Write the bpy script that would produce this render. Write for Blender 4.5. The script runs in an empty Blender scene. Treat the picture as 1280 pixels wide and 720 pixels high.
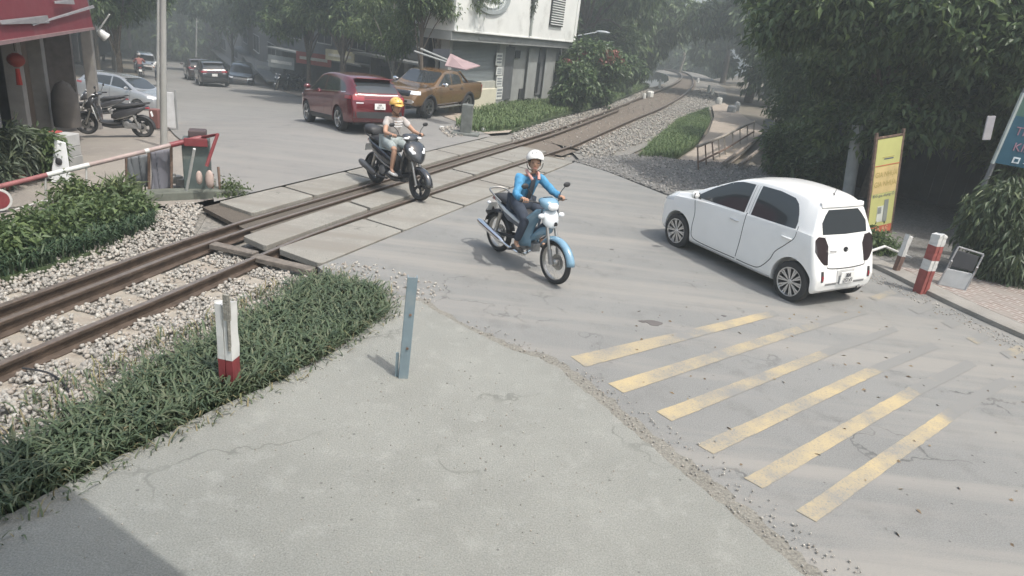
import bpy, bmesh, math, random
import numpy as np
from mathutils import Vector, Matrix
from mathutils.bvhtree import BVHTree
random.seed(7); RNG = np.random.default_rng(11)
R = math.radians
scene = bpy.context.scene
COL = scene.collection
# ------------------------------------------------------------------ camera
FPX, PITCH, ROLL, CAMH = 840.0, R(20.9), R(6.5), 3.03
fw = Vector((0, math.cos(PITCH), -math.sin(PITCH)))
_r = Vector((1, 0, 0)); _u = _r.cross(fw)
cr = math.cos(ROLL)*_r + math.sin(ROLL)*_u
cu = -math.sin(ROLL)*_r + math.cos(ROLL)*_u
CAMP = Vector((0, 0, CAMH))
cam_d = bpy.data.cameras.new('camera'); cam = bpy.data.objects.new('camera', cam_d); COL.objects.link(cam)
cam_d.sensor_width = 36; cam_d.lens = FPX/1280*36; cam_d.clip_start = 0.05; cam_d.clip_end = 2000
M3 = Matrix((cr, cu, -fw)).transposed()
cam.matrix_world = Matrix.Translation(CAMP) @ M3.to_4x4()
scene.camera = cam
# ------------------------------------------------------------------ sky, sun, exposure
SUN_EL = R(63); SUN_H = Vector((0.80, -0.60, 0)).normalized()      # horizontal direction towards the sun
sdir = Vector((SUN_H.x*math.cos(SUN_EL), SUN_H.y*math.cos(SUN_EL), math.sin(SUN_EL)))
w = bpy.data.worlds.new('World'); scene.world = w; w.use_nodes = True
nt = w.node_tree; bg = nt.nodes['Background']
sky = nt.nodes.new('ShaderNodeTexSky'); sky.sky_type = 'NISHITA'; sky.sun_disc = False
sky.sun_elevation = SUN_EL; sky.sun_rotation = math.atan2(SUN_H.x, SUN_H.y)
sky.air_density = 1.5; sky.dust_density = 5.0; sky.ozone_density = 1.0
nt.links.new(sky.outputs[0], bg.inputs[0]); bg.inputs[1].default_value = 0.15
sl = bpy.data.lights.new('sun', 'SUN'); sl.energy = 2.7; sl.angle = R(0.6); sl.color = (1.0, 0.975, 0.93)
so = bpy.data.objects.new('sun', sl); COL.objects.link(so); so.rotation_euler = sdir.to_track_quat('Z', 'Y').to_euler()
vs = scene.view_settings; vs.view_transform = 'Standard'; vs.look = 'None'; vs.gamma = 1; vs.exposure = 0.76
# ------------------------------------------------------------------ terrain
C0 = np.array([-3.24, 8.58]); TD = np.array([math.cos(R(69)), math.sin(R(69))]); TN = np.array([-TD[1], TD[0]])
def sv(x, y): q = np.array([x, y])-C0; return float(q@TD), float(q@TN)
def W(s, v):  q = C0+s*TD+v*TN; return float(q[0]), float(q[1])
SU = np.array([-0.515, 0.857]); SN = np.array([-0.857, -0.515])    # street heading and its left side
def smooth(a, b, x): t = min(1, max(0, (x-a)/(b-a))); return t*t*(3-2*t)
def terr(x, y):
    v = (x-C0[0])*TN[0]+(y-C0[1])*TN[1]; u = x*SU[0]+y*SU[1]
    k = u-18.5; k = 0 if k < -1.5 else ((k+1.5)**2/6 if k < 1.5 else k)
    z = -0.0625*min(k, 160)*smooth(6, 14, v)
    return z-0.09*min(7, max(0, v-5.5))
def ray(px, py): return (fw*FPX+cr*(px-640)-cu*(py-360)).normalized()
def G(px, py, z=0.0):
    d = ray(px, py); t = (z-CAMH)/d.z; return CAMP+d*t
def T(px, py, dz=0.0):
    d = ray(px, py); t = 1.0
    while t < 400:
        p = CAMP+d*t
        if p.z <= terr(p.x, p.y)+dz: break
        t += 0.05 if t < 30 else .3
    return CAMP+d*t
def AY(px, py, Y):
    d = ray(px, py); return CAMP+d*(Y/d.y)
# ------------------------------------------------------------------ materials
MATS = {}
def _n(nt, t, **k):
    n = nt.nodes.new(t)
    for a, b in k.items(): setattr(n, a, b)
    return n
def mat(name, col, rough=.6, metal=0., var=.12, scale=6., bump=0., bscale=60., dirt=None, dscale=1.5, coat=0., spec=.5, trans=0., island=None, emit=None):
    if name in MATS: return MATS[name]
    m = bpy.data.materials.new(name); m.use_nodes = True; nt = m.node_tree; L = nt.links
    b = nt.nodes['Principled BSDF']
    b.inputs['Roughness'].default_value = rough; b.inputs['Metallic'].default_value = metal
    b.inputs['Specular IOR Level'].default_value = spec
    if coat: b.inputs['Coat Weight'].default_value = coat; b.inputs['Coat Roughness'].default_value = .08
    tc = _n(nt, 'ShaderNodeTexCoord')
    no = _n(nt, 'ShaderNodeTexNoise'); no.inputs['Scale'].default_value = scale; no.inputs['Detail'].default_value = 6
    L.new(tc.outputs['Object'], no.inputs['Vector'])
    rp = _n(nt, 'ShaderNodeValToRGB'); rp.color_ramp.elements[0].position = .3; rp.color_ramp.elements[1].position = .7
    c = np.array(col[:3]); lo = np.clip(c*(1-var), 0, 1); hi = np.clip(c*(1+var), 0, 1)
    rp.color_ramp.elements[0].color = (*lo, 1); rp.color_ramp.elements[1].color = (*hi, 1)
    L.new(no.outputs['Fac'], rp.inputs['Fac']); out = rp.outputs['Color']
    if island:
        gi = _n(nt, 'ShaderNodeNewGeometry'); r2 = _n(nt, 'ShaderNodeValToRGB'); cr_ = r2.color_ramp
        cr_.elements[0].color = (*island[0], 1); cr_.elements[1].color = (*island[-1], 1)
        for i, cc in enumerate(island[1:-1]):
            e = cr_.elements.new((i+1)/(len(island)-1)); e.color = (*cc, 1)
        L.new(gi.outputs['Random Per Island'], r2.inputs['Fac'])
        mx = _n(nt, 'ShaderNodeMix', data_type='RGBA'); mx.inputs[0].default_value = .75
        L.new(out, mx.inputs[6]); L.new(r2.outputs['Color'], mx.inputs[7]); out = mx.outputs[2]
    if dirt:
        n2 = _n(nt, 'ShaderNodeTexNoise'); n2.inputs['Scale'].default_value = dscale; n2.inputs['Detail'].default_value = 8; n2.inputs['Roughness'].default_value = .65
        L.new(tc.outputs['Object'], n2.inputs['Vector'])
        mr = _n(nt, 'ShaderNodeMapRange'); mr.inputs[1].default_value = dirt[2] if len(dirt) > 2 else .5; mr.inputs[2].default_value = (dirt[2] if len(dirt) > 2 else .5)+.18; mr.inputs[4].default_value = dirt[1]
        L.new(n2.outputs['Fac'], mr.inputs[0])
        mx = _n(nt, 'ShaderNodeMix', data_type='RGBA'); L.new(mr.outputs[0], mx.inputs[0]); L.new(out, mx.inputs[6]); mx.inputs[7].default_value = (*dirt[0], 1); out = mx.outputs[2]
    L.new(out, b.inputs['Base Color'])
    if bump:
        n3 = _n(nt, 'ShaderNodeTexNoise'); n3.inputs['Scale'].default_value = bscale; n3.inputs['Detail'].default_value = 5
        L.new(tc.outputs['Object'], n3.inputs['Vector'])
        bp = _n(nt, 'ShaderNodeBump'); bp.inputs['Strength'].default_value = min(1, bump); bp.inputs['Distance'].default_value = .02
        L.new(n3.outputs['Fac'], bp.inputs['Height']); L.new(bp.outputs[0], b.inputs['Normal'])
    if trans:
        tr = _n(nt, 'ShaderNodeBsdfTranslucent'); L.new(out, tr.inputs['Color'])
        ms = _n(nt, 'ShaderNodeMixShader'); ms.inputs[0].default_value = trans
        o = nt.nodes['Material Output']; L.new(b.outputs[0], ms.inputs[1]); L.new(tr.outputs[0], ms.inputs[2]); L.new(ms.outputs[0], o.inputs['Surface'])
    if emit: b.inputs['Emission Color'].default_value = (*emit[0], 1); b.inputs['Emission Strength'].default_value = emit[1]
    MATS[name] = m; return m
# ------------------------------------------------------------------ object helpers
def tag(o, label=None, cat=None, group=None, kind=None):
    if label: o['label'] = label
    if cat: o['category'] = cat
    if group: o['group'] = group
    if kind: o['kind'] = kind
    return o
def thing(name, label, cat, loc=(0, 0, 0), rz=0, group=None, tilt=None):
    o = bpy.data.objects.new(name, None); COL.objects.link(o); o.empty_display_size = .2
    o.location = loc; o.rotation_euler = (tilt[0] if tilt else 0, tilt[1] if tilt else 0, rz)
    return tag(o, label, cat, group)
def dup(root, loc=None, rz=None, label=None, group=None, scale=None):
    def cp(o, par):
        c = o.copy(); COL.objects.link(c)
        if par: c.parent = par
        for ch in [x for x in list(COL.objects) if x.parent == o]: cp(ch, c)
        return c
    r = cp(root, None)
    if loc is not None: r.location = loc
    if rz is not None: r.rotation_euler.z = rz
    if label: r['label'] = label
    if group: r['group'] = group
    if scale: r.scale = (scale,)*3 if not hasattr(scale, '__len__') else scale
    return r
class MB:
    def __init__(s): s.v = []; s.f = []; s.m = []; s.cm = 0
    def add(s, vs, fs, mi=None):
        o = len(s.v); s.v += [tuple(x) for x in vs]; s.f += [tuple(i+o for i in f) for f in fs]; s.m += [s.cm if mi is None else mi]*len(fs); return s
    def box(s, c, d, rz=0, rot=None, mi=None):
        hx, hy, hz = d[0]/2, d[1]/2, d[2]/2
        q = [Vector((x, y, z)) for z in (-hz, hz) for y in (-hy, hy) for x in (-hx, hx)]
        m = rot if rot is not None else Matrix.Rotation(rz, 3, 'Z')
        return s.add([m@a+Vector(c) for a in q], [(0, 2, 3, 1), (4, 5, 7, 6), (0, 1, 5, 4), (2, 6, 7, 3), (0, 4, 6, 2), (1, 3, 7, 5)], mi)
    def bar(s, a, b, w, h, mi=None):
        a = Vector(a); b = Vector(b); d = b-a; q = d.to_track_quat('X', 'Z').to_matrix()
        return s.box((a+b)/2, (d.length, w, h), rot=q, mi=mi)
    def tube(s, pts, r, n=8, cap=True, mi=None):
        pts = [Vector(p) for p in pts]; k = len(pts); rs = r if hasattr(r, '__len__') else [r]*k
        vs = []; up = None
        for i, p in enumerate(pts):
            t = (pts[min(i+1, k-1)]-pts[max(i-1, 0)]).normalized()
            if up is None: up = Vector((0, 0, 1)) if abs(t.z) < .9 else Vector((1, 0, 0))
            a = t.cross(up); a = a.normalized() if a.length > 1e-6 else Vector((1, 0, 0)); b = a.cross(t).normalized(); up = b
            for j in range(n):
                an = 2*math.pi*j/n; vs.append(p+(a*math.cos(an)+b*math.sin(an))*rs[i])
        fs = [(i*n+j, i*n+(j+1) % n, (i+1)*n+(j+1) % n, (i+1)*n+j) for i in range(k-1) for j in range(n)]
        if cap: fs += [tuple(range(n))[::-1], tuple((k-1)*n+j for j in range(n))]
        return s.add(vs, fs, mi)
    def lathe(s, prof, c=(0, 0, 0), axis='Z', n=24, mi=None, close=False, cap=True):
        vs = []; c = Vector(c)
        for (r, h) in prof:
            for j in range(n):
                a = 2*math.pi*j/n; x, y = r*math.cos(a), r*math.sin(a)
                vs.append(c+(Vector((x, y, h)) if axis == 'Z' else Vector((x, h, y)) if axis == 'Y' else Vector((h, x, y))))
        k = len(prof); fs = [(i*n+j, i*n+(j+1) % n, ((i+1) % k)*n+(j+1) % n, ((i+1) % k)*n+j) for i in range(k if close else k-1) for j in range(n)]
        if not close and cap:
            if prof[0][0] > 1e-5: fs.append(tuple(range(n))[::-1])
            if prof[-1][0] > 1e-5: fs.append(tuple((k-1)*n+j for j in range(n)))
        return s.add(vs, fs, mi)
    def ell(s, c, r, n=16, m=10, rot=None, mi=None):
        vs = []; c = Vector(c)
        for i in range(m+1):
            t = math.pi*i/m
            for j in range(n):
                a = 2*math.pi*j/n; q = Vector((r[0]*math.sin(t)*math.cos(a), r[1]*math.sin(t)*math.sin(a), r[2]*math.cos(t)))
                if rot is not None: q = rot@q
                vs.append(c+q)
        fs = [(i*n+j, (i+1)*n+j, (i+1)*n+(j+1) % n, i*n+(j+1) % n) for i in range(m) for j in range(n)]
        return s.add(vs, fs, mi)
    def prism(s, poly, z0, z1, mi=None):
        n = len(poly); vs = [(p[0], p[1], z0) for p in poly]+[(p[0], p[1], z1) for p in poly]
        return s.add(vs, [tuple(range(n))[::-1], tuple(range(n, 2*n))]+[(i, (i+1) % n, n+(i+1) % n, n+i) for i in range(n)], mi)
    def slab(s, pts, d, mi=None):      # polygon of 3-D points thickened by vector d
        n = len(pts); d = Vector(d); vs = [Vector(p) for p in pts]+[Vector(p)+d for p in pts]
        return s.add(vs, [tuple(range(n))[::-1], tuple(range(n, 2*n))]+[(i, (i+1) % n, n+(i+1) % n, n+i) for i in range(n)], mi)
    def grid(s, P, mi=None, closeu=False):
        a = len(P); b = len(P[0]); vs = [q for row in P for q in row]
        fs = [(i*b+j, i*b+j+1, ((i+1) % a)*b+j+1, ((i+1) % a)*b+j) for i in range(a if closeu else a-1) for j in range(b-1)]
        return s.add(vs, fs, mi)
    def build(s, name, mats, parent=None, smooth=False, bevel=0, recalc=True, sharp=40, bseg=2):
        me = bpy.data.meshes.new(name); me.from_pydata([tuple(v) for v in s.v], [], s.f)
        if not isinstance(mats, (list, tuple)): mats = [mats]
        for m in mats: me.materials.append(m)
        if len(mats) > 1: me.polygons.foreach_set('material_index', s.m)
        if recalc:
            bm = bmesh.new(); bm.from_mesh(me); bmesh.ops.recalc_face_normals(bm, faces=bm.faces); bm.to_mesh(me); bm.free()
        if smooth:
            me.polygons.foreach_set('use_smooth', [True]*len(me.polygons)); me.set_sharp_from_angle(angle=R(sharp))
        o = bpy.data.objects.new(name, me); COL.objects.link(o)
        if parent is not None: o.parent = parent
        if bevel:
            b = o.modifiers.new('bevel', 'BEVEL'); b.width = bevel; b.segments = bseg; b.limit_method = 'ANGLE'; b.angle_limit = R(35)
        return o
def big_mesh(name, V, F, m, parent=None, smooth=False):
    """V (n,3) float, F (k,3|4) int, numpy"""
    me = bpy.data.meshes.new(name); V = np.asarray(V, dtype=np.float32); F = np.asarray(F, dtype=np.int32); k = F.shape[1]
    me.vertices.add(len(V)); me.vertices.foreach_set('co', V.ravel())
    me.loops.add(F.size); me.loops.foreach_set('vertex_index', F.ravel())
    me.polygons.add(len(F)); me.polygons.foreach_set('loop_start', np.arange(0, F.size, k, dtype=np.int32))
    if smooth: me.polygons.foreach_set('use_smooth', np.ones(len(F), dtype=bool))
    me.update(calc_edges=True); me.materials.append(m)
    o = bpy.data.objects.new(name, me); COL.objects.link(o)
    if parent is not None: o.parent = parent
    return o
def catmull(P, n):
    P = [np.array(p, float) for p in P]; out = []
    Q = [2*P[0]-P[1]]+P+[2*P[-1]-P[-2]]
    for i in range(1, len(Q)-2):
        for j in range(n):
            t = j/n; out.append(.5*((2*Q[i])+(-Q[i-1]+Q[i+1])*t+(2*Q[i-1]-5*Q[i]+4*Q[i+1]-Q[i+2])*t*t+(-Q[i-1]+3*Q[i]-3*Q[i+1]+Q[i+2])*t**3))
    out.append(P[-1]); return out
def text_obj(name, s, size, m, parent, loc, rot, extrude=.002, align='CENTER', sx=1.0):
    cu_ = bpy.data.curves.new(name, 'FONT'); cu_.body = s; cu_.size = size; cu_.extrude = extrude; cu_.align_x = align; cu_.align_y = 'CENTER'
    o = bpy.data.objects.new(name, cu_); COL.objects.link(o); dg = bpy.context.evaluated_depsgraph_get()
    me = bpy.data.meshes.new_from_object(o.evaluated_get(dg)); me.name = name; COL.objects.unlink(o); bpy.data.objects.remove(o)
    me.materials.clear(); me.materials.append(m)
    o = bpy.data.objects.new(name, me); COL.objects.link(o); o.parent = parent; o.location = loc; o.rotation_euler = rot; o.scale = (sx, 1, 1)
    return o
# ------------------------------------------------------------------ leaves
def rand_unit(n):
    v = RNG.normal(size=(n, 3)); return v/np.linalg.norm(v, axis=1)[:, None]
def leaves(P, D, L, Wd, fold=.25):
    """diamond leaves at P with direction D (n,3), length L (n), width Wd (n): two faces folded along the rib"""
    n = len(P); up = rand_unit(n)*.7+np.array([0, 0, 1.]); S = np.cross(D, up); S /= (np.linalg.norm(S, axis=1)[:, None]+1e-9); N = np.cross(S, D)
    L = L[:, None]; Wd = Wd[:, None]
    a = P; b = P+D*L*.45+S*Wd*.5+N*Wd*fold; c = P+D*L-np.array([0, 0, 1])*L*.18; d = P+D*L*.45-S*Wd*.5+N*Wd*fold
    V = np.stack([a, b, c, d], 1).reshape(-1, 3); i = np.arange(n)[:, None]*4
    F = np.concatenate([i+np.array([[0, 1, 2]]), i+np.array([[0, 2, 3]])], 1).reshape(-1, 3)
    return V, F
def in_clumps(clumps, n, shell=.55):
    """clumps: list of (cx,cy,cz,rx,ry,rz)"""
    C = np.array(clumps, float); w_ = (C[:, 3]*C[:, 4]*C[:, 5])**(2/3); idx = RNG.choice(len(C), n, p=w_/w_.sum())
    u = rand_unit(n); r = (shell+(1-shell)*RNG.random(n))[:, None]; return C[idx, :3]+u*r*C[idx, 3:], u
def foliage(name, clumps, twigs, per, L, Wd, m, parent=None, droop=.5, spread=.25, zmin=None, shell=.5):
    P, U = in_clumps(clumps, twigs, shell)
    if zmin is not None: k = P[:, 2] > zmin; P = P[k]; U = U[k]
    n = len(P); P = np.repeat(P, per, 0)+RNG.normal(size=(n*per, 3))*spread*.35; U = np.repeat(U, per, 0)
    D = U*.5+rand_unit(n*per)*.9; D[:, 2] -= droop*1.6; D /= np.linalg.norm(D, axis=1)[:, None]
    l = L*(.65+.7*RNG.random(n*per)); V, F = leaves(P, D, l, Wd*(.7+.6*RNG.random(n*per)))
    return big_mesh(name, V, F, m, parent)
def clumps_in(c, r, n, cr_, flat=.75):
    out = []
    for i in range(n):
        u = rand_unit(1)[0]; t = .35+.6*random.random()**.6; k = cr_*(.6+.8*random.random())
        out.append((c[0]+u[0]*r[0]*t, c[1]+u[1]*r[1]*t, c[2]+u[2]*r[2]*t, k, k, k*flat))
    return out
def leafmat(name, c, trans=.3, rough=.45):
    c = np.array(c); return mat(name, c, rough=rough, var=.3, scale=.8, island=[tuple(c*.55), tuple(c), tuple(c*1.25), tuple(c*np.array([1.9, 1.7, 1.3]))], trans=trans, spec=.4)
def limb_tree(name, base, trunk_pts, limbs, m, parent):
    mb = MB(); mb.tube(*trunk_pts, n=10)
    for pts, rr in limbs: mb.tube(pts, rr, n=6)
    return mb.build('trunk', m, parent, smooth=True)
def tree(name, label, x, y, h, crown_r, ncl, clr, twigs, per, L, Wd, lm, tm, cz=None, group=None, droop=.4, trunk_r=.18, lean=(0, 0), zmin=None, flat=.8, z0=None, rz_=None, shell=.5):
    z0 = terr(x, y) if z0 is None else z0
    t = thing(name, label, 'tree', (x, y, z0), 0, group)
    cz = h*.68 if cz is None else cz; rz_ = h*.32 if rz_ is None else rz_
    cl = clumps_in((lean[0], lean[1], cz), (crown_r, crown_r, rz_), ncl, clr, flat)
    mb = MB(); top = (lean[0]*.8, lean[1]*.8, cz*.85)
    pts = [(0, 0, -.1), (lean[0]*.15+.05, lean[1]*.15, cz*.3), (lean[0]*.45-.05, lean[1]*.45+.04, cz*.6), top]
    mb.tube(catmull(pts, 4), [trunk_r*(1.15-.75*i/12) for i in range(13)], n=10)
    for c in cl[:14]:
        f = .35+.5*random.random(); a = np.array([lean[0]*f*.8, lean[1]*f*.8, cz*.85*f]); b = np.array(c[:3]); mid = (a+b)/2+np.array([0, 0, .15*crown_r])
        mb.tube(catmull([a, mid, b], 3), [trunk_r*.4*(1-.13*i) for i in range(7)], n=5)
    mb.build('trunk', tm, t, smooth=True)
    foliage('crown', cl, twigs, per, L, Wd, lm, t, droop=droop, zmin=zmin, shell=shell)
    return t
# ================================================================== SETTING
def ground_mat(name, c1, c2, c3, sc=.6, speck=.5, bump=.5, rough=.9, crack=0.0, streak=None, fine=90):
    m = bpy.data.materials.new(name); m.use_nodes = True; nt = m.node_tree; L = nt.links; b = nt.nodes['Principled BSDF']
    b.inputs['Roughness'].default_value = rough; b.inputs['Specular IOR Level'].default_value = .3
    tc = _n(nt, 'ShaderNodeTexCoord')
    def noise(s, d=8, r=.6, vec=None):
        n = _n(nt, 'ShaderNodeTexNoise'); n.inputs['Scale'].default_value = s; n.inputs['Detail'].default_value = d; n.inputs['Roughness'].default_value = r
        L.new(vec or tc.outputs['Object'], n.inputs['Vector']); return n.outputs['Fac']
    def ramp(f, a, b_, ca=(0, 0, 0), cb=(1, 1, 1)):
        r = _n(nt, 'ShaderNodeValToRGB'); r.color_ramp.elements[0].position = a; r.color_ramp.elements[1].position = b_
        r.color_ramp.elements[0].color = (*ca, 1); r.color_ramp.elements[1].color = (*cb, 1); L.new(f, r.inputs['Fac']); return r.outputs['Color']
    def mix(f, a, b_, t='MIX'):
        x = _n(nt, 'ShaderNodeMix', data_type='RGBA', blend_type=t)
        if isinstance(f, float): x.inputs[0].default_value = f
        else: L.new(f, x.inputs[0])
        for i, q in ((6, a), (7, b_)):
            if isinstance(q, tuple): x.inputs[i].default_value = (*q, 1)
            else: L.new(q, x.inputs[i])
        return x.outputs[2]
    base = mix(ramp(noise(sc, 9, .62), .38, .62), c1, c2)
    base = mix(ramp(noise(sc*3.7+1, 8, .7), .52, .68), base, c3)
    g = np.array(c1)
    base = mix(speck, base, ramp(noise(fine, 3, .7), .32, .68, tuple(g*.45), tuple(np.clip(g*1.6, 0, 1))), 'MIX') if speck else base
    # fine dark debris specks
    v = _n(nt, 'ShaderNodeTexVoronoi'); v.inputs['Scale'].default_value = 5.5; v.inputs['Randomness'].default_value = 1; L.new(tc.outputs['Object'], v.inputs['Vector'])
    base = mix(ramp(v.outputs['Distance'], .045, .075, (1, 1, 1), (0, 0, 0)), base, tuple(np.array(c3)*.45))
    if crack:
        v2 = _n(nt, 'ShaderNodeTexVoronoi', feature='DISTANCE_TO_EDGE'); v2.inputs['Scale'].default_value = .55
        wv = _n(nt, 'ShaderNodeVectorMath', operation='ADD'); nn = _n(nt, 'ShaderNodeTexNoise'); nn.inputs['Scale'].default_value = 2.2; nn.inputs['Detail'].default_value = 8
        L.new(tc.outputs['Object'], nn.inputs['Vector']); L.new(tc.outputs['Object'], wv.inputs[0]); L.new(nn.outputs['Color'], wv.inputs[1]); L.new(wv.outputs[0], v2.inputs['Vector'])
        cm = mix(ramp(v2.outputs['Distance'], .004, .012, (1, 1, 1), (0, 0, 0)), (0., 0., 0.), ramp(noise(.9, 3), .5, .6))
        base = mix(cm, base, tuple(np.array(c1)*crack), 'MIX')
    if streak:
        mp = _n(nt, 'ShaderNodeMapping'); mp.inputs['Rotation'].default_value = (0, 0, -streak[0]); mp.inputs['Scale'].default_value = (.12, 1.6, 1)
        L.new(tc.outputs['Object'], mp.inputs['Vector'])
        base = mix(ramp(noise(1.2, 6, .6, mp.outputs[0]), .47, .63), base, streak[1])
    L.new(base, b.inputs['Base Color'])
    bp = _n(nt, 'ShaderNodeBump'); bp.inputs['Strength'].default_value = bump; bp.inputs['Distance'].default_value = .012
    L.new(noise(fine*.8, 6, .7), bp.inputs['Height']); L.new(bp.outputs[0], b.inputs['Normal'])
    return m
M_ground = ground_mat('soil', (.17, .15, .12), (.12, .11, .09), (.22, .2, .16), speck=.5)
M_road = ground_mat('road surface', (.190, .190, .181), (.232, .231, .220), (.155, .153, .145), sc=.35, speck=.42, bump=.45, crack=.6, streak=(R(121), (.25, .24, .22)))
M_road2 = ground_mat('far road surface', (.20, .195, .185), (.235, .23, .215), (.17, .165, .16), sc=.35, speck=.25, bump=.3, streak=(R(121), (.235, .225, .21)))
M_apron = ground_mat('old concrete', (.250, .252, .228), (.200, .201, .182), (.298, .298, .272), sc=1.0, speck=.46, bump=.8, crack=.7)
M_slab = ground_mat('slab concrete', (.26, .25, .222), (.205, .195, .172), (.31, .30, .265), sc=1.3, speck=.42, bump=.6, crack=.6, streak=(R(121), (.215, .20, .175)))
M_bed = ground_mat('track bed', (.11, .095, .078), (.085, .073, .06), (.15, .13, .105), speck=.6, bump=1, fine=45)
M_ballast = ground_mat('ballast bed', (.20, .19, .17), (.15, .14, .125), (.27, .255, .23), sc=3, speck=.75, bump=1, fine=22)
M_shadegrav = ground_mat('shade toned gravel', (.16, .155, .145), (.12, .115, .105), (.23, .22, .20), sc=2, speck=.7, bump=1, fine=26)  # tree shade is put into this darker gravel colour
M_path = ground_mat('dirt path', (.34, .29, .24), (.27, .235, .19), (.38, .33, .28), sc=1.2, speck=.35)
M_fore = ground_mat('forecourt', (.27, .245, .215), (.22, .20, .18), (.31, .285, .25), sc=.7, speck=.3)
M_grassbed = ground_mat('grass soil', (.055, .08, .035), (.07, .09, .045), (.11, .105, .07), sc=2, speck=.5)

def strip(name, Lp, Rp, dz, m, nu=6, nv=8, thick=0, jit=0):
    Lc = catmull(Lp, nu); Rc = catmull(Rp, nu); P = []
    for a, b in zip(Lc, Rc):
        row = []
        for j in range(nv+1):
            t = j/nv; q = a*(1-t)+b*t; row.append((q[0], q[1], terr(q[0], q[1])+dz))
        P.append(row)
    mb = MB(); mb.grid(P); return tag(mb.build(name, m, smooth=True), kind='structure')
def poly(name, pts, z, m, th=.2, jit=0, sub=6):
    if jit:
        out = []
        for i, p in enumerate(pts):
            q = pts[(i+1) % len(pts)]; L_ = math.hypot(q[0]-p[0], q[1]-p[1]); k = max(1, int(L_/.06)) if L_ < 4 else 1
            for j in range(k):
                t = j/k; f = 1 if L_ < 4 else 0
                out.append((p[0]+(q[0]-p[0])*t+random.uniform(-jit, jit)*f, p[1]+(q[1]-p[1])*t+random.uniform(-jit, jit)*f))
        pts = out
    mb = MB(); mb.prism(pts, z-th, z); o = mb.build(name, m)
    bm = bmesh.new(); bm.from_mesh(o.data); bmesh.ops.triangulate(bm, faces=[f for f in bm.faces if len(f.verts) > 4]); bm.to_mesh(o.data); bm.free()
    return tag(o, kind='structure')

# ground sheet to the horizon (denser near the camera)
def axis_pts(a, b, n, p=2.2): return [math.copysign(abs(t)**p, t)*(b if t > 0 else -a) for t in np.linspace(-1, 1, n)]
gx = axis_pts(-420, 420, 110); gy = [-40+ (t**2.0)*560 for t in np.linspace(0, 1, 110)]
mb = MB(); mb.grid([[(x, y, terr(x, y)-.22) for x in gx] for y in gy]); tag(mb.build('ground', M_ground, smooth=True), kind='structure')

poly('soil', [W(10.2, -.9), (2.0, 15), (4, 12), (5, 8), (30, 8), (45, 30), (45, 90), (25, 90), (19, 70), W(32, -1.2), W(22, -1.2), W(14, -1.3)], -.15, M_ground, th=.05)
# near road (the crossing road towards the camera) and worn concrete forecourt
kerbL = [(5.75, 11.2), (6.02, 10.39), (6.28, 9.28), (6.68, 8.16), (7.25, 6.9), (8.1, 5.5), (9.4, 3.9), (12.5, 1.0)]
Dv = -.97
poly('road', [W(-.35, Dv), W(3, Dv), W(6.5, Dv-.02), W(10.05, Dv-.0), (2.04, 16.75), (3.11, 14.78), (4.4, 12.9)]+kerbL+[(14, -8), (-1.5, -8), (-2.0, 3.0), (-1.9, 5.0), (-1.6, 6.4), (-2.2, 7.6)], 0.0, M_road)
apr = [(-1.32, 6.9), (-1.2, 7.12), (-1.02, 7.12), (-.86, 6.92), (-.66, 6.75), (-.3, 6.42), (.07, 6.13), (.33, 6.02), (.56, 5.83), (.74, 5.5), (.96, 5.17), (1.2, 4.75), (1.45, 4.39), (1.75, 3.9), (2.03, 3.42), (2.5, 2.7), (3.1, 1.6), (5, -6), (-6, -6), (-4.2, -1), (-3.5, 1.4), (-2.95, 2.95), (-2.66, 3.54), (-2.4, 4.1), (-2.1, 4.69), (-1.85, 5.1), (-1.66, 5.44), (-1.5, 6.0), (-1.42, 6.5)]
poly('concrete_forecourt', apr, 0.022, M_apron, th=.2, jit=.014)
# weathered rim where the forecourt breaks up over the asphalt
M_rim = ground_mat('broken rim', (.19, .18, .155), (.25, .24, .21), (.14, .135, .12), sc=4, speck=.6, bump=1, fine=50)
rim = [(-1.25, 7.3), (-.95, 7.22), (-.78, 7.0), (-.5, 6.72), (-.1, 6.42), (.2, 6.22), (.5, 6.1), (.72, 5.86), (.95, 5.5), (1.14, 5.2), (1.4, 4.78), (1.62, 4.45), (1.95, 3.9), (2.2, 3.45), (2.7, 2.7), (2.3, 2.7), (1.8, 3.5), (1.3, 4.3), (.8, 5.2), (.4, 5.8), (-.3, 6.3), (-.8, 6.8), (-1.2, 7.0)]
poly('road.rim', rim, 0.004, M_rim, th=.05, jit=.03).name = 'road_edge'
# far road and street
Lp = [(-4.85, 10.25), (-5.7, 11.9), (-7.0, 14.0), (-8.6, 16.3)]; Rp = [(-1.15, 20.45), (-1.2, 20.6), (-1.3, 20.8), (-1.5, 21.1)]
for t in (4.5, 9, 15, 22, 30, 40, 55, 75, 100, 140, 200):
    b_ = 0 if t < 30 else (t-30)*.05
    Lp.append((-8.6+SU[0]*t+b_*.4, 16.3+SU[1]*t)); Rp.append((-1.5+SU[0]*t+b_*.4, 21.1+SU[1]*t))
strip('street', Lp, Rp, 0.0, M_road2, 8, 12)
# paved shop side on the left, pavement on the right of the street
strip('forecourt', [(-13, 3), (-15, 8), (-17, 13), (-19, 18), (-25, 28), (-35, 45), (-55, 80)], [W(-9, 2.75), W(-3, 2.85), W(-.6, 2.9), (-5.0, 11.0), (-7.6, 16.0), (-11.5, 22.8), (-20.5, 37.8), (-39, 68)], -.03, M_fore, 6, 10)
strip('pavement', [(-1.3, 20.9), (-3.6, 24.8), (-8.1, 32.3), (-14.5, 43), (-22, 55.5), (-40, 86)], [W(13.2, 2.3), W(20, 4.2), (-1.5, 42), (-5, 52), (-12, 64), (-30, 95)], -.012, M_path, 6, 8)
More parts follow.
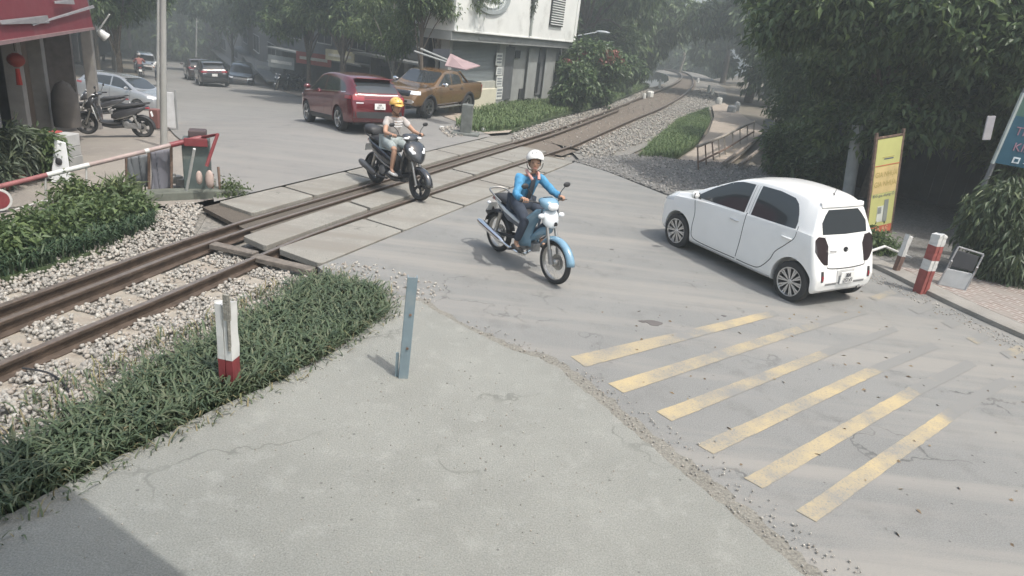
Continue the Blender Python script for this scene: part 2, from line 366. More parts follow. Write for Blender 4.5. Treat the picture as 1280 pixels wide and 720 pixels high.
# track corridor
def gline(pts, n=6): return catmull([np.array(p) for p in pts], n)
near_c = [np.array(W(*q)) for q in [(-8.5, -1.25), (-6, -.80), (-3.9, -.48), (-2.2, -.32), (-.7, -.17), (1, -.03), (4, 0), (8, 0), (12.5, 0)]]+[np.array(G(*q)[:2]) for q in [(720, 180), (790, 150), (827, 135), (852, 121), (865, 109), (866, 99), (858, 92), (838, 87.0)]]
far_c = [np.array(W(*q)) for q in [(-8.5, -.18), (-6, .27), (-3.9, .53), (-2.2, .76), (-.7, .96), (1, 1.08), (4, 1.16), (8, 1.3), (12.5, 1.42)]]+[np.array(G(*q)[:2]) for q in [(697, 161), (765, 137), (813, 118), (838, 108), (850, 101), (852, 96), (847, 91), (830, 86.6)]]
near_p = catmull(near_c, 8); far_p = catmull(far_c, 8)
def side_off(Lc, d):
    out = []
    for i, p in enumerate(Lc):
        t = Lc[min(i+1, len(Lc)-1)]-Lc[max(i-1, 0)]; t = t/np.linalg.norm(t); out.append(p+np.array([-t[1], t[0]])*d)
    return out
def ribbon(name, A, B, z, m, nv=5, crown=0):
    mb = MB(); mb.grid([[(a[0]*(1-j/nv)+b[0]*j/nv, a[1]*(1-j/nv)+b[1]*j/nv, z+crown*math.sin(math.pi*j/nv)) for j in range(nv+1)] for a, b in zip(A, B)])
    return tag(mb.build(name, m, smooth=True), kind='structure')
ribbon('track_bed', side_off(far_p, 1.2), side_off(near_p, -1.6), -.17, M_ballast, 6)
# inner bed of the level crossing, seen in the gaps between the slabs
poly('crossing_bed', [W(-.3, Dv-.03), W(10.1, Dv-.03), W(11.95, 2.35), W(.75, 2.1)], -.045, M_bed, th=.06)

# ---- rails
kk = [i for i, p in enumerate(near_p) if sv(*p)[0] > 10.5]; kf = [i for i, p in enumerate(far_p) if sv(*p)[0] > 11.2]
M_btw = ground_mat('oil stained bed', (.15, .125, .10), (.12, .10, .085), (.20, .17, .14), sc=2, speck=.5, bump=.8, fine=30)
A__ = [near_p[i] for i in kk]; B__ = [far_p[i] for i in kf]; n_ = min(len(A__), len(B__)); ribbon('track_bed.inner', side_off(B__[:n_], .35), side_off(A__[:n_], -.25), -.085, M_btw, 3).name = 'track_bed'
M_rail = mat('rail steel', (.125, .095, .075), rough=.55, metal=.55, var=.25, scale=9, bump=.3, bscale=50)
M_railtop = mat('rail running surface', (.24, .20, .17), rough=.42, metal=.6, var=.2, scale=14)
def rail(path, label, i0=0, i1=None, z=0.0, h=.125, wd=.062):
    P = path[i0:i1]; o = MB()
    prof = [(-.055, -h), (-.055, -h+.012), (-.010, -h+.028), (-.010, -.035), (-wd/2, -.028), (-wd/2, -.004), (-wd/2+.006, 0), (wd/2-.006, 0), (wd/2, -.004), (wd/2, -.028), (.010, -.035), (.010, -h+.028), (.055, -h+.012), (.055, -h)]
    n = len(prof); vs = []
    for i, p in enumerate(P):
        t = P[min(i+1, len(P)-1)]-P[max(i-1, 0)]; t = t/np.linalg.norm(t); nn = np.array([-t[1], t[0]]); s_ = sv(*p)[0]; k = float(np.interp(s_, [-2, -.5, 11, 16, 30, 55], [1.2, 1.0, 1.0, 1.2, 1.7, 2.6])); zt_ = float(np.interp(s_, [12, 30, 55], [0, .05, .12]))
        vs += [(p[0]+nn[0]*a*k, p[1]+nn[1]*a*k, z+zt_+b*k) for a, b in prof]
    fs = [(i*n+j, i*n+(j+1) % n, (i+1)*n+(j+1) % n, (i+1)*n+j) for i in range(len(P)-1) for j in range(n)]
    o.v = vs; o.f = fs; o.m = [1 if (f[0] % n) == 6 else 0 for f in fs]
    o.f += [tuple(range(n)), tuple((len(P)-1)*n+j for j in range(n))]; o.m += [0, 0]
    ob = o.build('rail', [M_rail, M_railtop]); return tag(ob, label, 'rail', 'rails of the single railway line')
rail(near_p, 'long brown rail nearest the camera, running over the slabs to the far curve')
rail(far_p, 'long brown rail on the street side of the track, running to the far curve')
chk = side_off(far_p, -.30)
i_end = next(i for i, p in enumerate(far_p) if sv(*p)[0] > 27)
rail(chk, 'inner guard rail lying just inside the street side rail', 0, i_end, z=.002)
# ---- sleepers
M_sleep = mat('sleeper concrete', (.30, .27, .225), rough=.85, var=.18, scale=5, bump=.5, bscale=60, dirt=((.17, .13, .1), .6), dscale=3)
def mk_sleeper():
    mb = MB(); mb.box((0, 0, -.09), (.24, 2.0, .16)); o = mb.build('sleeper', M_sleep, bevel=.015); return o
arc = [0]
for i in range(1, len(near_p)): arc.append(arc[-1]+np.linalg.norm(near_p[i]-near_p[i-1]))
def at_arc(s, P):
    i = int(np.searchsorted(arc, s))-1; i = max(0, min(i, len(arc)-2)); t = (s-arc[i])/(arc[i+1]-arc[i]); return P[i]*(1-t)+P[i+1]*t
slp = mk_sleeper(); first = True; s = .4; s_end = arc[next(i for i, p in enumerate(near_p) if sv(*p)[0] > -.4)]
s_r0 = arc[next(i for i, p in enumerate(near_p) if sv(*p)[0] > 10.6)]; s_max = arc[next(i for i, p in enumerate(near_p) if sv(*p)[0] > 30)]
clips = []
while s < s_max:
    if s_end-.15 < s < s_r0: s = s_r0
    a, b = at_arc(s, near_p), at_arc(s, far_p); c = (a+b)/2; d = (b-a)/np.linalg.norm(b-a)
    o = slp if first else slp.copy()
    if not first: COL.objects.link(o)
    first = False
    o.location = (c[0], c[1], -.134+random.uniform(-.006, .004)); o.rotation_euler = (0, 0, math.atan2(d[1], d[0])-math.pi/2+random.uniform(-.02, .02))
    left_ = s < s_end+1
    tag(o, 'concrete sleeper among stones under the rails left of the crossing' if left_ else 'sleeper half buried in stones beyond the crossing', 'sleeper', 'sleepers left of the crossing' if left_ else 'sleepers beyond the crossing')
    if left_: clips.append((a, b, d))
    s += .605
# ---- crossing slabs: three rows of cast slabs with dark gaps
def far_v(s): return float(np.interp(s, [-.7, 1, 4, 8, 12.5], [.96, 1.08, 1.16, 1.3, 1.42]))
def slab(corners, label):
    # gap by shrinking, slight tilt and chipped corners
    c = np.mean(np.array(corners), 0); pts = []
    for q in corners:
        q = np.array(q); d = q-c; pts.append(q-d/np.linalg.norm(d)*.038)
    mb = MB(); z = .008+random.uniform(-.004, .003); vs = []
    out = []
    for i, p in enumerate(pts):
        q = pts[(i+1) % 4]; pr = pts[i-1]
        a = p+(pr-p)/np.linalg.norm(pr-p)*random.uniform(.02, .05); b = p+(q-p)/np.linalg.norm(q-p)*random.uniform(.02, .05); out += [a, b]
    mb.prism([tuple(p) for p in out], z-.085, z); o = mb.build('crossing_slab', M_slab, bevel=.008)
    return tag(o, label, 'concrete slab', 'cast slabs of the level crossing')
sk = .17
def row(v0, v1, joints, lab):
    for i in range(len(joints)-1):
        a, b = joints[i], joints[i+1]; f0 = v0 if callable(v0) else (lambda s: v0); f1 = v1 if callable(v1) else (lambda s: v1)
        slab([W(a-sk*0, f0(a)), W(b, f0(b)), W(b+.12, f1(b)), W(a+.12, f1(a))], f'{ORD[i]} slab from the left in the {lab}')
ORD = ['first', 'second', 'third', 'fourth', 'fifth', 'sixth']
row(-.95, -.13, [-.3, 1.72, 3.78, 5.85, 7.95, 10.0], 'camera side row of crossing slabs')
row(lambda s: .13+(.0 if s > 0 else -.1), lambda s: far_v(s)-.45, [-.2, 2.4, 4.4, 6.35, 8.5, 10.9], 'middle row between the rails')
row(lambda s: far_v(s)+.14, lambda s: 2.03+.02*s, [.85, 2.4, 4.25, 6.2, 8.15, 10.7, 11.8], 'street side row of crossing slabs')
# timber lengths closing the end of the crossing
M_wood = mat('weathered timber', (.15, .13, .11), rough=.85, var=.3, scale=10, bump=.6, bscale=40)
mb = MB(); mb.bar((*W(-.52, -.1), -.03), (*W(-.40, -.93), -.055), .15, .07)
tag(mb.build('timber_beam', M_wood, bevel=.01), 'dark timber beam at the corner of slabs outside the camera side rail', 'timber beam')
mb = MB(); mb.bar((*W(-.5, .62), -.03), (*W(-.38, .0), -.055), .14, .07)
tag(mb.build('timber_beam', M_wood, bevel=.01), 'dark timber beam between the rails at the left end of the slabs', 'timber beam')

# ---- stones
def stone_shapes(k=7):
    out = []
    for i in range(k):
        bm = bmesh.new(); bmesh.ops.create_icosphere(bm, subdivisions=1, radius=1)
        sc = RNG.uniform(.55, 1.0, 3)
        V = np.array([v.co[:] for v in bm.verts])*sc*(1+.28*RNG.normal(size=(len(bm.verts), 1))); F = np.array([[v.index for v in f.verts] for f in bm.faces]); bm.free(); out.append((V, F))
    return out
SHP = stone_shapes()
def stones(name, pts, size, m, label, cat='stones', zj=.02):
    pts = np.array(pts); Vs = []; Fs = []; off = 0
    for i, p in enumerate(pts):
        V, F = SHP[i % len(SHP)]; a = RNG.uniform(0, 6.28); b = RNG.uniform(0, 6.28); k = size*(.55+.75*RNG.random())
        ca, sa, cb, sb = math.cos(a), math.sin(a), math.cos(b), math.sin(b)
        Rm = np.array([[ca, -sa, 0], [sa, ca, 0], [0, 0, 1]])@np.array([[1, 0, 0], [0, cb, -sb], [0, sb, cb]])
        Vs.append(V@Rm.T*k+p+np.array([0, 0, RNG.uniform(-.3, 1)*zj])); Fs.append(F+off); off += len(V)
    o = big_mesh(name, np.concatenate(Vs), np.concatenate(Fs), m); return tag(o, label, cat, kind='stuff')
g_ = np.array
M_stone = mat('ballast stones', (.33, .315, .285), rough=.9, var=.2, scale=20, island=[(.15, .14, .125), (.27, .255, .23), (.36, .345, .31), (.28, .235, .195), (.48, .465, .42)])
M_stone2 = mat('shade toned stones', (.22, .21, .2), rough=.9, var=.2, scale=20, island=[(.10, .10, .09), (.18, .175, .165), (.26, .25, .23), (.42, .40, .37)])  # darker copy of the ballast stones, tree shade in the colours
def inpoly(x, y, P):
    c = False; j = len(P)-1
    for i in range(len(P)):
        if (P[i][1] > y) != (P[j][1] > y) and x < (P[j][0]-P[i][0])*(y-P[i][1])/(P[j][1]-P[i][1])+P[i][0]: c = not c
        j = i
    return c
def scatter(P, n, z=0., ok=None):
    xs = [p[0] for p in P]; ys = [p[1] for p in P]; out = []
    tries = 0
    while len(out) < n and tries < n*30:
        tries += 1; x = random.uniform(min(xs), max(xs)); y = random.uniform(min(ys), max(ys))
        if inpoly(x, y, P) and (ok is None or ok(x, y)): out.append((x, y, z))
    return out
def rails_clear(x, y):
    s_, v_ = sv(x, y); vn = float(np.interp(s_, [-8.5, -6, -3.9, -2.2, -.7, 1], [-1.25, -.8, -.48, -.32, -.17, -.03])); vf = vn+1.06
    if s_ > -.65 and vn-1 < v_ < vf+.95 and s_ > -.65+ (v_+.9)*.45: return False
    if abs(v_-vn) < .07 or abs(v_-vf) < .07 or abs(v_-vf+.3) < .07: return False
    if vf-.3 < v_ < vf: return random.random() < .25
    if vn-.45 < v_ < vf+.45:
        for a, b, d in clips:
            q = g_([x, y])-(a+b)/2; al = q@g_([d[1], -d[0]])
            if abs(al) < .105: return random.random() < .12
    return True
leftP = [W(-8, -3.2), W(-5, -2.3), W(-3.5, -1.9), W(-2.2, -2.0), W(-1.2, -2.3), W(-.7, -2.1), W(-.35, -1.2), W(-.3, -.9), W(-.3, 1.2), W(.8, 2.15), W(.7, 2.5), W(-.3, 2.3), W(-1.6, 1.75), W(-2.8, 1.5), W(-5, 1.2), W(-8, .9)]
poly('ballast', [W(-9, -3.2), W(-5, -2.6), W(-.4, -2.9), W(-.25, -1.0), W(-.3, 1.2), W(.85, 2.1), W(.85, 3.0), W(-1, 2.6), W(-3, 2.9), W(-9, 2.9)], -.155, M_ballast, th=.05)
pts = scatter(leftP, 21000, -.150, rails_clear)
pts = [(x, y, z+.10*smooth(.3, .9, abs(sv(x, y)[1]-.35)-.55)+.022*random.random()) for x, y, z in pts]
stones('ballast_stones', pts, .026, M_stone, 'pale broken stones around the rails left of the crossing', 'gravel')
pts = scatter([W(-1.4, -2.9), W(-.3, -1.0), W(.2, -1.2), W(.1, -2.6)], 260, .0); stones('loose_stones', pts, .022, M_stone, 'loose pale stones spilled at the road edge beside the crossing slabs', 'gravel')
# far ballast and shade toned gravel to the right of the track, tree shade in its colour
def pxp(L, z=0): return [tuple(G(a, b, z)[:2]) for a, b in L]
farU = pxp([(600, 166), (640, 163), (690, 147), (760, 131), (800, 114), (826, 105), (836, 99), (832, 92), (818, 88)]); farD = side_off(far_c[8:], -.1)
ra = catmull([np.array(p) for p in farU], 6)
rb = catmull([far_c[8]]+far_c[9:], 6); k = min(len(ra), len(rb))
ribbon('ballast.far', ra[:k], rb[:k], -.10, M_ballast, 3).name = 'ballast'
lowU = catmull(near_c[8:], 6); lowP = [np.array(p) for p in pxp([(735, 205), (790, 188), (835, 165), (880, 140), (905, 125), (905, 108), (880, 93), (850, 87), (842, 86)])]
lowP = catmull(lowP, 6); k = min(len(lowU), len(lowP)); ribbon('ballast.side', lowU[:k], lowP[:k], -.10, M_ballast, 3).name = 'ballast'
P1 = pxp([(640, 163), (690, 148), (760, 131), (800, 114), (826, 105), (838, 108), (813, 118), (765, 138), (697, 162), (640, 177)])
P2 = pxp([(735, 200), (790, 182), (835, 163), (870, 143), (885, 130), (900, 118), (885, 108), (868, 112), (852, 122), (827, 137), (790, 152), (722, 182)])
stones('ballast_stones', scatter(P1, 2600, -.08)+scatter(P2, 5200, -.08), .045, M_stone, 'pale stones beside the rails beyond the crossing', 'gravel', .04)
mid = [tuple(p) for p in side_off(near_c[8:13], .08)]+[tuple(p) for p in side_off(far_c[8:13], -.36)][::-1]
stones('ballast_stones', scatter(mid, 500, -.085), .03, M_stone, 'stones between the rails beyond the crossing', 'gravel', .03)
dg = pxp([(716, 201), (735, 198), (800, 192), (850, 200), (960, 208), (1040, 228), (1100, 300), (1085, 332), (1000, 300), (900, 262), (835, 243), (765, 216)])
poly('gravel_verge', dg, .006, M_shadegrav, th=.15, jit=.04)
stones('gravel', scatter(dg, 5200, .01), .03, M_stone2, 'shade toned gravel with tree shade in its colour, between the track and the white car', 'gravel', .015)
# right hand pavement of small bricks with a kerb
M_kerb = mat('kerb concrete', (.27, .255, .23), rough=.9, var=.2, scale=4, bump=.6, bscale=40, dirt=((.15, .14, .12), .6), dscale=2)
def brickmat():
    m = bpy.data.materials.new('paving bricks'); m.use_nodes = True; nt = m.node_tree; L = nt.links; b = nt.nodes['Principled BSDF']; b.inputs['Roughness'].default_value = .85
    tc = _n(nt, 'ShaderNodeTexCoord'); mp = _n(nt, 'ShaderNodeMapping'); mp.inputs['Rotation'].default_value = (0, 0, R(62)); L.new(tc.outputs['Object'], mp.inputs[0])
    br = _n(nt, 'ShaderNodeTexBrick'); br.inputs['Scale'].default_value = 1; br.inputs['Brick Width'].default_value = .2; br.inputs['Row Height'].default_value = .1; br.inputs['Mortar Size'].default_value = .012; br.inputs['Bias'].default_value = -.2
    br.inputs['Color1'].default_value = (.19, .145, .125, 1); br.inputs['Color2'].default_value = (.26, .215, .19, 1); br.inputs['Mortar'].default_value = (.36, .34, .31, 1)
    L.new(mp.outputs[0], br.inputs['Vector'])
    no = _n(nt, 'ShaderNodeTexNoise'); no.inputs['Scale'].default_value = 2.2; no.inputs['Detail'].default_value = 7; L.new(tc.outputs['Object'], no.inputs['Vector'])
    rp = _n(nt, 'ShaderNodeValToRGB'); rp.color_ramp.elements[0].position = .5; rp.color_ramp.elements[1].position = .66; L.new(no.outputs['Fac'], rp.inputs[0])
    mx = _n(nt, 'ShaderNodeMix', data_type='RGBA'); L.new(rp.outputs[0], mx.inputs[0]); L.new(br.outputs[0], mx.inputs[6]); mx.inputs[7].default_value = (.25, .225, .2, 1); L.new(mx.outputs[2], b.inputs['Base Color'])
    bp = _n(nt, 'ShaderNodeBump'); bp.inputs['Strength'].default_value = .6; bp.inputs['Distance'].default_value = .01; L.new(br.outputs['Fac'], bp.inputs['Height']); bp.invert = True; L.new(bp.outputs[0], b.inputs['Normal'])
    return m
M_brick = brickmat()
kc = catmull([np.array(p) for p in kerbL], 8); ko = side_off(kc, .0); ki = side_off(kc, .34); far_k = side_off(kc, 6.5)
mb = MB()
ka = side_off(kc, 0.0); kb = side_off(kc, .32)
for i in range(len(ka)-1):
    h0 = .075
    mb.grid([[(ka[i][0], ka[i][1], -.1), (ka[i][0]+.0, ka[i][1], h0-.01), (ka[i][0]*.93+kb[i][0]*.07, ka[i][1]*.93+kb[i][1]*.07, h0), (kb[i][0], kb[i][1], h0+.01)],
             [(ka[i+1][0], ka[i+1][1], -.1), (ka[i+1][0], ka[i+1][1], h0-.01), (ka[i+1][0]*.93+kb[i+1][0]*.07, ka[i+1][1]*.93+kb[i+1][1]*.07, h0), (kb[i+1][0], kb[i+1][1], h0+.01)]])
tag(mb.build('kerb', M_kerb, smooth=True), kind='structure')
poly('pavement.bricks', [tuple(p) for p in kb[6:]]+[(20, 1), (20, 12), (9.2, 12.5), (7.2, 10.6)], .088, M_brick, th=.15).name = 'brick_pavement'
poly('yard', [(5.6, 11.5), (6.2, 10.9), (6.5, 10.2), (7.2, 10.6), (9.2, 12.5), (20, 12), (26, 30), (14, 34), (9, 24), (6.5, 16)], .05, M_shadegrav, th=.15)
poly('dirt_path', pxp([(838, 206), (868, 186), (886, 165), (893, 145), (890, 132), (905, 128), (935, 148), (960, 162), (930, 190), (900, 215), (860, 212)]), -.01, M_path, th=.05)
# slabs of pale concrete edging along the dark hollow by the banner
# ---- crossing stripes
def paintmat():
    m = bpy.data.materials.new('worn yellow paint'); m.use_nodes = True; nt = m.node_tree; L = nt.links; b = nt.nodes['Principled BSDF']; b.inputs['Roughness'].default_value = .8
    tc = _n(nt, 'ShaderNodeTexCoord')
    no = _n(nt, 'ShaderNodeTexNoise'); no.inputs['Scale'].default_value = 1.1; no.inputs['Detail'].default_value = 9; no.inputs['Roughness'].default_value = .68; L.new(tc.outputs['Object'], no.inputs['Vector'])
    rp = _n(nt, 'ShaderNodeValToRGB'); rp.color_ramp.elements[0].position = .40; rp.color_ramp.elements[1].position = .62; L.new(no.outputs['Fac'], rp.inputs[0])
    n2 = _n(nt, 'ShaderNodeTexNoise'); n2.inputs['Scale'].default_value = 60; n2.inputs['Detail'].default_value = 3; L.new(tc.outputs['Object'], n2.inputs['Vector'])
    at = _n(nt, 'ShaderNodeAttribute'); at.attribute_name = 'wear'
    ad = _n(nt, 'ShaderNodeMath', operation='ADD', use_clamp=True); L.new(at.outputs['Fac'], ad.inputs[1]); 
    ml = _n(nt, 'ShaderNodeMath', operation='MULTIPLY'); L.new(rp.outputs[0], ml.inputs[0]); ml.inputs[1].default_value = .8; L.new(ml.outputs[0], ad.inputs[0])
    m3 = _n(nt, 'ShaderNodeMath', operation='MULTIPLY_ADD', use_clamp=True); L.new(n2.outputs['Fac'], m3.inputs[0]); m3.inputs[1].default_value = 2.6; m3.inputs[2].default_value = -1.35
    a2 = _n(nt, 'ShaderNodeMath', operation='ADD', use_clamp=True); L.new(ad.outputs[0], a2.inputs[0]); L.new(m3.outputs[0], a2.inputs[1])
    mx = _n(nt, 'ShaderNodeMix', data_type='RGBA'); L.new(a2.outputs[0], mx.inputs[0]); mx.inputs[6].default_value = (.42, .335, .19, 1); mx.inputs[7].default_value = (.195, .193, .182, 1); L.new(mx.outputs[2], b.inputs['Base Color'])
    return m
def stripe_mesh():
    S = [((713, 446), (731, 459), (966, 388), (974, 394), .35), ((760, 480), (779, 492), (996, 408), (1006, 415), .12), ((821, 515), (840, 527), (1040, 433), (1050, 440), .2), ((871, 556), (892, 568), (1088, 458), (1101, 466), .05), ((930, 598), (953, 611), (1136, 484), (1152, 493), .15), ((995, 639), (1020, 653), (1185, 510), (1200, 520), .05)]
    E = [((1135, 386), (1148, 393), (1160, 377), (1172, 383)), ((1176, 403), (1190, 411), (1199, 394), (1212, 401)), ((1208, 423), (1222, 431), (1234, 411), (1246, 418)), ((1250, 441), (1262, 449), (1272, 431), (1283, 437)), ((1085, 372), (1095, 376), (1112, 362), (1122, 367))]
    V = []; F = []; Wr = []
    def quad(a, b, c, d, wf, n):
        a, b, c, d = [np.array(G(*q)) for q in (a, b, c, d)]; o = len(V)
        for i in range(n+1):
            t = i/n; p = a*(1-t)+c*t; q = b*(1-t)+d*t
            j = RNG.normal(size=2)*.0022
            for r in range(4):
                z = p*(1-r/3)+q*(r/3); V.append((z[0]+j[0], z[1]+j[1], .0045)); Wr.append(wf(t))
        for i in range(n):
            for r in range(3): F.append((o+i*4+r, o+i*4+r+1, o+(i+1)*4+r+1, o+(i+1)*4+r))
    for a, b, c, d, k in S:
        quad(a, b, c, d, lambda t: k*(.2+1.1*math.sin(math.pi*min(1, t*1.15))**2)+(.6*smooth(.85, 1, t)), 40)
        # the very worn remainder reaching on towards the kerb
        c2 = (c[0]+(c[0]-a[0])*.35, c[1]+(c[1]-a[1])*.30); d2 = (d[0]+(d[0]-b[0])*.35, d[1]+(d[1]-b[1])*.30)
        if k < .3: quad((c[0], c[1]), (d[0], d[1]), c2, d2, lambda t: .78+.22*t, 14)
    for a, b, c, d in E: quad(a, b, c, d, lambda t: .58, 8)
    me = bpy.data.meshes.new('road_marking'); me.from_pydata(V, [], F); at = me.attributes.new('wear', 'FLOAT', 'POINT'); at.data.foreach_set('value', Wr)
    me.materials.append(paintmat()); o = bpy.data.objects.new('road_marking', me); COL.objects.link(o); tag(o, kind='structure')
stripe_mesh()
# edge of the road surface along the crossing, a strip of dirt and chips
mb = MB()
for px, py, r in [(817, 404, .10), (803, 402, .04), (765, 312, .03), (905, 395, .03)]:
    p = G(px, py); n = 14; mb.prism([(p.x+r*(1+.3*math.sin(3*a+px))*math.cos(a), p.y+r*.8*math.sin(a)) for a in [2*math.pi*i/n for i in range(n)]], .001, .0045)
tag(mb.build('road_patch', mat('tar patch', (.11, .10, .095), rough=.9)), kind='structure')
def debris(name, P, n, size, m, label, z=.004): stones(name, scatter(P, n, z), size, m, label, 'litter', .002)
M_leaf_dry = mat('dry leaves', (.16, .11, .06), rough=.8, var=.3, island=[(.08, .06, .04), (.2, .14, .08), (.3, .24, .14)])
P_ = g_(scatter([(1.5, 5), (3, 3.5), (8, 4), (6.6, 8), (5.9, 10.6), (3, 8), (0.5, 8)], 130, .008)); n = len(P_)
D_ = rand_unit(n); D_[:, 2] *= .1; V, F = leaves(P_, D_, .03+.05*RNG.random(n), .012+.02*RNG.random(n), .1)
tag(big_mesh('fallen_leaves', V, F, M_leaf_dry), 'small dry leaves and crumbs scattered over the road', 'leaves', kind='stuff')
stones('road_grit', scatter([(-1.2, 6.6), (0.2, 6.1), (1.3, 4.6), (2.2, 3.2), (2.6, 3.3), (1.7, 4.8), (.9, 5.8), (-.3, 6.8)], 420, .012), .010, M_stone, 'grit along the broken concrete edge', 'grit', .003)
stones('road_grit', scatter([(5.6, 11), (6.1, 9.6), (6.5, 8.2), (7, 6.9), (6.6, 6.8), (6.2, 8), (5.7, 9.6), (5.2, 11)], 500, .004), .013, M_stone, 'grit gathered in the gutter along the right kerb', 'grit', .003)
stones('road_grit', scatter([(-2.6, 3.7), (-1.6, 6), (0, 5.5), (1.2, 4), (-.5, 2.7), (-2.3, 2.7)], 340, .026), .007, M_stone, 'fine grit lying on the pale concrete', 'grit', .002)

# ---- grass
M_blade = mat('coarse grass blades', (.07, .105, .06), rough=.5, var=.45, scale=1.1, island=[(.045, .068, .04), (.08, .112, .058), (.115, .15, .08), (.18, .19, .115)], trans=.25, spec=.45)
def grass(name, P, n, L, Wd, m, label, z=0, bend=.9, cat='grass'):
    p = g_(scatter(P, n, z)); n = len(p); L_ = L*(.5+.8*RNG.random(n)); W_ = Wd*(.6+.7*RNG.random(n)); a = RNG.uniform(0, 6.283, n)
    H = np.stack([np.cos(a), np.sin(a), 0*a], 1); S = np.stack([-np.sin(a), np.cos(a), 0*a], 1); out = bend*(.35+.8*RNG.random(n))
    up = g_([0, 0, 1.]); P0 = p; P1 = p+(up*.52+H*out[:, None]*.22)*L_[:, None]; P2 = p+(up*.74+H*out[:, None]*.62)*L_[:, None]; P3 = p+(up*.66+H*out[:, None]*1.0)*L_[:, None]
    w_ = W_[:, None]; V = np.stack([P0-S*w_*.35, P0+S*w_*.35, P1-S*w_*.5, P1+S*w_*.5, P2-S*w_*.38, P2+S*w_*.38, P3], 1).reshape(-1, 3); i = np.arange(n)[:, None]*7
    F = np.concatenate([i+g_([[0, 1, 3]]), i+g_([[0, 3, 2]]), i+g_([[2, 3, 5]]), i+g_([[2, 5, 4]]), i+g_([[4, 5, 6]])], 1).reshape(-1, 3)
    return tag(big_mesh(name, V, F, m), label, cat, kind='stuff')
gb = [W(-.75, -1.35), W(-.62, -2.0), W(-1.0, -2.45), W(-1.3, -2.5), W(-2.4, -2.55), W(-3.3, -2.42), W(-4.4, -2.32), W(-5.0, -2.3), W(-7, -2.6), W(-8, -3), W(-7.5, -2.2), W(-5.6, -2.0), W(-4.5, -1.82), W(-3.4, -1.62), W(-2.3, -1.50), W(-1.5, -1.42), W(-1.0, -1.25)]
poly('grass_bed', gb, -.06, M_grassbed, th=.1, jit=.02)
grass('grass', gb, 12000, .25, .017, M_blade, 'strip of coarse long leaved grass between ballast and pale concrete', z=-.06)
M_fg = mat('far grass', (.10, .15, .05), rough=.6, var=.3, scale=2, island=[(.06, .11, .035), (.10, .15, .05), (.15, .19, .08)], trans=.2)
M_dry = mat('dry grass blades', (.24, .21, .11), rough=.7, var=.3, island=[(.16, .13, .07), (.26, .22, .12), (.12, .15, .06)], trans=.2)
gb2 = [W(-.35, -1.2), W(-.45, -2.1), W(-1.0, -2.62), W(-2.4, -2.72), W(-4.4, -2.5), W(-7, -2.7), W(-7, -1.6), W(-5.6, -1.45), W(-4.4, -1.2), W(-3.4, -1.05), W(-2.3, -1.05), W(-1.2, -.95)]
grass('grass', gb2, 2600, .13, .013, M_blade, 'stray grass blades spreading past the edges of the grass strip', z=-.03)
grass('dry_grass', gb2, 1500, .17, .010, M_dry, 'dry straw coloured blades mixed through the grass strip', z=-.04)
gr = pxp([(797, 197), (815, 178), (848, 150), (885, 136), (888, 152), (872, 178), (845, 196)]); poly('grass_bed.far', gr, -.02, M_grassbed, th=.1, jit=.05).name = 'grass_bed'
grass('grass', gr, 9000, .2, .022, M_fg, 'patch of low green grass right of the far track', z=-.02)
gl = pxp([(580, 166), (568, 156), (590, 140), (640, 128), (700, 122), (745, 118), (800, 104), (812, 108), (760, 128), (690, 146), (640, 162)]); poly('grass_bed.left', gl, .0, M_grassbed, th=.1, jit=.05).name = 'grass_bed'
grass('grass', gl, 16000, .24, .03, M_fg, 'green weeds in front of the white building beside the track', z=.0)
# ================================================================== VEHICLES
M_tyre = mat('tyre rubber', (.035, .035, .035), rough=.85, var=.2)
M_alloy = mat('alloy', (.62, .62, .62), rough=.3, metal=.9, var=.05)
M_dark = mat('black plastic', (.03, .03, .032), rough=.55, var=.15)
M_black = mat('gloss black', (.02, .02, .022), rough=.15, coat=.6, var=.05)
M_glass = mat('dark car glass', (.035, .04, .044), rough=.04, spec=.8, var=.02)
M_chrome = mat('chrome', (.75, .75, .75), rough=.12, metal=1, var=.02)
M_plate = mat('number plate', (.72, .72, .70), rough=.5, var=.05)
M_pltxt = mat('plate letters', (.04, .04, .05), rough=.6)
M_red = mat('tail lamp red', (.30, .02, .03), rough=.15, coat=.8, var=.1)
M_clear = mat('lamp glass', (.72, .74, .76), rough=.08, spec=.9, coat=1, var=.05)
M_seam = mat('panel gap', (.03, .03, .03), rough=.9)
def interp(tab, x):
    xs = [a for a, _ in tab]; ys = [b for _, b in tab]
    return float(np.interp(x, xs, ys))
def smooth_tab(tab, n=6):
    P = catmull([np.array(p, float) for p in tab], n); P = sorted([tuple(p) for p in P]); return P
def superlight(o): return o
def eval_mesh(o):
    dg = bpy.context.evaluated_depsgraph_get(); me = bpy.data.meshes.new_from_object(o.evaluated_get(dg)); return me
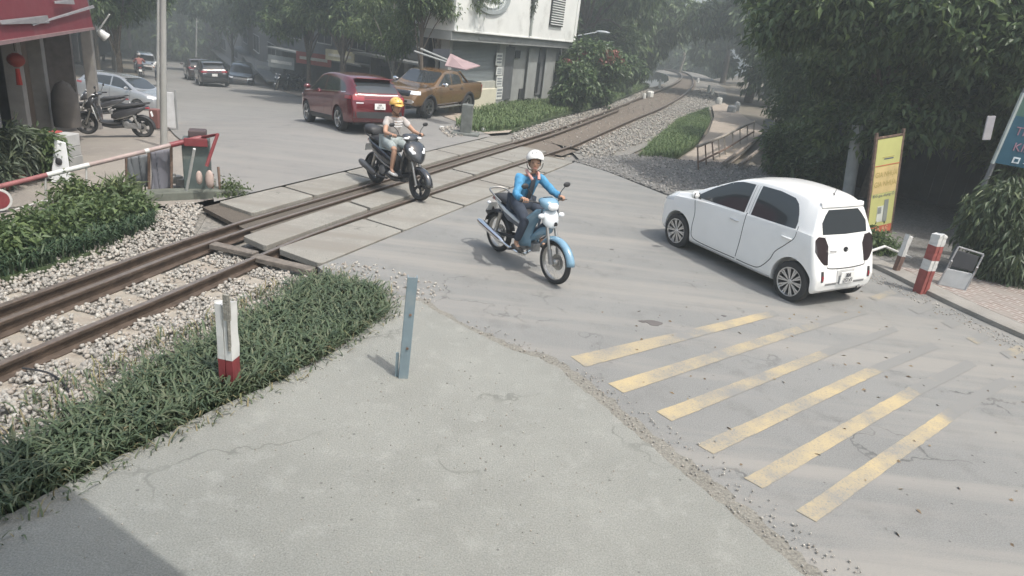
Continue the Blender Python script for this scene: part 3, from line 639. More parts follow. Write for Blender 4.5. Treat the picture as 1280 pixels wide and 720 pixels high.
class Car:
    def __init__(s, sp): s.sp = sp
    def section(s, x):
        sp = s.sp; zb = interp(sp['zb'], x); zt = interp(sp['zt'], x); zs = min(interp(sp['zs'], x), zt-.02); wm = interp(sp['wm'], x); wt = min(interp(sp['wt'], x), wm*.97); ws = wm-sp.get('shoulder', .025)
        h = zs-zb; g = zt-zs
        pts = [(0, zb), (wm*.60, zb), (wm*.88, zb+.005), (wm*.965, zb+.06), (wm*.99, zb+.22*h), (wm, zb+.5*h), (wm*.997, zb+.80*h), (ws*1.0, zs), (ws*.975, zs+min(.03, g*.2)),
               (ws+(wt-ws)*.5, zs+g*.50), (wt+.01, zs+g*.88), (wt-.05, zs+g*.965), (wt*.6, zt-.006*0), (0, zt+.012)]
        return catmull(pts, 3)
    def build(s, paint, parent):
        sp = s.sp; x0, x1 = sp['zt'][0][0], sp['zt'][-1][0]; xs = sorted(set([round(v, 4) for v in list(np.linspace(x0, x1, 56))+[p[0] for p in sp['zt']]+[x0+.02, x0+.05, x1-.02, x1-.05]]))
        L = []; 
        for x in xs:
            h = s.section(x); full = [(x, y, z) for y, z in h]+[(x, -y, z) for y, z in h[::-1][1:-1]]; L.append(full)
        mb = MB(); n = len(L[0]); mb.v = [q for r in L for q in r]
        mb.f = [(i*n+j, i*n+(j+1) % n, (i+1)*n+(j+1) % n, (i+1)*n+j) for i in range(len(L)-1) for j in range(n)]+[tuple(range(n))[::-1], tuple((len(L)-1)*n+j for j in range(n))]; mb.m = [0]*len(mb.f)
        raw = mb.build('raw', [paint, M_dark]); 
        cut = MB(); R_ = sp['arch']
        for wx in (0, sp['wbase']):
            for sy in (1, -1):
                cut.lathe([(R_, sy*(sp['W']/2-.30)), (R_, sy*(sp['W']/2+.2))], (wx, 0, sp['wr']+.01), 'Y', 40)
        co = cut.build('cut', [M_dark]); b = raw.modifiers.new('b', 'BOOLEAN'); b.operation = 'DIFFERENCE'; b.object = co; b.solver = 'EXACT'
        me = eval_mesh(raw)
        if len(me.polygons) < 100: print('BOOLEAN FAILED'); me = raw.data.copy()
        for p in me.polygons:
            c = p.center; ins = False
            for wx in (0, sp['wbase']):
                r = math.hypot(c.x-wx, c.z-sp['wr']-.01)
                if r < R_+.004 and abs(c.y) < sp['W']/2-.0 and (abs(r-R_) < .012 and abs(p.normal.y) < .5 or abs(abs(c.y)-(sp['W']/2-.30)) < .004): ins = True
            p.material_index = 1 if ins else 0
        me.materials.clear(); me.materials.append(paint); me.materials.append(M_dark)
        me.polygons.foreach_set('use_smooth', [True]*len(me.polygons)); me.set_sharp_from_angle(angle=R(38)); me.name = 'body'
        s.bvh = BVHTree.FromPolygons([v.co[:] for v in raw.data.vertices], [tuple(p.vertices) for p in raw.data.polygons])
        bpy.data.objects.remove(raw); bpy.data.objects.remove(co)
        o = bpy.data.objects.new('body', me); COL.objects.link(o); o.parent = parent; return o
    def decal(s, name, m, rows, d, parent, off=.003, depth=.012, label=None, smooth=True):
        d = Vector(d).normalized(); P = []
        for r in rows:
            q = []
            for p in r:
                p = Vector(p)-d*2; h = s.bvh.ray_cast(p, d)
                q.append(h[0]-d*off if h[0] is not None else None)
            P.append(q)
        # fill misses from neighbours
        for r in P:
            for j in range(len(r)):
                if r[j] is None:
                    c = [k for k in r if k is not None]; r[j] = c[0] if c else Vector((0, 0, 0))
        mb = MB(); a, b = len(P), len(P[0]); mb.grid(P)
        ring = [(i, 0) for i in range(a)]+[(a-1, j) for j in range(1, b)]+[(i, b-1) for i in range(a-2, -1, -1)]+[(0, j) for j in range(b-2, 0, -1)]
        o0 = len(mb.v); mb.v += [tuple(P[i][j]+d*depth) for i, j in ring]; k = len(ring)
        for i in range(k): mb.f.append((ring[i][0]*b+ring[i][1], ring[(i+1) % k][0]*b+ring[(i+1) % k][1], o0+(i+1) % k, o0+i)); mb.m.append(0)
        ob = mb.build(name, m, parent, smooth=smooth, sharp=50)
        if label: ob['label'] = label
        return ob
    def side(s, name, m, x0, x1, lo, hi, parent, sy=1, nx=16, nz=6, **k):
        rows = []
        for i in range(nx+1):
            x = x0+(x1-x0)*i/nx; a, b = lo(x), hi(x); rows.append([(x, sy*1.5, a+(b-a)*j/nz) for j in range(nz+1)])
        return s.decal(name, m, rows, (0, -sy, 0), parent, **k)
    def end(s, name, m, y0, y1, lo, hi, parent, back=True, ny=12, nz=8, dirv=None, **k):
        rows = []; sg = 1 if back else -1
        for i in range(ny+1):
            y = y0+(y1-y0)*i/ny; a, b = lo(y), hi(y); rows.append([(-2.5*sg if dirv is None else -2.5*sg, y, a+(b-a)*j/nz) for j in range(nz+1)])
        return s.decal(name, m, rows, dirv or (sg, 0, 0), parent, **k)
    def line_side(s, name, pts, w_, parent, sy=1, m=None):
        P = catmull([np.array(p) for p in pts], 6); rows = []
        for i, p in enumerate(P):
            t = P[min(i+1, len(P)-1)]-P[max(i-1, 0)]; t = t/np.linalg.norm(t); nn = np.array([-t[1], t[0]])*w_/2
            rows.append([(p[0]-nn[0], sy*1.5, p[1]-nn[1]), (p[0]+nn[0], sy*1.5, p[1]+nn[1])])
        return s.decal(name, m or M_seam, rows, (0, -sy, 0), parent, off=.0012, depth=.004)
    def line_end(s, name, pts, w_, parent, back=True, m=None):
        P = catmull([np.array(p) for p in pts], 6); rows = []; sg = 1 if back else -1
        for i, p in enumerate(P):
            t = P[min(i+1, len(P)-1)]-P[max(i-1, 0)]; t = t/np.linalg.norm(t); nn = np.array([-t[1], t[0]])*w_/2
            rows.append([(-2.5*sg, p[0]-nn[0], p[1]-nn[1]), (-2.5*sg, p[0]+nn[0], p[1]+nn[1])])
        return s.decal(name, m or M_seam, rows, (sg, 0, 0), parent, off=.0012, depth=.004)
def wheel(parent, loc, r, wd, sy, spokes=10, rimr=.68, twin=True, rimm=None):
    mb = MB(); R_ = r
    prof = [(R_*rimr, -wd/2*.9), (R_*.86, -wd/2), (R_*.965, -wd/2*.86), (R_, -wd/2*.6), (R_, wd/2*.6), (R_*.965, wd/2*.86), (R_*.86, wd/2), (R_*rimr, wd/2*.9)]
    mb.lathe(prof, (0, 0, 0), 'Y', 40, close=True); wo = mb.build('wheel', M_tyre, parent, smooth=True); wo.location = loc
    rb = MB(); rr = R_*rimr; yo = sy*wd*.38
    rb.lathe([(rr*1.0, sy*wd*.46), (rr*1.03, sy*wd*.5), (rr*.96, sy*wd*.47), (rr*.93, sy*wd*.1), (rr*.93, -sy*wd*.3)], (0, 0, 0), 'Y', 36, mi=0, cap=False)
    rb.lathe([(.001, sy*wd*.05), (rr*.94, sy*wd*.03)], (0, 0, 0), 'Y', 24, mi=1, cap=False)
    rb.lathe([(.001, yo+sy*.012), (rr*.15, yo+sy*.01), (rr*.2, yo-sy*.01), (rr*.2, 0)], (0, 0, 0), 'Y', 16, mi=0)
    for k in range(spokes):
        a = 2*math.pi*k/spokes
        for da in ((-.10, .10) if twin else (0,)):
            p = Vector((math.cos(a)*rr*.15, yo, math.sin(a)*rr*.15)); q = Vector((math.cos(a+da)*rr*.97, yo+sy*.004, math.sin(a+da)*rr*.97))
            dd = (q-p); ll = dd.length; dd.normalize(); nrm = Vector((0, 1, 0)); b = dd.cross(nrm)
            w0, w1 = rr*.035, rr*.06*(1 if twin else 2)
            rb.slab([p-b*w0, q-b*w1, q+b*w1, p+b*w0], (0, -sy*.02, 0), mi=0)
    ro = rb.build('rim', [rimm or M_alloy, M_dark], wo, smooth=True, sharp=30); return wo
def plate(parent, c, d=(-1, 0, 0), w_=.33, h=.2, l1='30A', l2='218.57', yaw=0):
    mb = MB(); mb.box((0, 0, 0), (.012, w_, h)); o = mb.build('number_plate', M_plate, parent, bevel=.004); o.location = c; o.rotation_euler = (0, 0, yaw)
    return o
def mirror(parent, c, sy, m, s=1.0):
    mb = MB(); mb.ell((0, sy*.02, .02), (.055*s, .10*s, .065*s), 16, 10); o = mb.build('mirror', m, parent, smooth=True); o.location = c
    g = MB(); g.box((-.035*s, sy*.02, .02), (.012, .15*s, .09*s)); g.build('mirror_glass', M_glass, o, bevel=.01)
    a = MB(); a.bar((0, -sy*.12, -.04), (0, 0, 0), .05*s, .03*s); a.build('bracket', M_dark, o, bevel=.005)
    return o

def hatchback():
    paint = mat('white car paint', (.80, .80, .78), rough=.28, coat=.7, var=.015, dirt=((.66, .64, .60), .25), dscale=2)
    t = thing('hatchback', 'white five door hatchback with dark windows turning across the road', 'car')
    sp = dict(W=1.60, wbase=2.385, wr=.285, arch=.332,
        zb=[(-.62, .36), (-.55, .27), (-.35, .22), (.5, .18), (2.0, .18), (2.6, .2), (2.9, .22), (3.03, .30)],
        zt=smooth_tab([(-.62, .60), (-.605, .74), (-.585, .86), (-.56, .99), (-.50, 1.17), (-.415, 1.335), (-.30, 1.395), (.1, 1.45), (.6, 1.482), (1.0, 1.468), (1.3, 1.415), (1.55, 1.32), (1.95, 1.13), (2.22, .985), (2.4, .94), (2.65, .89), (2.85, .82), (2.97, .70), (3.03, .58)], 4),
        zs=[(-.62, .58), (-.5, .97), (0, .985), (.8, .955), (1.6, .915), (2.2, .87), (2.6, .82), (2.9, .72), (3.03, .54)],
        wm=smooth_tab([(-.62, .655), (-.58, .715), (-.45, .765), (-.2, .79), (.1, .80), (.6, .797), (1.2, .795), (1.9, .795), (2.35, .795), (2.6, .77), (2.8, .715), (2.93, .62), (3.03, .46)], 4),
        wt=[(-.62, .6), (-.54, .585), (-.415, .53), (0, .555), (1.2, .575), (1.6, .60), (2.2, .68), (2.6, .66), (3.03, .40)])
    c = Car(sp); c.build(paint, t)
    for sy in (1, -1):
        for wx in (0, 2.385): wheel(t, (wx, sy*.705, .285), .285, .17, sy, 10, .70)
        lo = lambda x: interp([(-.1, 1.02), (.1, 1.005), (1, .975), (2.1, .94)], x)
        f1 = c.side('front_window', M_glass, 1.06, 2.10, lo, lambda x: max(lo(x)+.004, min(interp([(1.06, 1.385), (1.3, 1.37), (1.5, 1.315), (1.8, 1.16), (2.1, .955)], x), 1.4)), t, sy)
        f2 = c.side('rear_window', M_glass, .07, .93, lo, lambda x: max(lo(x)+.01, interp([(.07, 1.10), (.13, 1.21), (.22, 1.31), (.34, 1.375), (.6, 1.405), (.93, 1.398)], x)), t, sy)
        for a in (.965, 1.025): c.line_side('pillar_trim', [(a-.0, .985), (a+.0, 1.2), (a+.0, 1.385)], .012, t, sy, mat('pillar trim grey', (.45, .45, .44), rough=.4))
        c.line_side('door_seam', [(1.0, .985), (.995, .8), (1.0, .55), (1.03, .30)], .012, t, sy)
        c.line_side('door_seam', [(1.04, .268), (1.6, .262), (1.97, .29), (2.03, .45), (2.02, .7), (2.1, .92)], .012, t, sy)
        c.line_side('door_seam', [(1.0, .268), (.75, .268), (.56, .30), (.40, .47), (.33, .62), (.16, .78), (.03, .90), (.02, 1.05)], .012, t, sy)
        c.side('sill', mat('sill grey', (.5, .5, .49), rough=.5), .36, 2.04, lambda x: .205, lambda x: .235, t, sy, off=.008)
        for hx, hz in ((1.19, .83), (.20, .86)):
            mb = MB(); mb.tube(catmull([(hx-.085, sy*.0, 0), (hx-.05, sy*.032, .004), (hx+.05, sy*.032, .004), (hx+.085, 0, 0)], 3), .013, 8); o = mb.build('door_handle', M_alloy if hx > 1 else paint, t, smooth=True)
            h = c.bvh.ray_cast(Vector((hx, sy*2, hz)), Vector((0, -sy, 0))); o.location = (0, h[0].y, hz)
        # crease highlight strip under the handles is in the body; fuel flap on the left
        mirror(t, (1.97, sy*.90, .985), sy, paint, .95)
        # tail lamp wrapping the corner: lens projected diagonally
        rows = []
        for i in range(13):
            a = i/12; rows.append([(-.62+.0, sy*(.47+.42*a), (.60+.10*a*a)+((1.03-.06*(1-a))-(.60+.10*a*a))*j/8) for j in range(9)])
        def lamp(name, m, z0f, z1f, a0, a1, off):
            rows = []
            for i in range(11):
                a = a0+(a1-a0)*i/10; z0, z1 = z0f(a), z1f(a); rows.append([Vector((-.60, sy*.62, 0))+Vector((.5, sy*.6, 0)).normalized()*((a-.5)*.27)+Vector((0, 0, z0+(z1-z0)*j/7)) for j in range(8)])
            return c.decal(name, m, rows, (.77, -sy*.64, 0), t, off=off, depth=.02)
        M_lens = mat('smoked tail lens', (.03, .02, .02), rough=.12, coat=1, var=.1)
        lo_ = lambda a: .60+.14*abs(a-.25)**1.2+.10*a; hi_ = lambda a: .965+.03*a-.14*max(0, .25-a)*3-.2*max(0, a-.75)**1.0
        la = lamp('tail_light', M_lens, lo_, hi_, .0, 1., .012)
        # rear bumper reflector slot
        c.end('reflector', M_dark, sy*.565, sy*.625, lambda y: .40, lambda y: .545, t, off=.006)
        c.end('reflector', M_red, sy*.575, sy*.61, lambda y: .42, lambda y: .485, t, off=.010)
        # headlamp
        rows = []
        for i in range(11):
            a = i/10; z0, z1 = .66+.10*a, .74+.16*a; rows.append([Vector((2.85, sy*.62, 0))+Vector((-.75, sy*.6, 0)).normalized()*((a-.5)*.62)+Vector((0, 0, z0+(z1-z0)*j/6)) for j in range(7)])
        c.decal('headlight', M_clear, rows, (-.5, -sy*.86, -.0), t, off=.006)
    # rear
    c.end('rear_window', M_glass, -.56, .56, lambda y: .995+.02*abs(y), lambda y: 1.31-.14*max(0, abs(y)-.40)/.14, t, off=.005)
    c.line_end('tailgate_seam', [(-.50, .98), (-.52, .8), (-.49, .62), (-.42, .575), (0, .56), (.42, .575), (.49, .62), (.52, .8), (.50, .98)], .012, t)
    mb = MB(); sec = []
    for i in range(13):
        y = -.53+1.06*i/12; k = 1-(abs(y)/.55)**6*.22
        sec.append([(-.28, y*.98, 1.40), (-.46, y, 1.395), (-.535*k-.0, y, 1.368), (-.53*k, y, 1.348), (-.40, y, 1.32), (-.28, y*.98, 1.37)])
    n = 6; mb.v = [q for s_ in sec for q in s_]; mb.f = [(i*n+j, i*n+(j+1) % n, (i+1)*n+(j+1) % n, (i+1)*n+j) for i in range(12) for j in range(n)]+[tuple(range(n)), tuple(12*n+j for j in range(n))]; mb.m = [0]*len(mb.f)
    mb.build('spoiler', paint, t, smooth=True, sharp=50)
    mb = MB(); mb.tube([(-.05, .0, 1.46), (-.02, 0, 1.475)], .014, 8); mb.tube([(-.04, 0, 1.47), (-.13, 0, 1.55)], .005, 6); mb.build('antenna', M_dark, t, smooth=True)
    plate(t, (-.645, .0, .44), w_=.34, h=.165)
    mb = MB(); mb.box((-.632, 0, .44), (.02, .44, .2)); mb.build('plate_shade', mat('bumper shade grey', (.5, .5, .49), rough=.5), t, bevel=.01)  # raised grey panel, painted as the shade around the plate
    for zz, s_, w_ in ((.475, '30A', 5), (.405, '257.43', 9)):
        text_obj('plate_text', s_, .085, M_pltxt, t, (-.6525, .0, zz), (R(90), 0, R(-90)))
    mb = MB(); mb.ell((-.612, 0, .80), (.012, .062, .034), 16, 10); mb.build('badge', M_black, t, smooth=True)
    text_obj('badge_text', 'KIA', .036, M_alloy, t, (-.628, 0, .80), (R(90), 0, R(-90)), .001)
    text_obj('badge_text', 'Morning', .05, M_alloy, t, (-.604, .36, .80), (R(90), 0, R(-90)), .003)
    c.end('rear_valance', mat('valance grey', (.20, .20, .20), rough=.6), -.50, .50, lambda y: .345, lambda y: .375-.0*abs(y), t, off=.012)
    mb = MB(); mb.lathe([(.028, -.6), (.028, -.35), (.022, -.35), (.022, -.6)], (0, -.42, .27), 'X', 14, close=True); mb.build('exhaust', M_chrome, t, smooth=True)
    # windscreen and bonnet
    rows = []
    for i in range(15):
        y = -.62+1.24*i/14; k = (abs(y)/.62)**2*.10
        rows.append([(x, y, 4) for x in np.linspace(1.56-k*.4, 2.17-k*1.4, 9)])
    c.decal('windscreen', M_glass, rows, (0, 0, -1), t, off=.004)
    rows = [[(x, y, 4) for y in (-.5, .5)] for x in (2.235, 2.30)]; c.decal('wiper_cowl', M_dark, rows, (0, 0, -1), t, off=.003)
    c.end('grille', M_dark, -.35, .35, lambda y: .56, lambda y: .60, t, back=False, off=.006); c.end('lower_grille', M_dark, -.34, .34, lambda y: .32, lambda y: .42, t, back=False, off=.006)
    mb = MB(); mb.box((1.2, 0, .24), (2.9, 1.3, .1)); mb.build('underbody', M_dark, t)
    return t
def suv(name, label, col, l1, group=None, light=True, detail=True):
    paint = mat('paint '+name+str(col), col, rough=.22, coat=.9, var=.03, metal=.35)
    t = thing(name, label, 'car', group=group)
    sp = dict(W=1.86, wbase=2.70, wr=.35, arch=.40, shoulder=.03,
        zb=[(-.95, .42), (-.85, .32), (-.5, .26), (.5, .22), (2.4, .22), (3.2, .26), (3.58, .36)],
        zt=smooth_tab([(-.95, .72), (-.93, .90), (-.90, 1.02), (-.85, 1.11), (-.70, 1.28), (-.50, 1.45), (-.30, 1.54), (0, 1.60), (.8, 1.66), (1.3, 1.645), (1.7, 1.57), (2.1, 1.36), (2.5, 1.14), (2.75, 1.10), (3.1, 1.05), (3.4, .98), (3.54, .82), (3.60, .66)], 4),
        zs=[(-.95, .68), (-.85, 1.06), (0, 1.10), (1, 1.07), (2.3, 1.02), (3, .97), (3.4, .85), (3.6, .6)],
        wm=smooth_tab([(-.95, .76), (-.90, .83), (-.7, .885), (-.3, .92), (0, .93), (1, .92), (2, .92), (2.7, .925), (3.1, .89), (3.4, .80), (3.52, .70), (3.6, .55)], 4),
        wt=[(-.95, .7), (-.85, .70), (-.68, .64), (0, .68), (1.4, .68), (2.5, .78), (3.1, .76), (3.6, .5)])
    c = Car(sp); c.build(paint, t)
    for sy in (1, -1):
        for wx in (0, 2.70): wheel(t, (wx, sy*.80, .35), .35, .23, sy, 5, .68)
        lo = lambda x: interp([(-.55, 1.16), (1, 1.125), (2.35, 1.09)], x)
        c.side('side_window', M_glass, -.42, 1.08, lo, lambda x: max(lo(x)+.02, interp([(-.42, 1.24), (-.25, 1.36), (0, 1.44), (.4, 1.50), (1.08, 1.545)], x)), t, sy)
        c.side('side_window', M_glass, 1.16, 2.35, lo, lambda x: max(lo(x)+.01, interp([(1.16, 1.56), (1.5, 1.53), (1.7, 1.46), (2.0, 1.30), (2.35, 1.10)], x)), t, sy)
        c.line_side('window_trim', [(-.45, 1.14), (1, 1.105), (2.4, 1.07)], .022, t, sy, M_chrome)
        c.side('arch_cladding', M_dark, .42, 2.28, lambda x: .245, lambda x: .40, t, sy, off=.006)
        c.line_side('sill_trim', [(.45, .37), (1.4, .36), (2.2, .37)], .03, t, sy, M_chrome)
        c.line_side('door_seam', [(1.12, 1.1), (1.1, .8), (1.12, .42)], .012, t, sy); c.line_side('door_seam', [(2.28, 1.06), (2.25, .8), (2.2, .42)], .012, t, sy)
        c.line_side('door_seam', [(.1, 1.1), (.25, .95), (.42, .7), (.5, .42)], .012, t, sy)
        mirror(t, (2.15, sy*1.02, 1.14), sy, paint, 1.2)
        c.end('tail_light', M_red, sy*.46, sy*.80, lambda y: .93, lambda y: 1.02+.03*abs(y), t, off=.012)
        c.side('tail_light', M_red, -.84, -.52, lambda x: .96, lambda x: 1.05, t, sy, off=.010)
        c.end('reflector', M_clear, sy*.50, sy*.72, lambda y: .85, lambda y: .875, t, off=.010)
        if light:
            rows = [[Vector((3.4, sy*.78, .86+.09*j/4))+Vector((-.7, sy*.7, 0)).normalized()*((i/8-.5)*.45) for j in range(5)] for i in range(9)]
            c.decal('headlight', M_clear, rows, (-.6, -sy*.8, 0), t, off=.006)
    c.end('rear_window', M_glass, -.64, .64, lambda y: 1.145, lambda y: 1.45-.2*max(0, abs(y)-.48), t, off=.006)
    c.line_end('chrome_strip', [(-.70, 1.10), (0, 1.085), (.70, 1.10)], .028, t, m=M_chrome)
    c.end('light_bar', M_red, -.45, .45, lambda y: .955, lambda y: .975, t, off=.009)
    c.end('bumper_trim', M_dark, -.80, .80, lambda y: .44, lambda y: .62, t, off=.008)
    c.line_end('bumper_chrome', [(-.72, .535), (-.5, .50), (0, .50), (.5, .50), (.72, .535)], .035, t, m=M_chrome)
    plate(t, (-.985, .0, .775), w_=.34, h=.17); 
    if detail:
        text_obj('plate_text', '30K', .08, M_pltxt, t, (-.9925, 0, .81), (R(90), 0, R(-90))); text_obj('plate_text', '482.16', .08, M_pltxt, t, (-.9925, 0, .74), (R(90), 0, R(-90)))
    mb = MB(); mb.box((-.50, 0, 1.515), (.30, 1.16, .03), rot=Matrix.Rotation(R(8), 3, 'Y')); mb.build('spoiler', paint, t, bevel=.012)
    rows = []
    for i in range(13):
        y = -.70+1.40*i/12; k = (abs(y)/.70)**2*.12; rows.append([(x, y, 4) for x in np.linspace(1.72-k*.4, 2.46-k*1.2, 8)])
    c.decal('windscreen', M_glass, rows, (0, 0, -1), t, off=.004)
    c.end('grille', M_dark, -.45, .45, lambda y: .55, lambda y: .82, t, back=False, off=.006)
    mb = MB(); mb.box((1.3, 0, .3), (3.9, 1.4, .12)); mb.build('underbody', M_dark, t)
    return t
def pickup():
    col = (.20, .115, .05)
    paint = mat('orange metallic paint', col, rough=.25, coat=.9, var=.03, metal=.35)
    t = thing('pickup_truck', 'orange double cab pickup parked nose out before the roller shutter building', 'pickup truck')
    sp = dict(W=1.88, wbase=3.20, wr=.39, arch=.46, shoulder=.03,
        zb=[(-1.25, .55), (-1.1, .50), (0, .46), (2, .44), (3.7, .44), (4.0, .5), (4.08, .55)],
        zt=[(-1.25, 1.22), (-1.2, 1.28), (.35, 1.28), (.42, 1.30), (.52, 1.62), (.68, 1.76), (1.2, 1.82), (1.7, 1.80), (2.0, 1.73), (2.45, 1.42), (2.75, 1.24), (3.2, 1.20), (3.6, 1.16), (3.85, 1.10), (3.98, .98), (4.08, .80)],
        zs=[(-1.25, 1.15), (-1.1, 1.22), (.4, 1.22), (2.7, 1.16), (3.4, 1.08), (3.9, 1.0), (4.08, .75)],
        wm=smooth_tab([(-1.25, .88), (-1.1, .92), (0, .93), (2, .93), (3.2, .94), (3.6, .92), (3.85, .87), (4.0, .80), (4.08, .72)], 4),
        wt=[(-1.25, .86), (.3, .86), (.6, .70), (1.7, .70), (2.6, .80), (3.4, .82), (4.08, .66)])
    c = Car(sp); c.build(paint, t)
    for sy in (1, -1):
        for wx in (0, 3.2): wheel(t, (wx, sy*.79, .39), .39, .26, sy, 6, .62, rimm=mat('grey alloy', (.25, .25, .25), rough=.35, metal=.8))
        lo = lambda x: interp([(.5, 1.27), (2.7, 1.22)], x)
        c.side('side_window', M_glass, .68, 1.42, lo, lambda x: max(lo(x)+.02, interp([(.68, 1.50), (.8, 1.63), (1.42, 1.69)], x)), t, sy)
        c.side('side_window', M_glass, 1.50, 2.52, lo, lambda x: max(lo(x)+.01, interp([(1.50, 1.69), (1.85, 1.65), (2.05, 1.55), (2.35, 1.35), (2.52, 1.24)], x)), t, sy)
        c.line_side('door_seam', [(1.46, 1.2), (1.45, .9), (1.46, .52)], .012, t, sy); c.line_side('door_seam', [(2.52, 1.2), (2.5, .9), (2.5, .52)], .012, t, sy); c.line_side('door_seam', [(.60, 1.22), (.58, .9), (.62, .6)], .012, t, sy); c.line_side('door_seam', [(.44, 1.25), (.44, .9), (.44, .55)], .014, t, sy)
        for hx in (.72, 1.62):
            mb = MB(); mb.box((hx, sy*.945, 1.10), (.18, .03, .035)); mb.build('door_handle', M_dark, t, bevel=.01)
        mirror(t, (2.42, sy*1.07, 1.27), sy, M_chrome, 1.35)
        mb = MB(); mb.bar((.75, sy*.92, .40), (2.55, sy*.92, .40), .16, .05); mb.build('side_step', M_alloy, t, bevel=.015)
        for wx in (0, 3.2):
            mb = MB()
            pr = [(math.cos(a)*r_+wx, math.sin(a)*r_+.40) for r_ in (.46, .53) for a in np.linspace(-.15, math.pi+.15, 17)]
            h = 17
            vs = [(x, sy*(.955), z) for x, z in pr]+[(x, sy*(.85), z) for x, z in pr]
            fs = [(i, i+1, h+i+1, h+i) for i in range(16)]+[(34+i, 34+i+1, 34+h+i+1, 34+h+i) for i in range(16)]+[(h+i, h+i+1, 34+h+i+1, 34+h+i) for i in range(16)]+[(i, i+1, 34+i+1, 34+i) for i in range(16)]
            mb.add(vs, fs); mb.build('arch_flare', M_dark, t, smooth=True)
        rows = [[Vector((3.95, sy*.72, .93+.13*j/4))+Vector((-.55, sy*.8, 0)).normalized()*((i/8-.5)*.42) for j in range(5)] for i in range(9)]
        c.decal('headlight', M_clear, rows, (-.75, -sy*.66, 0), t, off=.008)
        mb = MB(); mb.box((-1.255, sy*.84, 1.0), (.03, .12, .36)); mb.build('tail_light', M_red, t, bevel=.01)
        mb = MB(); mb.bar((.50, sy*.66, 1.74), (-.15, sy*.72, 1.30), .10, .05); mb.build('sports_bar', paint, t, bevel=.02)
        c.end('fog_lamp', M_clear, sy*.58, sy*.74, lambda y: .64, lambda y: .70, t, back=False, off=.014)
    c.end('grille', M_black, -.54, .54, lambda y: .86, lambda y: 1.05, t, back=False, off=.012)
    mb = MB()
    for z in (.90, .955, 1.01): mb.bar((4.06+.03*(.95-z), -.5, z), (4.06+.03*(.95-z), .5, z), .02, .015)
    mb.build('grille_bar', M_dark, t); c.end('bumper', mat('bumper silver', (.45, .42, .38), rough=.4, metal=.4), -.70, .70, lambda y: .58, lambda y: .74, t, back=False, off=.05, depth=.06)
    c.end('lower_grille', M_dark, -.5, .5, lambda y: .62, lambda y: .70, t, back=False, off=.056)
    plate(t, (4.15, 0, .70), w_=.46, h=.11)
    rows = []
    for i in range(13):
        y = -.72+1.44*i/12; k = (abs(y)/.72)**2*.10; rows.append([(x, y, 4) for x in np.linspace(2.03-k*.4, 2.70-k*1.2, 8)])
    c.decal('windscreen', M_glass, rows, (0, 0, -1), t, off=.004)
    rows = [[(x, y, 4) for y in (-.76, 0, .76)] for x in (-1.15, -.4, .33)]; c.decal('bed_cover', M_dark, rows, (0, 0, -1), t, off=.01)
    mb = MB(); mb.box((1.4, 0, .5), (4.4, 1.4, .14)); mb.build('underbody', M_dark, t)
    return t
def place_car(o, pr, pf, wb_, half):
    """put the car so its left wheels stand on ground points pr (rear) and pf (front)"""
    pr = Vector(pr); pf = Vector(pf); d = (pf-pr); a = math.atan2(d.y, d.x); n = Vector((-math.sin(a), math.cos(a), 0)); c = pr-n*half
    o.location = (c.x, c.y, pr.z); o.rotation_euler = (0, -math.atan2(d.z, math.hypot(d.x, d.y)), a)
hb = hatchback()
for o in [x for x in COL.objects if x.parent == hb and x.name.split('.')[0] != 'wheel']:
    if abs(o.location.x) > .3:
        if o.name.startswith(('plate_text', 'badge_text')): o.location.x -= .075
        if o.location.x < -.33: o.location.x = -.31+(o.location.x+.31)*.25-.012+.32*max(0, o.location.z-.45)
        continue
    for v_ in o.data.vertices:
        if v_.co.x < -.31: v_.co.x = -.31+(v_.co.x+.31)*.25
        v_.co.x += .32*max(0, v_.co.z-.45)*smooth(.35, -.45, v_.co.x) if False else .32*max(0, v_.co.z-.45)*(1-smooth(-.45, .35, v_.co.x))
place_car(hb, G(980, 374.5), G(843, 308.5), 2.385, .62); hb.scale = (.98, .78, .98); hb.rotation_euler.x = R(-1.5)
sv_ = suv('suv_car', 'dark red suv with chrome strip driving away beyond the crossing', (.13, .008, .014), '')
a_ = R(127); p = T(424, 163); place_car(sv_, p, (p.x+2.7*math.cos(a_), p.y+2.7*math.sin(a_), terr(p.x+2.7*math.cos(a_), p.y+2.7*math.sin(a_))), 2.7, .78); sv_.scale = (.93, .9, .91)
pk = pickup(); pr_, pf_ = T(584, 141), T(534, 148.5); place_car(pk, pr_, pf_, 3.2, .8); pk.scale = (.92, .88, .83)
def far_car(col, label, px, py, ang, group=None, kind=None, sc=1):
    o = suv('parked_car', label, col, '', group, detail=False); p = T(px, py); o.location = p; o.rotation_euler = (R(-3), R(3), R(ang)); o.scale = (sc,)*3; return o
far_car((.02, .02, .024), 'black hatchback parked at the right of the street in the distance', 268, 108, 121)
far_car((.05, .03, .03), 'dark maroon car half hidden behind the black car far up the street', 251, 101, 121)
far_car((.02, .025, .03), 'dark car parked nose out on the far pavement beside the black one', 303, 104, 290)
far_car((.75, .75, .74), 'small white car driving far down the street', 181, 87, 301)
far_car((.33, .34, .35), 'silver car parked behind the shop scooter at the left', 132, 130, -12, sc=.8)
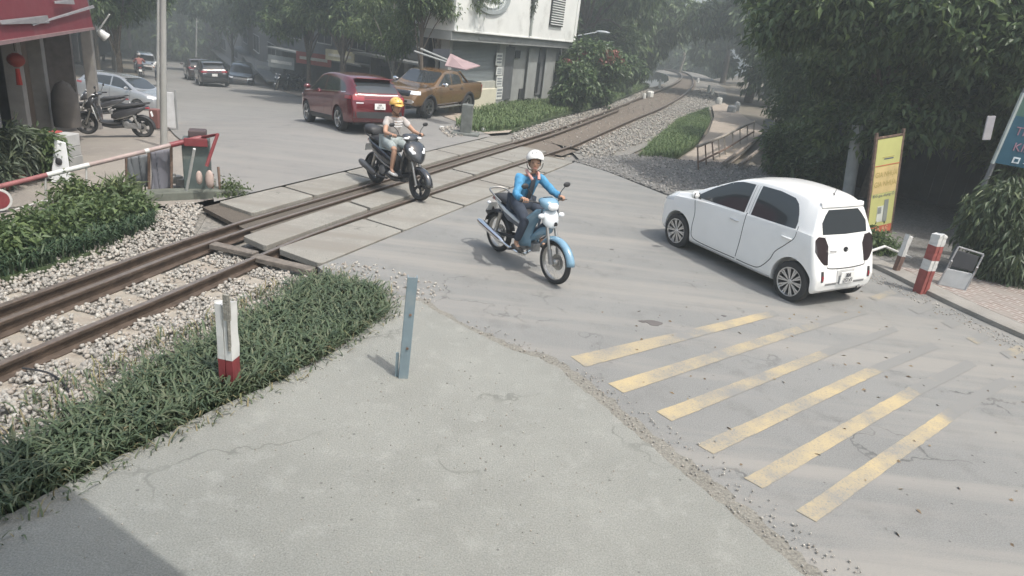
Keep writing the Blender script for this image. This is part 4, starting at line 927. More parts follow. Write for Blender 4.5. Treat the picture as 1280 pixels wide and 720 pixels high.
# ================================================================== MOTORBIKES AND RIDERS
def sect(c, hw, hh, ex=2.6, n=16, tilt=0):
    """superellipse section in the local y-z plane, tilted about y"""
    out = []
    for i in range(n):
        a = 2*math.pi*i/n; ca, sa = math.cos(a), math.sin(a)
        y = hw*math.copysign(abs(ca)**(2/ex), ca); z = hh*math.copysign(abs(sa)**(2/ex), sa)
        out.append((c[0]-z*math.sin(tilt), c[1]+y, c[2]+z*math.cos(tilt)))
    return out
def loft(mb, secs, n=16, mi=None):
    S = [sect(*s_, n=n) if len(s_) <= 4 else sect(s_[0], s_[1], s_[2], s_[3], n, s_[4]) for s_ in secs]
    vs = [q for s_ in S for q in s_]; k = len(S)
    fs = [(i*n+j, i*n+(j+1) % n, (i+1)*n+(j+1) % n, (i+1)*n+j) for i in range(k-1) for j in range(n)]+[tuple(range(n))[::-1], tuple((k-1)*n+j for j in range(n))]
    mb.add(vs, fs, mi); return mb
def LO(name, m, par, secs, n=16, sharp=60):
    mb = MB(); loft(mb, secs, n); return mb.build(name, m, par, smooth=True, sharp=sharp)
def skin(name, m, par, V, E, Rr, sub=2, root=0):
    me = bpy.data.meshes.new(name); me.from_pydata([tuple(v) for v in V], E, []); o = bpy.data.objects.new(name, me); COL.objects.link(o)
    sk_ = o.modifiers.new('s', 'SKIN'); sk_.branch_smoothing = .6; sk_.use_smooth_shade = True
    for i, r in enumerate(Rr):
        d = me.skin_vertices[0].data[i]; d.radius = r if hasattr(r, '__len__') else (r, r); d.use_root = (i == root)
    sb = o.modifiers.new('u', 'SUBSURF'); sb.levels = sub; sb.render_levels = sub
    me2 = eval_mesh(o); me2.name = name; bpy.data.objects.remove(o); me2.materials.clear(); me2.materials.append(m)
    me2.polygons.foreach_set('use_smooth', [True]*len(me2.polygons))
    o2 = bpy.data.objects.new(name, me2); COL.objects.link(o2); o2.parent = par; return o2
M_seat = mat('seat vinyl', (.03, .03, .032), rough=.6, var=.2)
M_steel = mat('dull steel', (.40, .39, .37), rough=.4, metal=.9, var=.15)
M_eng = mat('engine alloy', (.30, .30, .30), rough=.55, metal=.7, var=.25, scale=12)
def bike_wheel(par, x, r, wd, m_rim, wire=True):
    mb = MB(); mb.lathe([(r-wd*.75, -wd*.35), (r-wd*.35, -wd*.5), (r-.006, -wd*.28), (r, 0), (r-.006, wd*.28), (r-wd*.35, wd*.5), (r-wd*.75, wd*.35)], (0, 0, 0), 'Y', 40, close=True)
    w = mb.build('wheel', M_tyre, par, smooth=True); w.location = (x, 0, r)
    rb = MB(); ri = r-wd*.72; rb.lathe([(ri+.004, -wd*.36), (ri-.012, -wd*.30), (ri-.016, 0), (ri-.012, wd*.30), (ri+.004, wd*.36)], (0, 0, 0), 'Y', 36, close=False, cap=False)
    rb.lathe([(.035, -.045), (.05, -.03), (.05, .03), (.035, .045)], (0, 0, 0), 'Y', 16)
    rb.lathe([(.012, -.07), (.012, .07)], (0, 0, 0), 'Y', 8)
    if wire:
        for k in range(28):
            a = 2*math.pi*k/28; b = a+(.55 if k % 2 else -.55); s_ = .03 if k % 4 < 2 else -.03
            rb.tube([(.045*math.cos(b), s_, .045*math.sin(b)), ((ri-.008)*math.cos(a), 0, (ri-.008)*math.sin(a))], .0014, 4)
    else:
        for k in range(5):
            a = 2*math.pi*k/5
            for da in (-.12, .12): rb.bar((.04*math.cos(a), 0, .04*math.sin(a)), ((ri-.005)*math.cos(a+da), 0, (ri-.005)*math.sin(a+da)), .018, .022)
    rb.build('rim', m_rim, w, smooth=True, sharp=35)
    db = MB(); db.lathe([(.05, .036), (.105, .036), (.105, .040), (.05, .040)], (0, 0, 0), 'Y', 28, close=True); db.build('brake_disc', M_steel, w)
    return w
def fender(mb, x, r, z, a0, a1, wd, th=.006, n=14):
    P = []
    for i in range(n+1):
        a = R(a0+(a1-a0)*i/n); row = []
        for j in range(7):
            u = (j-3)/3; rr = r-.045*abs(u)**2.2; row.append((x+rr*math.cos(a), u*wd, z+rr*math.sin(a)))
        P.append(row)
    mb.grid(P); return mb
def bike_mirror(par, base, sy, m):
    mb = MB(); mb.tube(catmull([base, (base[0]-.02, base[1]+sy*.03, base[2]+.08), (base[0]-.03, base[1]+sy*.10, base[2]+.15)], 3), .006, 6)
    mb.ell((base[0]-.035, base[1]+sy*.13, base[2]+.175), (.018, .055, .035), 14, 8); return mb.build('mirror', m, par, smooth=True)
def underbone():
    blue = mat('bike blue', (.17, .30, .40), rough=.25, coat=.8, var=.04); white = mat('bike white', (.62, .66, .68), rough=.28, coat=.7, var=.03); dk = mat('bike dark blue', (.05, .07, .10), rough=.3, coat=.5)
    t = thing('motorbike', 'light blue and silver underbone motorbike with wire wheels', 'motorbike')
    r = .28; wb = 1.22; rx, fx = -.60, .62
    bike_wheel(t, fx, r, .075, M_steel); bike_wheel(t, rx, r, .085, M_steel)
    # fork
    for sy in (1, -1):
        mb = MB(); mb.tube([(fx, sy*.065, r), (fx-.13, sy*.065, .62), (fx-.20, sy*.06, .82)], [.022, .020, .018], 10); mb.build('fork', M_steel, t, smooth=True)
        mb = MB(); mb.tube([(fx+.003, sy*.065, r-.02), (fx-.06, sy*.066, .44)], .030, 10); mb.build('fork_leg', M_eng, t, smooth=True)
        mb = MB(); mb.bar((-.60, sy*.085, .28), (-.16, sy*.07, .36), .028, .045); mb.build('swing_arm', M_dark, t, bevel=.006)
        mb = MB(); mb.tube([(-.52, sy*.12, .33), (-.44, sy*.12, .62)], .028, 10); mb.tube([(-.535, sy*.12, .29), (-.43, sy*.12, .64)], .010, 8); mb.build('shock_absorber', M_steel, t, smooth=True)
        mb = MB(); mb.tube([(.02, sy*.10, .27), (.02, sy*.26, .27)], .014, 8); mb.ell((.02, sy*.25, .272), (.022, .06, .016), 10, 6); mb.build('foot_peg', M_dark, t, smooth=True)
        # handlebar half, grip, lever
        mb = MB(); mb.tube(catmull([(.38, sy*.03, .95), (.34, sy*.16, .985), (.27, sy*.24, 1.0)], 3), .011, 8); mb.tube([(.285, sy*.225, 1.0), (.225, sy*.345, .992)], .017, 10); mb.tube([(.33, sy*.22, 1.0), (.30, sy*.34, .995)], .005, 6); mb.build('grip', M_dark, t, smooth=True)
        bike_mirror(t, (.31, sy*.20, 1.01), sy, M_dark)
        # leg shield wing
        P = []
        for i in range(9):
            a = i/8; z = .92-.58*a; xx = .40-.16*math.sin(a*2.2)-.10*a; P.append([(xx+.02-.10*(j/6)**1.6-(.05*a if j else 0), sy*(.055+.155*(j/6)*math.sin(.6+a*2.1)), z-.02*j/6) for j in range(7)])
        mb = MB(); mb.grid(P); o = mb.build('leg_shield', blue, t, smooth=True); md = o.modifiers.new('s', 'SOLIDIFY'); md.thickness = .008
        # side panel and rear cowl
        LO('side_panel', dk, t, [((.02, sy*.055, .58), .03, .04), ((-.12, sy*.075, .60), .035, .075), ((-.30, sy*.095, .63), .030, .075), ((-.50, sy*.085, .70), .025, .05), ((-.66, sy*.05, .76), .015, .02)])
        LO('side_stripe', white, t, [((.0, sy*.09, .585), .012, .012), ((-.15, sy*.112, .63), .013, .026), ((-.35, sy*.125, .685), .012, .028), ((-.55, sy*.105, .74), .012, .018), ((-.68, sy*.07, .775), .006, .008)])
        mb = MB(); mb.ell((.44, sy*.16, .84), (.03, .045, .035), 12, 8); mb.build('indicator', M_clear, t, smooth=True)
        mb = MB(); mb.ell((-.73, sy*.12, .68), (.03, .03, .025), 10, 8); mb.build('indicator', M_clear, t, smooth=True)
    # front fender, nose, headlight cowl
    mb = MB(); fender(mb, fx, r+.055, r, 10, 150, .065); o = mb.build('front_fender', blue, t, smooth=True); md = o.modifiers.new('s', 'SOLIDIFY'); md.thickness = .006
    mb = MB(); fender(mb, rx, r+.05, r, 20, 165, .07); o = mb.build('rear_fender', M_dark, t, smooth=True); md = o.modifiers.new('s', 'SOLIDIFY'); md.thickness = .006
    mb = MB(); mb.bar((rx-.20, 0, .60), (rx-.31, 0, .44), .006, .14); mb.build('mudflap', M_dark, t)
    LO('front_panel', white, t, [((.50, 0, .72), .03, .03), ((.47, 0, .76), .10, .075), ((.43, 0, .80), .125, .10), ((.38, 0, .83), .10, .10), ((.34, 0, .84), .05, .06)])
    LO('down_panel', blue, t, [((.44, 0, .66), .06, .06), ((.33, 0, .60), .085, .07), ((.22, 0, .50), .08, .06), ((.10, 0, .43), .06, .05)])
    LO('handlebar_cowl', blue, t, [((.235, 0, .985), .05, .02), ((.30, 0, 1.0), .12, .045), ((.37, 0, .985), .14, .065), ((.43, 0, .965), .11, .065), ((.46, 0, .955), .07, .045)])
    LO('nose_grille', M_black, t, [((.525, 0, .735), .018, .012), ((.54, 0, .75), .03, .02), ((.535, 0, .77), .02, .012)])
    for sy in (1, -1): LO('cowl_edge', dk, t, [((.36, sy*.125, .70), .010, .05), ((.40, sy*.135, .79), .012, .06), ((.40, sy*.125, .90), .010, .03)])
    hl = LO('headlight', M_clear, t, [((.44, 0, .962), .085, .05), ((.47, 0, .955), .075, .045), ((.49, 0, .948), .045, .028)])
    LO('speedometer', M_black, t, [((.26, 0, 1.02), .05, .012, 2.6, R(-20)), ((.33, 0, 1.045), .075, .012, 2.6, R(-20)), ((.36, 0, 1.045), .05, .008, 2.6, R(-20))])
    LO('seat', M_seat, t, [((.06, 0, .70), .07, .02), ((-.02, 0, .735), .11, .04), ((-.20, 0, .755), .13, .045), ((-.40, 0, .785), .125, .05), ((-.62, 0, .80), .105, .045), ((-.70, 0, .80), .07, .02)])
    LO('frame_spine', dk, t, [((.36, 0, .70), .05, .06), ((.22, 0, .56), .055, .06), ((.05, 0, .52), .07, .07), ((-.15, 0, .58), .08, .08), ((-.45, 0, .68), .085, .06), ((-.68, 0, .74), .06, .03)])
    LO('tail_light', M_red, t, [((-.67, 0, .76), .085, .035), ((-.73, 0, .745), .075, .03), ((-.76, 0, .73), .04, .015)])
    mb = MB(); mb.tube(catmull([(-.44, .13, .76), (-.62, .145, .83), (-.74, .12, .87), (-.775, 0, .88), (-.74, -.12, .87), (-.62, -.145, .83), (-.44, -.13, .76)], 5), .013, 8); mb.build('grab_rail', M_steel, t, smooth=True)
    mb = MB(); mb.lathe([(.075, -.10), (.095, -.07), (.095, .09), (.08, .12)], (.0, 0, .33), 'Y', 20); mb.box((.14, 0, .34), (.20, .12, .11)); mb.lathe([(.055, .10), (.055, .14), (.04, .15)], (-.06, 0, .33), 'Y', 16); mb.build('engine', M_eng, t, bevel=.01)
    mb = MB(); mb.bar((-.10, .10, .33), (-.60, .105, .29), .10, .02); mb.build('chain_case', M_dark, t, bevel=.01)
    mb = MB(); mb.tube(catmull([(.20, -.06, .30), (.12, -.13, .22), (-.15, -.15, .23), (-.28, -.16, .26)], 4), .018, 8); mb.tube([(-.26, -.16, .255), (-.32, -.165, .27), (-.80, -.175, .37), (-.86, -.175, .383)], [.022, .045, .048, .034], 14); mb.build('exhaust', M_chrome, t, smooth=True)
    mb = MB(); mb.tube([(-.05, .10, .24), (-.20, .18, .06)], .009, 6); mb.build('kick_stand', M_dark, t)
    mb = MB(); mb.box((-.80, 0, .60), (.006, .17, .13), rot=Matrix.Rotation(R(18), 3, 'Y')); mb.build('number_plate', M_plate, t, bevel=.003)
    return t
def scooter(col=(.028, .03, .034), label='', white=False):
    bk = mat('scooter paint'+str(col), col, rough=.2, coat=.9, var=.03)
    t = thing('motor_scooter', label, 'scooter'); r = .265; rx, fx = -.62, .66
    bike_wheel(t, fx, r, .10, M_dark, False); bike_wheel(t, rx, r, .12, M_dark, False)
    for sy in (1, -1):
        mb = MB(); mb.tube([(fx, sy*.07, r), (fx-.15, sy*.07, .64)], [.024, .022], 10); mb.build('fork', M_steel, t, smooth=True)
        mb = MB(); mb.tube([(-.55, sy*.13, .32), (-.44, sy*.13, .62)], .03, 10); mb.build('shock_absorber', M_steel, t, smooth=True)
        mb = MB(); mb.tube(catmull([(.38, sy*.03, 1.0), (.34, sy*.16, 1.03), (.27, sy*.25, 1.035)], 3), .011, 8); mb.tube([(.285, sy*.23, 1.035), (.235, sy*.35, 1.03)], .018, 10); mb.tube([(.33, sy*.22, 1.03), (.30, sy*.34, 1.025)], .005, 6); mb.build('grip', M_dark, t, smooth=True)
        bike_mirror(t, (.32, sy*.21, 1.04), sy, M_dark)
        LO('side_cowl', bk, t, [((.06, sy*.07, .50), .03, .05), ((-.10, sy*.11, .54), .05, .10), ((-.30, sy*.13, .60), .055, .115), ((-.52, sy*.12, .68), .045, .085), ((-.72, sy*.08, .77), .03, .04), ((-.80, sy*.04, .80), .01, .012)])
        LO('side_trim', M_steel, t, [((.0, sy*.15, .43), .008, .010), ((-.2, sy*.175, .49), .010, .016), ((-.45, sy*.168, .58), .010, .012)])
        LO('headlight', M_clear, t, [((.60, sy*.045, .735), .02, .025, 2.4, R(-20)), ((.585, sy*.085, .765), .045, .045, 2.4, R(-20)), ((.53, sy*.125, .82), .045, .05, 2.4, R(-20)), ((.47, sy*.15, .87), .02, .03, 2.4, R(-20))])
        mb = MB(); mb.ell((.40, sy*.13, 1.01), (.05, .05, .02), 12, 8); mb.build('indicator', M_clear, t, smooth=True)
    mb = MB(); fender(mb, fx, r+.05, r, 5, 145, .075); o = mb.build('front_fender', bk, t, smooth=True); md = o.modifiers.new('s', 'SOLIDIFY'); md.thickness = .006
    mb = MB(); fender(mb, rx, r+.05, r, 70, 185, .075); o = mb.build('rear_fender', M_dark, t, smooth=True); md = o.modifiers.new('s', 'SOLIDIFY'); md.thickness = .006
    LO('front_cowl', bk, t, [((.66, 0, .66), .03, .03), ((.62, 0, .70), .10, .07), ((.57, 0, .75), .16, .11), ((.50, 0, .80), .20, .15), ((.42, 0, .83), .19, .15), ((.34, 0, .86), .10, .12)])
    LO('leg_shield', bk, t, [((.43, 0, .84), .17, .10), ((.37, 0, .68), .19, .09), ((.32, 0, .52), .17, .07), ((.30, 0, .40), .12, .05)])
    LO('floor_board', M_dark, t, [((.34, 0, .36), .13, .03), ((.20, 0, .32), .15, .04), ((0, 0, .32), .15, .04), ((-.14, 0, .36), .12, .05)])
    LO('under_cowl', bk, t, [((.28, 0, .28), .12, .05), ((.05, 0, .25), .13, .06), ((-.25, 0, .29), .10, .06)])
    LO('handlebar_cowl', bk, t, [((.24, 0, 1.03), .06, .02), ((.31, 0, 1.03), .15, .05), ((.38, 0, 1.0), .15, .07), ((.44, 0, .965), .08, .05)])
    LO('seat', M_seat, t, [((.02, 0, .72), .08, .03), ((-.06, 0, .75), .13, .05), ((-.25, 0, .77), .15, .05), ((-.40, 0, .80), .13, .05), ((-.60, 0, .83), .12, .045), ((-.72, 0, .84), .07, .02)])
    LO('seat_box', bk, t, [((.02, 0, .50), .08, .14), ((-.10, 0, .55), .10, .16), ((-.40, 0, .62), .11, .12), ((-.66, 0, .74), .08, .06)])
    LO('tail_light', M_red, t, [((-.74, 0, .77), .10, .035), ((-.80, 0, .765), .08, .03), ((-.83, 0, .76), .03, .01)])
    mb = MB(); mb.tube(catmull([(-.52, .12, .82), (-.72, .14, .87), (-.82, .08, .885), (-.82, -.08, .885), (-.72, -.14, .87), (-.52, -.12, .82)], 4), .014, 8); mb.build('grab_rail', M_dark, t, smooth=True)
    mb = MB(); mb.tube(catmull([(-.1, -.12, .22), (-.3, -.16, .22), (-.42, -.17, .25)], 3), .018, 8); mb.tube([(-.38, -.17, .24), (-.45, -.18, .26), (-.78, -.19, .36), (-.84, -.19, .38)], [.03, .058, .058, .04], 14); mb.build('exhaust', mat('exhaust guard', (.12, .12, .12), rough=.4, metal=.5), t, smooth=True)
    mb = MB(); mb.lathe([(.08, -.12), (.09, -.10), (.09, .12), (.07, .14)], (-.28, 0, .33), 'Y', 18); mb.box((-.42, .10, .30), (.38, .09, .14)); mb.build('engine', M_eng, t, bevel=.015)
    mb = MB(); mb.box((-.86, 0, .62), (.006, .17, .13), rot=Matrix.Rotation(R(15), 3, 'Y')); mb.build('number_plate', M_plate, t, bevel=.003)
    return t
M_skin = mat('skin', (.42, .25, .17), rough=.55, var=.05)
M_hair = mat('black hair', (.015, .013, .012), rough=.6)
def head_part(par, c, helmet_col, yaw, visor=None, peak=False, mask=None):
    """face, hair and helmet built round head centre c in rider coordinates, facing yaw"""
    Rz = Matrix.Rotation(yaw, 4, 'Z'); M = Matrix.Translation(c)@Rz
    def fin(mb, name, m, p, sm=True):
        o = mb.build(name, m, p, smooth=sm); o.data.transform(M); return o
    hm = mat('helmet '+str(helmet_col), helmet_col, rough=.22, coat=.8, var=.03)
    mb = MB()
    for sy in (1, -1):
        mb.ell((.092, sy*.032, .005), (.008, .015, .006), 12, 8)
    fin(mb, 'eyes', mat('eye dark', (.02, .015, .012), rough=.3), par)
    mb = MB(); mb.ell((.085, 0, -.065), (.012, .026, .006), 12, 6); fin(mb, 'mouth', mat('lips', (.30, .12, .10), rough=.5), par)
    mb = MB(); mb.ell((-.035, 0, .01), (.085, .086, .108), 20, 14); fin(mb, 'hair', M_hair, par)
    # helmet shell: open face half shell with rim
    P = []; n = 28
    for i in range(11):
        th = i/10; row = []
        for j in range(n+1):
            a = 2*math.pi*j/n; front = max(0, math.cos(a)); low = R(96)-R(22)*front**2+R(14)*max(0, -math.cos(a)); ph = th*low
            row.append((-.012+.138*math.sin(ph)*math.cos(a), .118*math.sin(ph)*math.sin(a), .035+.122*math.cos(ph)))
        P.append(row)
    mb = MB(); mb.grid(P); o = fin(mb, 'helmet', hm, par); md = o.modifiers.new('s', 'SOLIDIFY'); md.thickness = .016; md.offset = -1
    if peak:
        P = [[(.105+.065*j/4-.02*(abs(k-6)/6)**2*4*.25*j, (k-6)/6*(.095-.008*j), .058-.010*j-.02*(abs(k-6)/6)**2) for j in range(5)] for k in range(13)]
        mb = MB(); mb.grid(P); q = mb.build('helmet_peak', hm, o, smooth=True); q.data.transform(M); md = q.modifiers.new('s', 'SOLIDIFY'); md.thickness = .006
    mb = MB()
    for sy in (1, -1): mb.tube(catmull([(.02, sy*.105, -.0), (.03, sy*.085, -.07), (.05, sy*.02, -.115)], 4), .005, 6)
    fin(mb, 'chin_strap', M_dark, o)
    if visor:
        P = [[((.128)*math.cos(a)-.005, .112*math.sin(a), .045-.075*j/5) for j in range(6)] for a in np.linspace(-1.15, 1.15, 15)]
        mb = MB(); mb.grid(P); q = fin(mb, 'visor', mat('clear visor', (.18, .18, .18), rough=.1, spec=.8), o); md = q.modifiers.new('s', 'SOLIDIFY'); md.thickness = .003
    if mask:
        mb = MB(); mb.ell((.05, 0, -.055), (.055, .062, .05), 18, 12); fin(mb, 'face_mask', mat('mask', mask, rough=.8), par)
    mb = MB()
    for k in (-1, 0, 1): mb.ell((.06, k*.05, .135-.012*abs(k)), (.014, .009, .006), 8, 6)
    fin(mb, 'helmet_vent', M_dark, o)
def rider(label, hip, lean, s, hands, feet, knees, top_m, leg_m, shoe_m, helmet, yaw, skin_m=M_skin, short=False, bare_leg=False, peak=False, visor=None, mask=None, sleeves=True, collar=None, inner=None, child=1.0):
    t = thing('person', label, 'person')
    hx, hz = hip; sp1 = (hx+lean*.35, 0, hz+.20*s); chest = (hx+lean*.8, 0, hz+.36*s); nk = (hx+lean*1.0, 0, hz+.50*s); hd = (hx+lean*1.12+.02, 0, hz+.67*s)
    V = [(hx, 0, hz), sp1, chest, nk, (hd[0]-.01, 0, hd[2]-.085*s), (hd[0]-.005, 0, hd[2]-.01), (hd[0]-.008, 0, hd[2]+.07*s)]; E = [(0, 1), (1, 2), (2, 3), (3, 4), (4, 5), (5, 6)]
    Rr = [(.15*s, .12*s), (.135*s, .10*s), (.155*s, .105*s), (.055*s, .055*s), (.054*s, .058*s), (.080*s, .092*s), (.060*s, .070*s)]
    J = {}
    for k, sy in enumerate((1, -1)):
        sh = (chest[0]+lean*.10, sy*.165*s, chest[2]+.075*s); H = Vector(hands[k]); S = Vector(sh); mid = (S+H)/2; dn = Vector((-.02, sy*.09, -.10))*s; el = mid+dn
        i = len(V); V += [sh, tuple(el), tuple(el.lerp(H, .55)), tuple(H)]; E += [(2, i), (i, i+1), (i+1, i+2), (i+2, i+3)]; Rr += [.062*s, .043*s, .036*s, .026*s]
        hj = (hx+.02, sy*.10*s, hz-.01); K = knees[k]; F = feet[k]; i2 = len(V); V += [hj, tuple((Vector(hj)+Vector(K))/2), K, tuple(Vector(K).lerp(Vector(F), .35)), F, (F[0]+.10*s, F[1], F[2]-.045)]
        E += [(0, i2), (i2, i2+1), (i2+1, i2+2), (i2+2, i2+3), (i2+3, i2+4), (i2+4, i2+5)]; Rr += [.09*s, .080*s, .055*s, .056*s, .034*s, .03*s]
        J[sy] = (sh, tuple(el), tuple(H), hj, K, F)
    body = skin('body', skin_m, t, V, E, Rr)
    # nose, ears, hands with fingers belong to the body mesh
    add = MB(); Rz = Matrix.Rotation(yaw, 3, 'Z'); hc = Vector(hd)
    # face front (a shaped mask of skin merged with the head)
    add.ell(hc+Rz@Vector((.012, 0, -.015)), (.084*s, .074*s, .105*s), 20, 14, rot=Rz); add.ell(hc+Rz@Vector((.092*s, 0, -.022)), (.016, .012, .022), 10, 8, rot=Rz); add.ell(hc+Rz@Vector((.055*s, 0, -.09*s)), (.03, .035, .025), 10, 8, rot=Rz)
    for sy in (1, -1): add.ell(hc+Rz@Vector((-.0, sy*.082*s, -.02)), (.018, .009, .028), 8, 6, rot=Rz)
    for k, sy in enumerate((1, -1)):
        H = Vector(hands[k]); ax = Vector((-.42, sy*.90, -.03)).normalized()       # axis of the grip
        add.ell(H+Vector((-.005, 0, .012)), (.042*s, .040*s, .020*s), 12, 8)
        for f in range(4):
            b = H+ax*((f-1.5)*.020*s); ln = (1.0, 1.12, 1.05, .85)[f]; add.tube([b+Vector((.025, 0, .018)), b+Vector((.052*ln, 0, .010)), b+Vector((.058*ln, 0, -.016)), b+Vector((.036*ln, 0, -.030))], [.0095, .009, .0085, .007], 7)
        add.tube([H-ax*.035+Vector((-.02, 0, .008)), H-ax*.052+Vector((.005, 0, -.012)), H-ax*.045+Vector((.028, 0, -.026))], [.012, .010, .008], 7)
    m2 = add.build('tmp', skin_m, None, smooth=True); bm = bmesh.new(); bm.from_mesh(body.data); bm.from_mesh(m2.data)
    bmesh.ops.remove_doubles(bm, verts=bm.verts, dist=.0001); bm.to_mesh(body.data); bm.free(); bpy.data.objects.remove(m2)
    body.data.polygons.foreach_set('use_smooth', [True]*len(body.data.polygons))
    head_part(t, hc, helmet, yaw, visor, peak, mask)
    # clothes
    V = [(hx-.005, 0, hz-.02), sp1, chest, (nk[0]-.01, 0, nk[2]-.035)]; E = [(0, 1), (1, 2), (2, 3)]; Rr = [(.170*s, .138*s), (.158*s, .125*s), (.178*s, .128*s), (.078*s, .078*s)]
    for sy in (1, -1):
        sh, el, H, hj, K, F = J[sy]; i = len(V); e2 = Vector(el); hv = Vector(H)
        if sleeves: V += [sh, tuple(Vector(sh).lerp(e2, .5)), el, tuple(e2.lerp(hv, .5)), tuple(e2.lerp(hv, .84))]; E += [(2, i), (i, i+1), (i+1, i+2), (i+2, i+3), (i+3, i+4)]; Rr += [.082*s, .070*s, .062*s, .054*s, .046*s]
        else: V += [sh, tuple(Vector(sh).lerp(e2, .65))]; E += [(2, i), (i, i+1)]; Rr += [.080*s, .066*s]
    jk = skin('jacket' if sleeves else 'shirt', top_m, t, V, E, Rr)
    tx = mat_fold(jk)
    V = [(hx+.01, 0, hz-.01)]; E = []; Rr = [(.168*s, .135*s)]
    for sy in (1, -1):
        sh, el, H, hj, K, F = J[sy]; i = len(V); kv = Vector(K); fv = Vector(F)
        if short: V += [hj, tuple((Vector(hj)+kv)/2), tuple(Vector(hj).lerp(kv, .92))]; E += [(0, i), (i, i+1), (i+1, i+2)]; Rr += [.108*s, .098*s, .082*s]
        else: V += [hj, tuple((Vector(hj)+kv)/2), K, tuple(kv.lerp(fv, .5)), tuple(kv.lerp(fv, .90))]; E += [(0, i), (i, i+1), (i+1, i+2), (i+2, i+3), (i+3, i+4)]; Rr += [.108*s, .095*s, .078*s, .066*s, .058*s]
    skin('shorts' if short else 'trousers', leg_m, t, V, E, Rr)
    for sy in (1, -1):
        F = J[sy][5]
        sh_ = LO('shoe', shoe_m, t, [((F[0]-.06, F[1], F[2]-.055), .025, .02), ((F[0]-.03, F[1], F[2]-.045), .036, .032), ((F[0]+.04, F[1], F[2]-.05), .042, .030), ((F[0]+.12, F[1], F[2]-.06), .044, .024), ((F[0]+.17, F[1], F[2]-.065), .025, .012)])
    if collar:
        mb = MB()
        for sy in (1, -1):
            mb.tube(catmull([(nk[0]-.05, sy*.05, nk[2]+.02), (nk[0]+.03, sy*.075, nk[2]+.0), (nk[0]+.10, sy*.05, nk[2]-.07)], 4), [.020]*9, 8)
        mb.build('collar', collar, jk, smooth=True)
    if inner:   # open front showing the shirt below
        P = []
        for i in range(9):
            a = i/8; P.append([Vector(nk).lerp(Vector((hx, 0, hz)), a*.95)+Vector((.118*s+.018*math.sin(a*3)-(.055*(1-a)**3), (j-3)/3*(.030+.014*a), .0)) for j in range(7)])
        mb = MB(); mb.grid(P); o = mb.build('undershirt', inner, t, smooth=True)
    return t, dict(hd=hc, nk=nk, chest=chest, hx=hx, hz=hz)
def mat_fold(o):
    md = o.modifiers.new('fold', 'DISPLACE'); tx = bpy.data.textures.new('fold', 'CLOUDS'); tx.noise_scale = .07; tx.noise_depth = 2; md.texture = tx; md.strength = .035; md.mid_level = .5; md.texture_coords = 'LOCAL'
    return tx
def put(o, rear, front, sx, sc):
    rear = Vector(rear); front = Vector(front); d = front-rear; c = (rear+front)/2; a = math.atan2(d.y, d.x)
    o.location = (c.x, c.y, 0.004); o.rotation_euler = (0, 0, a); o.scale = (sx, sc, sc)
# --- light blue motorbike with its rider
M_jkt = mat('blue jacket cloth', (.06, .24, .42), rough=.75, var=.22, scale=14, bump=.3, bscale=30)
M_trou = mat('dark navy trousers', (.035, .045, .065), rough=.85, var=.2, scale=12)
ub = underbone(); A_, B_ = G(619, 312), G(692, 355)
put(ub, A_, B_, 1.12, 1.02)
r1, J1 = rider('rider in bright blue jacket and white helmet, seated on the light blue motorbike', (-.20, .84), .16, .86, [(.255, .29, 1.005), (.255, -.29, 1.005)], [(.06, .20, .36), (.06, -.20, .36)], [(.20, .19, .72), (.20, -.19, .72)],
    M_jkt, M_trou, mat('dark shoe', (.05, .045, .04), rough=.6), (.78, .76, .72), R(-28), visor=None, collar=mat('pink collar lining', (.60, .32, .28), rough=.8), inner=mat('charcoal shirt', (.045, .05, .06), rough=.8), mask=None)
r1.location = ub.location; r1.rotation_euler = ub.rotation_euler; r1.scale = (1.05, 1.05, 1.02)
# --- black scooter with its rider
sc1 = scooter(label='black motor scooter with a broad shiny nose, crossing the rails'); A_, B_ = G(470, 229), G(521, 250)
put(sc1, A_, B_, 1.1, 1.05)
r2, J2 = rider('rider in pale grey shirt, shorts and yellow helmet, seated on the black scooter', (-.22, .84), .10, .92, [(.255, .285, 1.035), (.255, -.285, 1.035)], [(.13, .16, .42), (.13, -.20, .42)], [(.19, .15, .78), (.19, -.19, .78)],
    mat('pale grey shirt', (.40, .37, .35), rough=.85, var=.2, scale=10), mat('light blue shorts', (.29, .33, .33), rough=.85), mat('white sandal', (.55, .55, .53), rough=.6), (.70, .42, .10), R(-8), short=True, peak=True, sleeves=False)
r2.location = sc1.location; r2.rotation_euler = sc1.rotation_euler; r2.scale = (1.05,)*3
mb = MB()
for k in range(3): mb.tube(catmull([(J2['chest'][0]+.128-.01*k, -.09, J2['chest'][2]+.05-.045*k), (J2['chest'][0]+.150-.012*k, 0, J2['chest'][2]+.045-.045*k), (J2['chest'][0]+.128-.01*k, .09, J2['chest'][2]+.05-.045*k)], 4), .007, 6)
mb.build('shirt_stripe', mat('white print', (.75, .75, .74), rough=.8), r2)
LO('top_box', M_dark, sc1, [((-.62, 0, .93), .10, .05), ((-.68, 0, .94), .14, .08), ((-.84, 0, .95), .14, .09), ((-.90, 0, .95), .10, .06)])
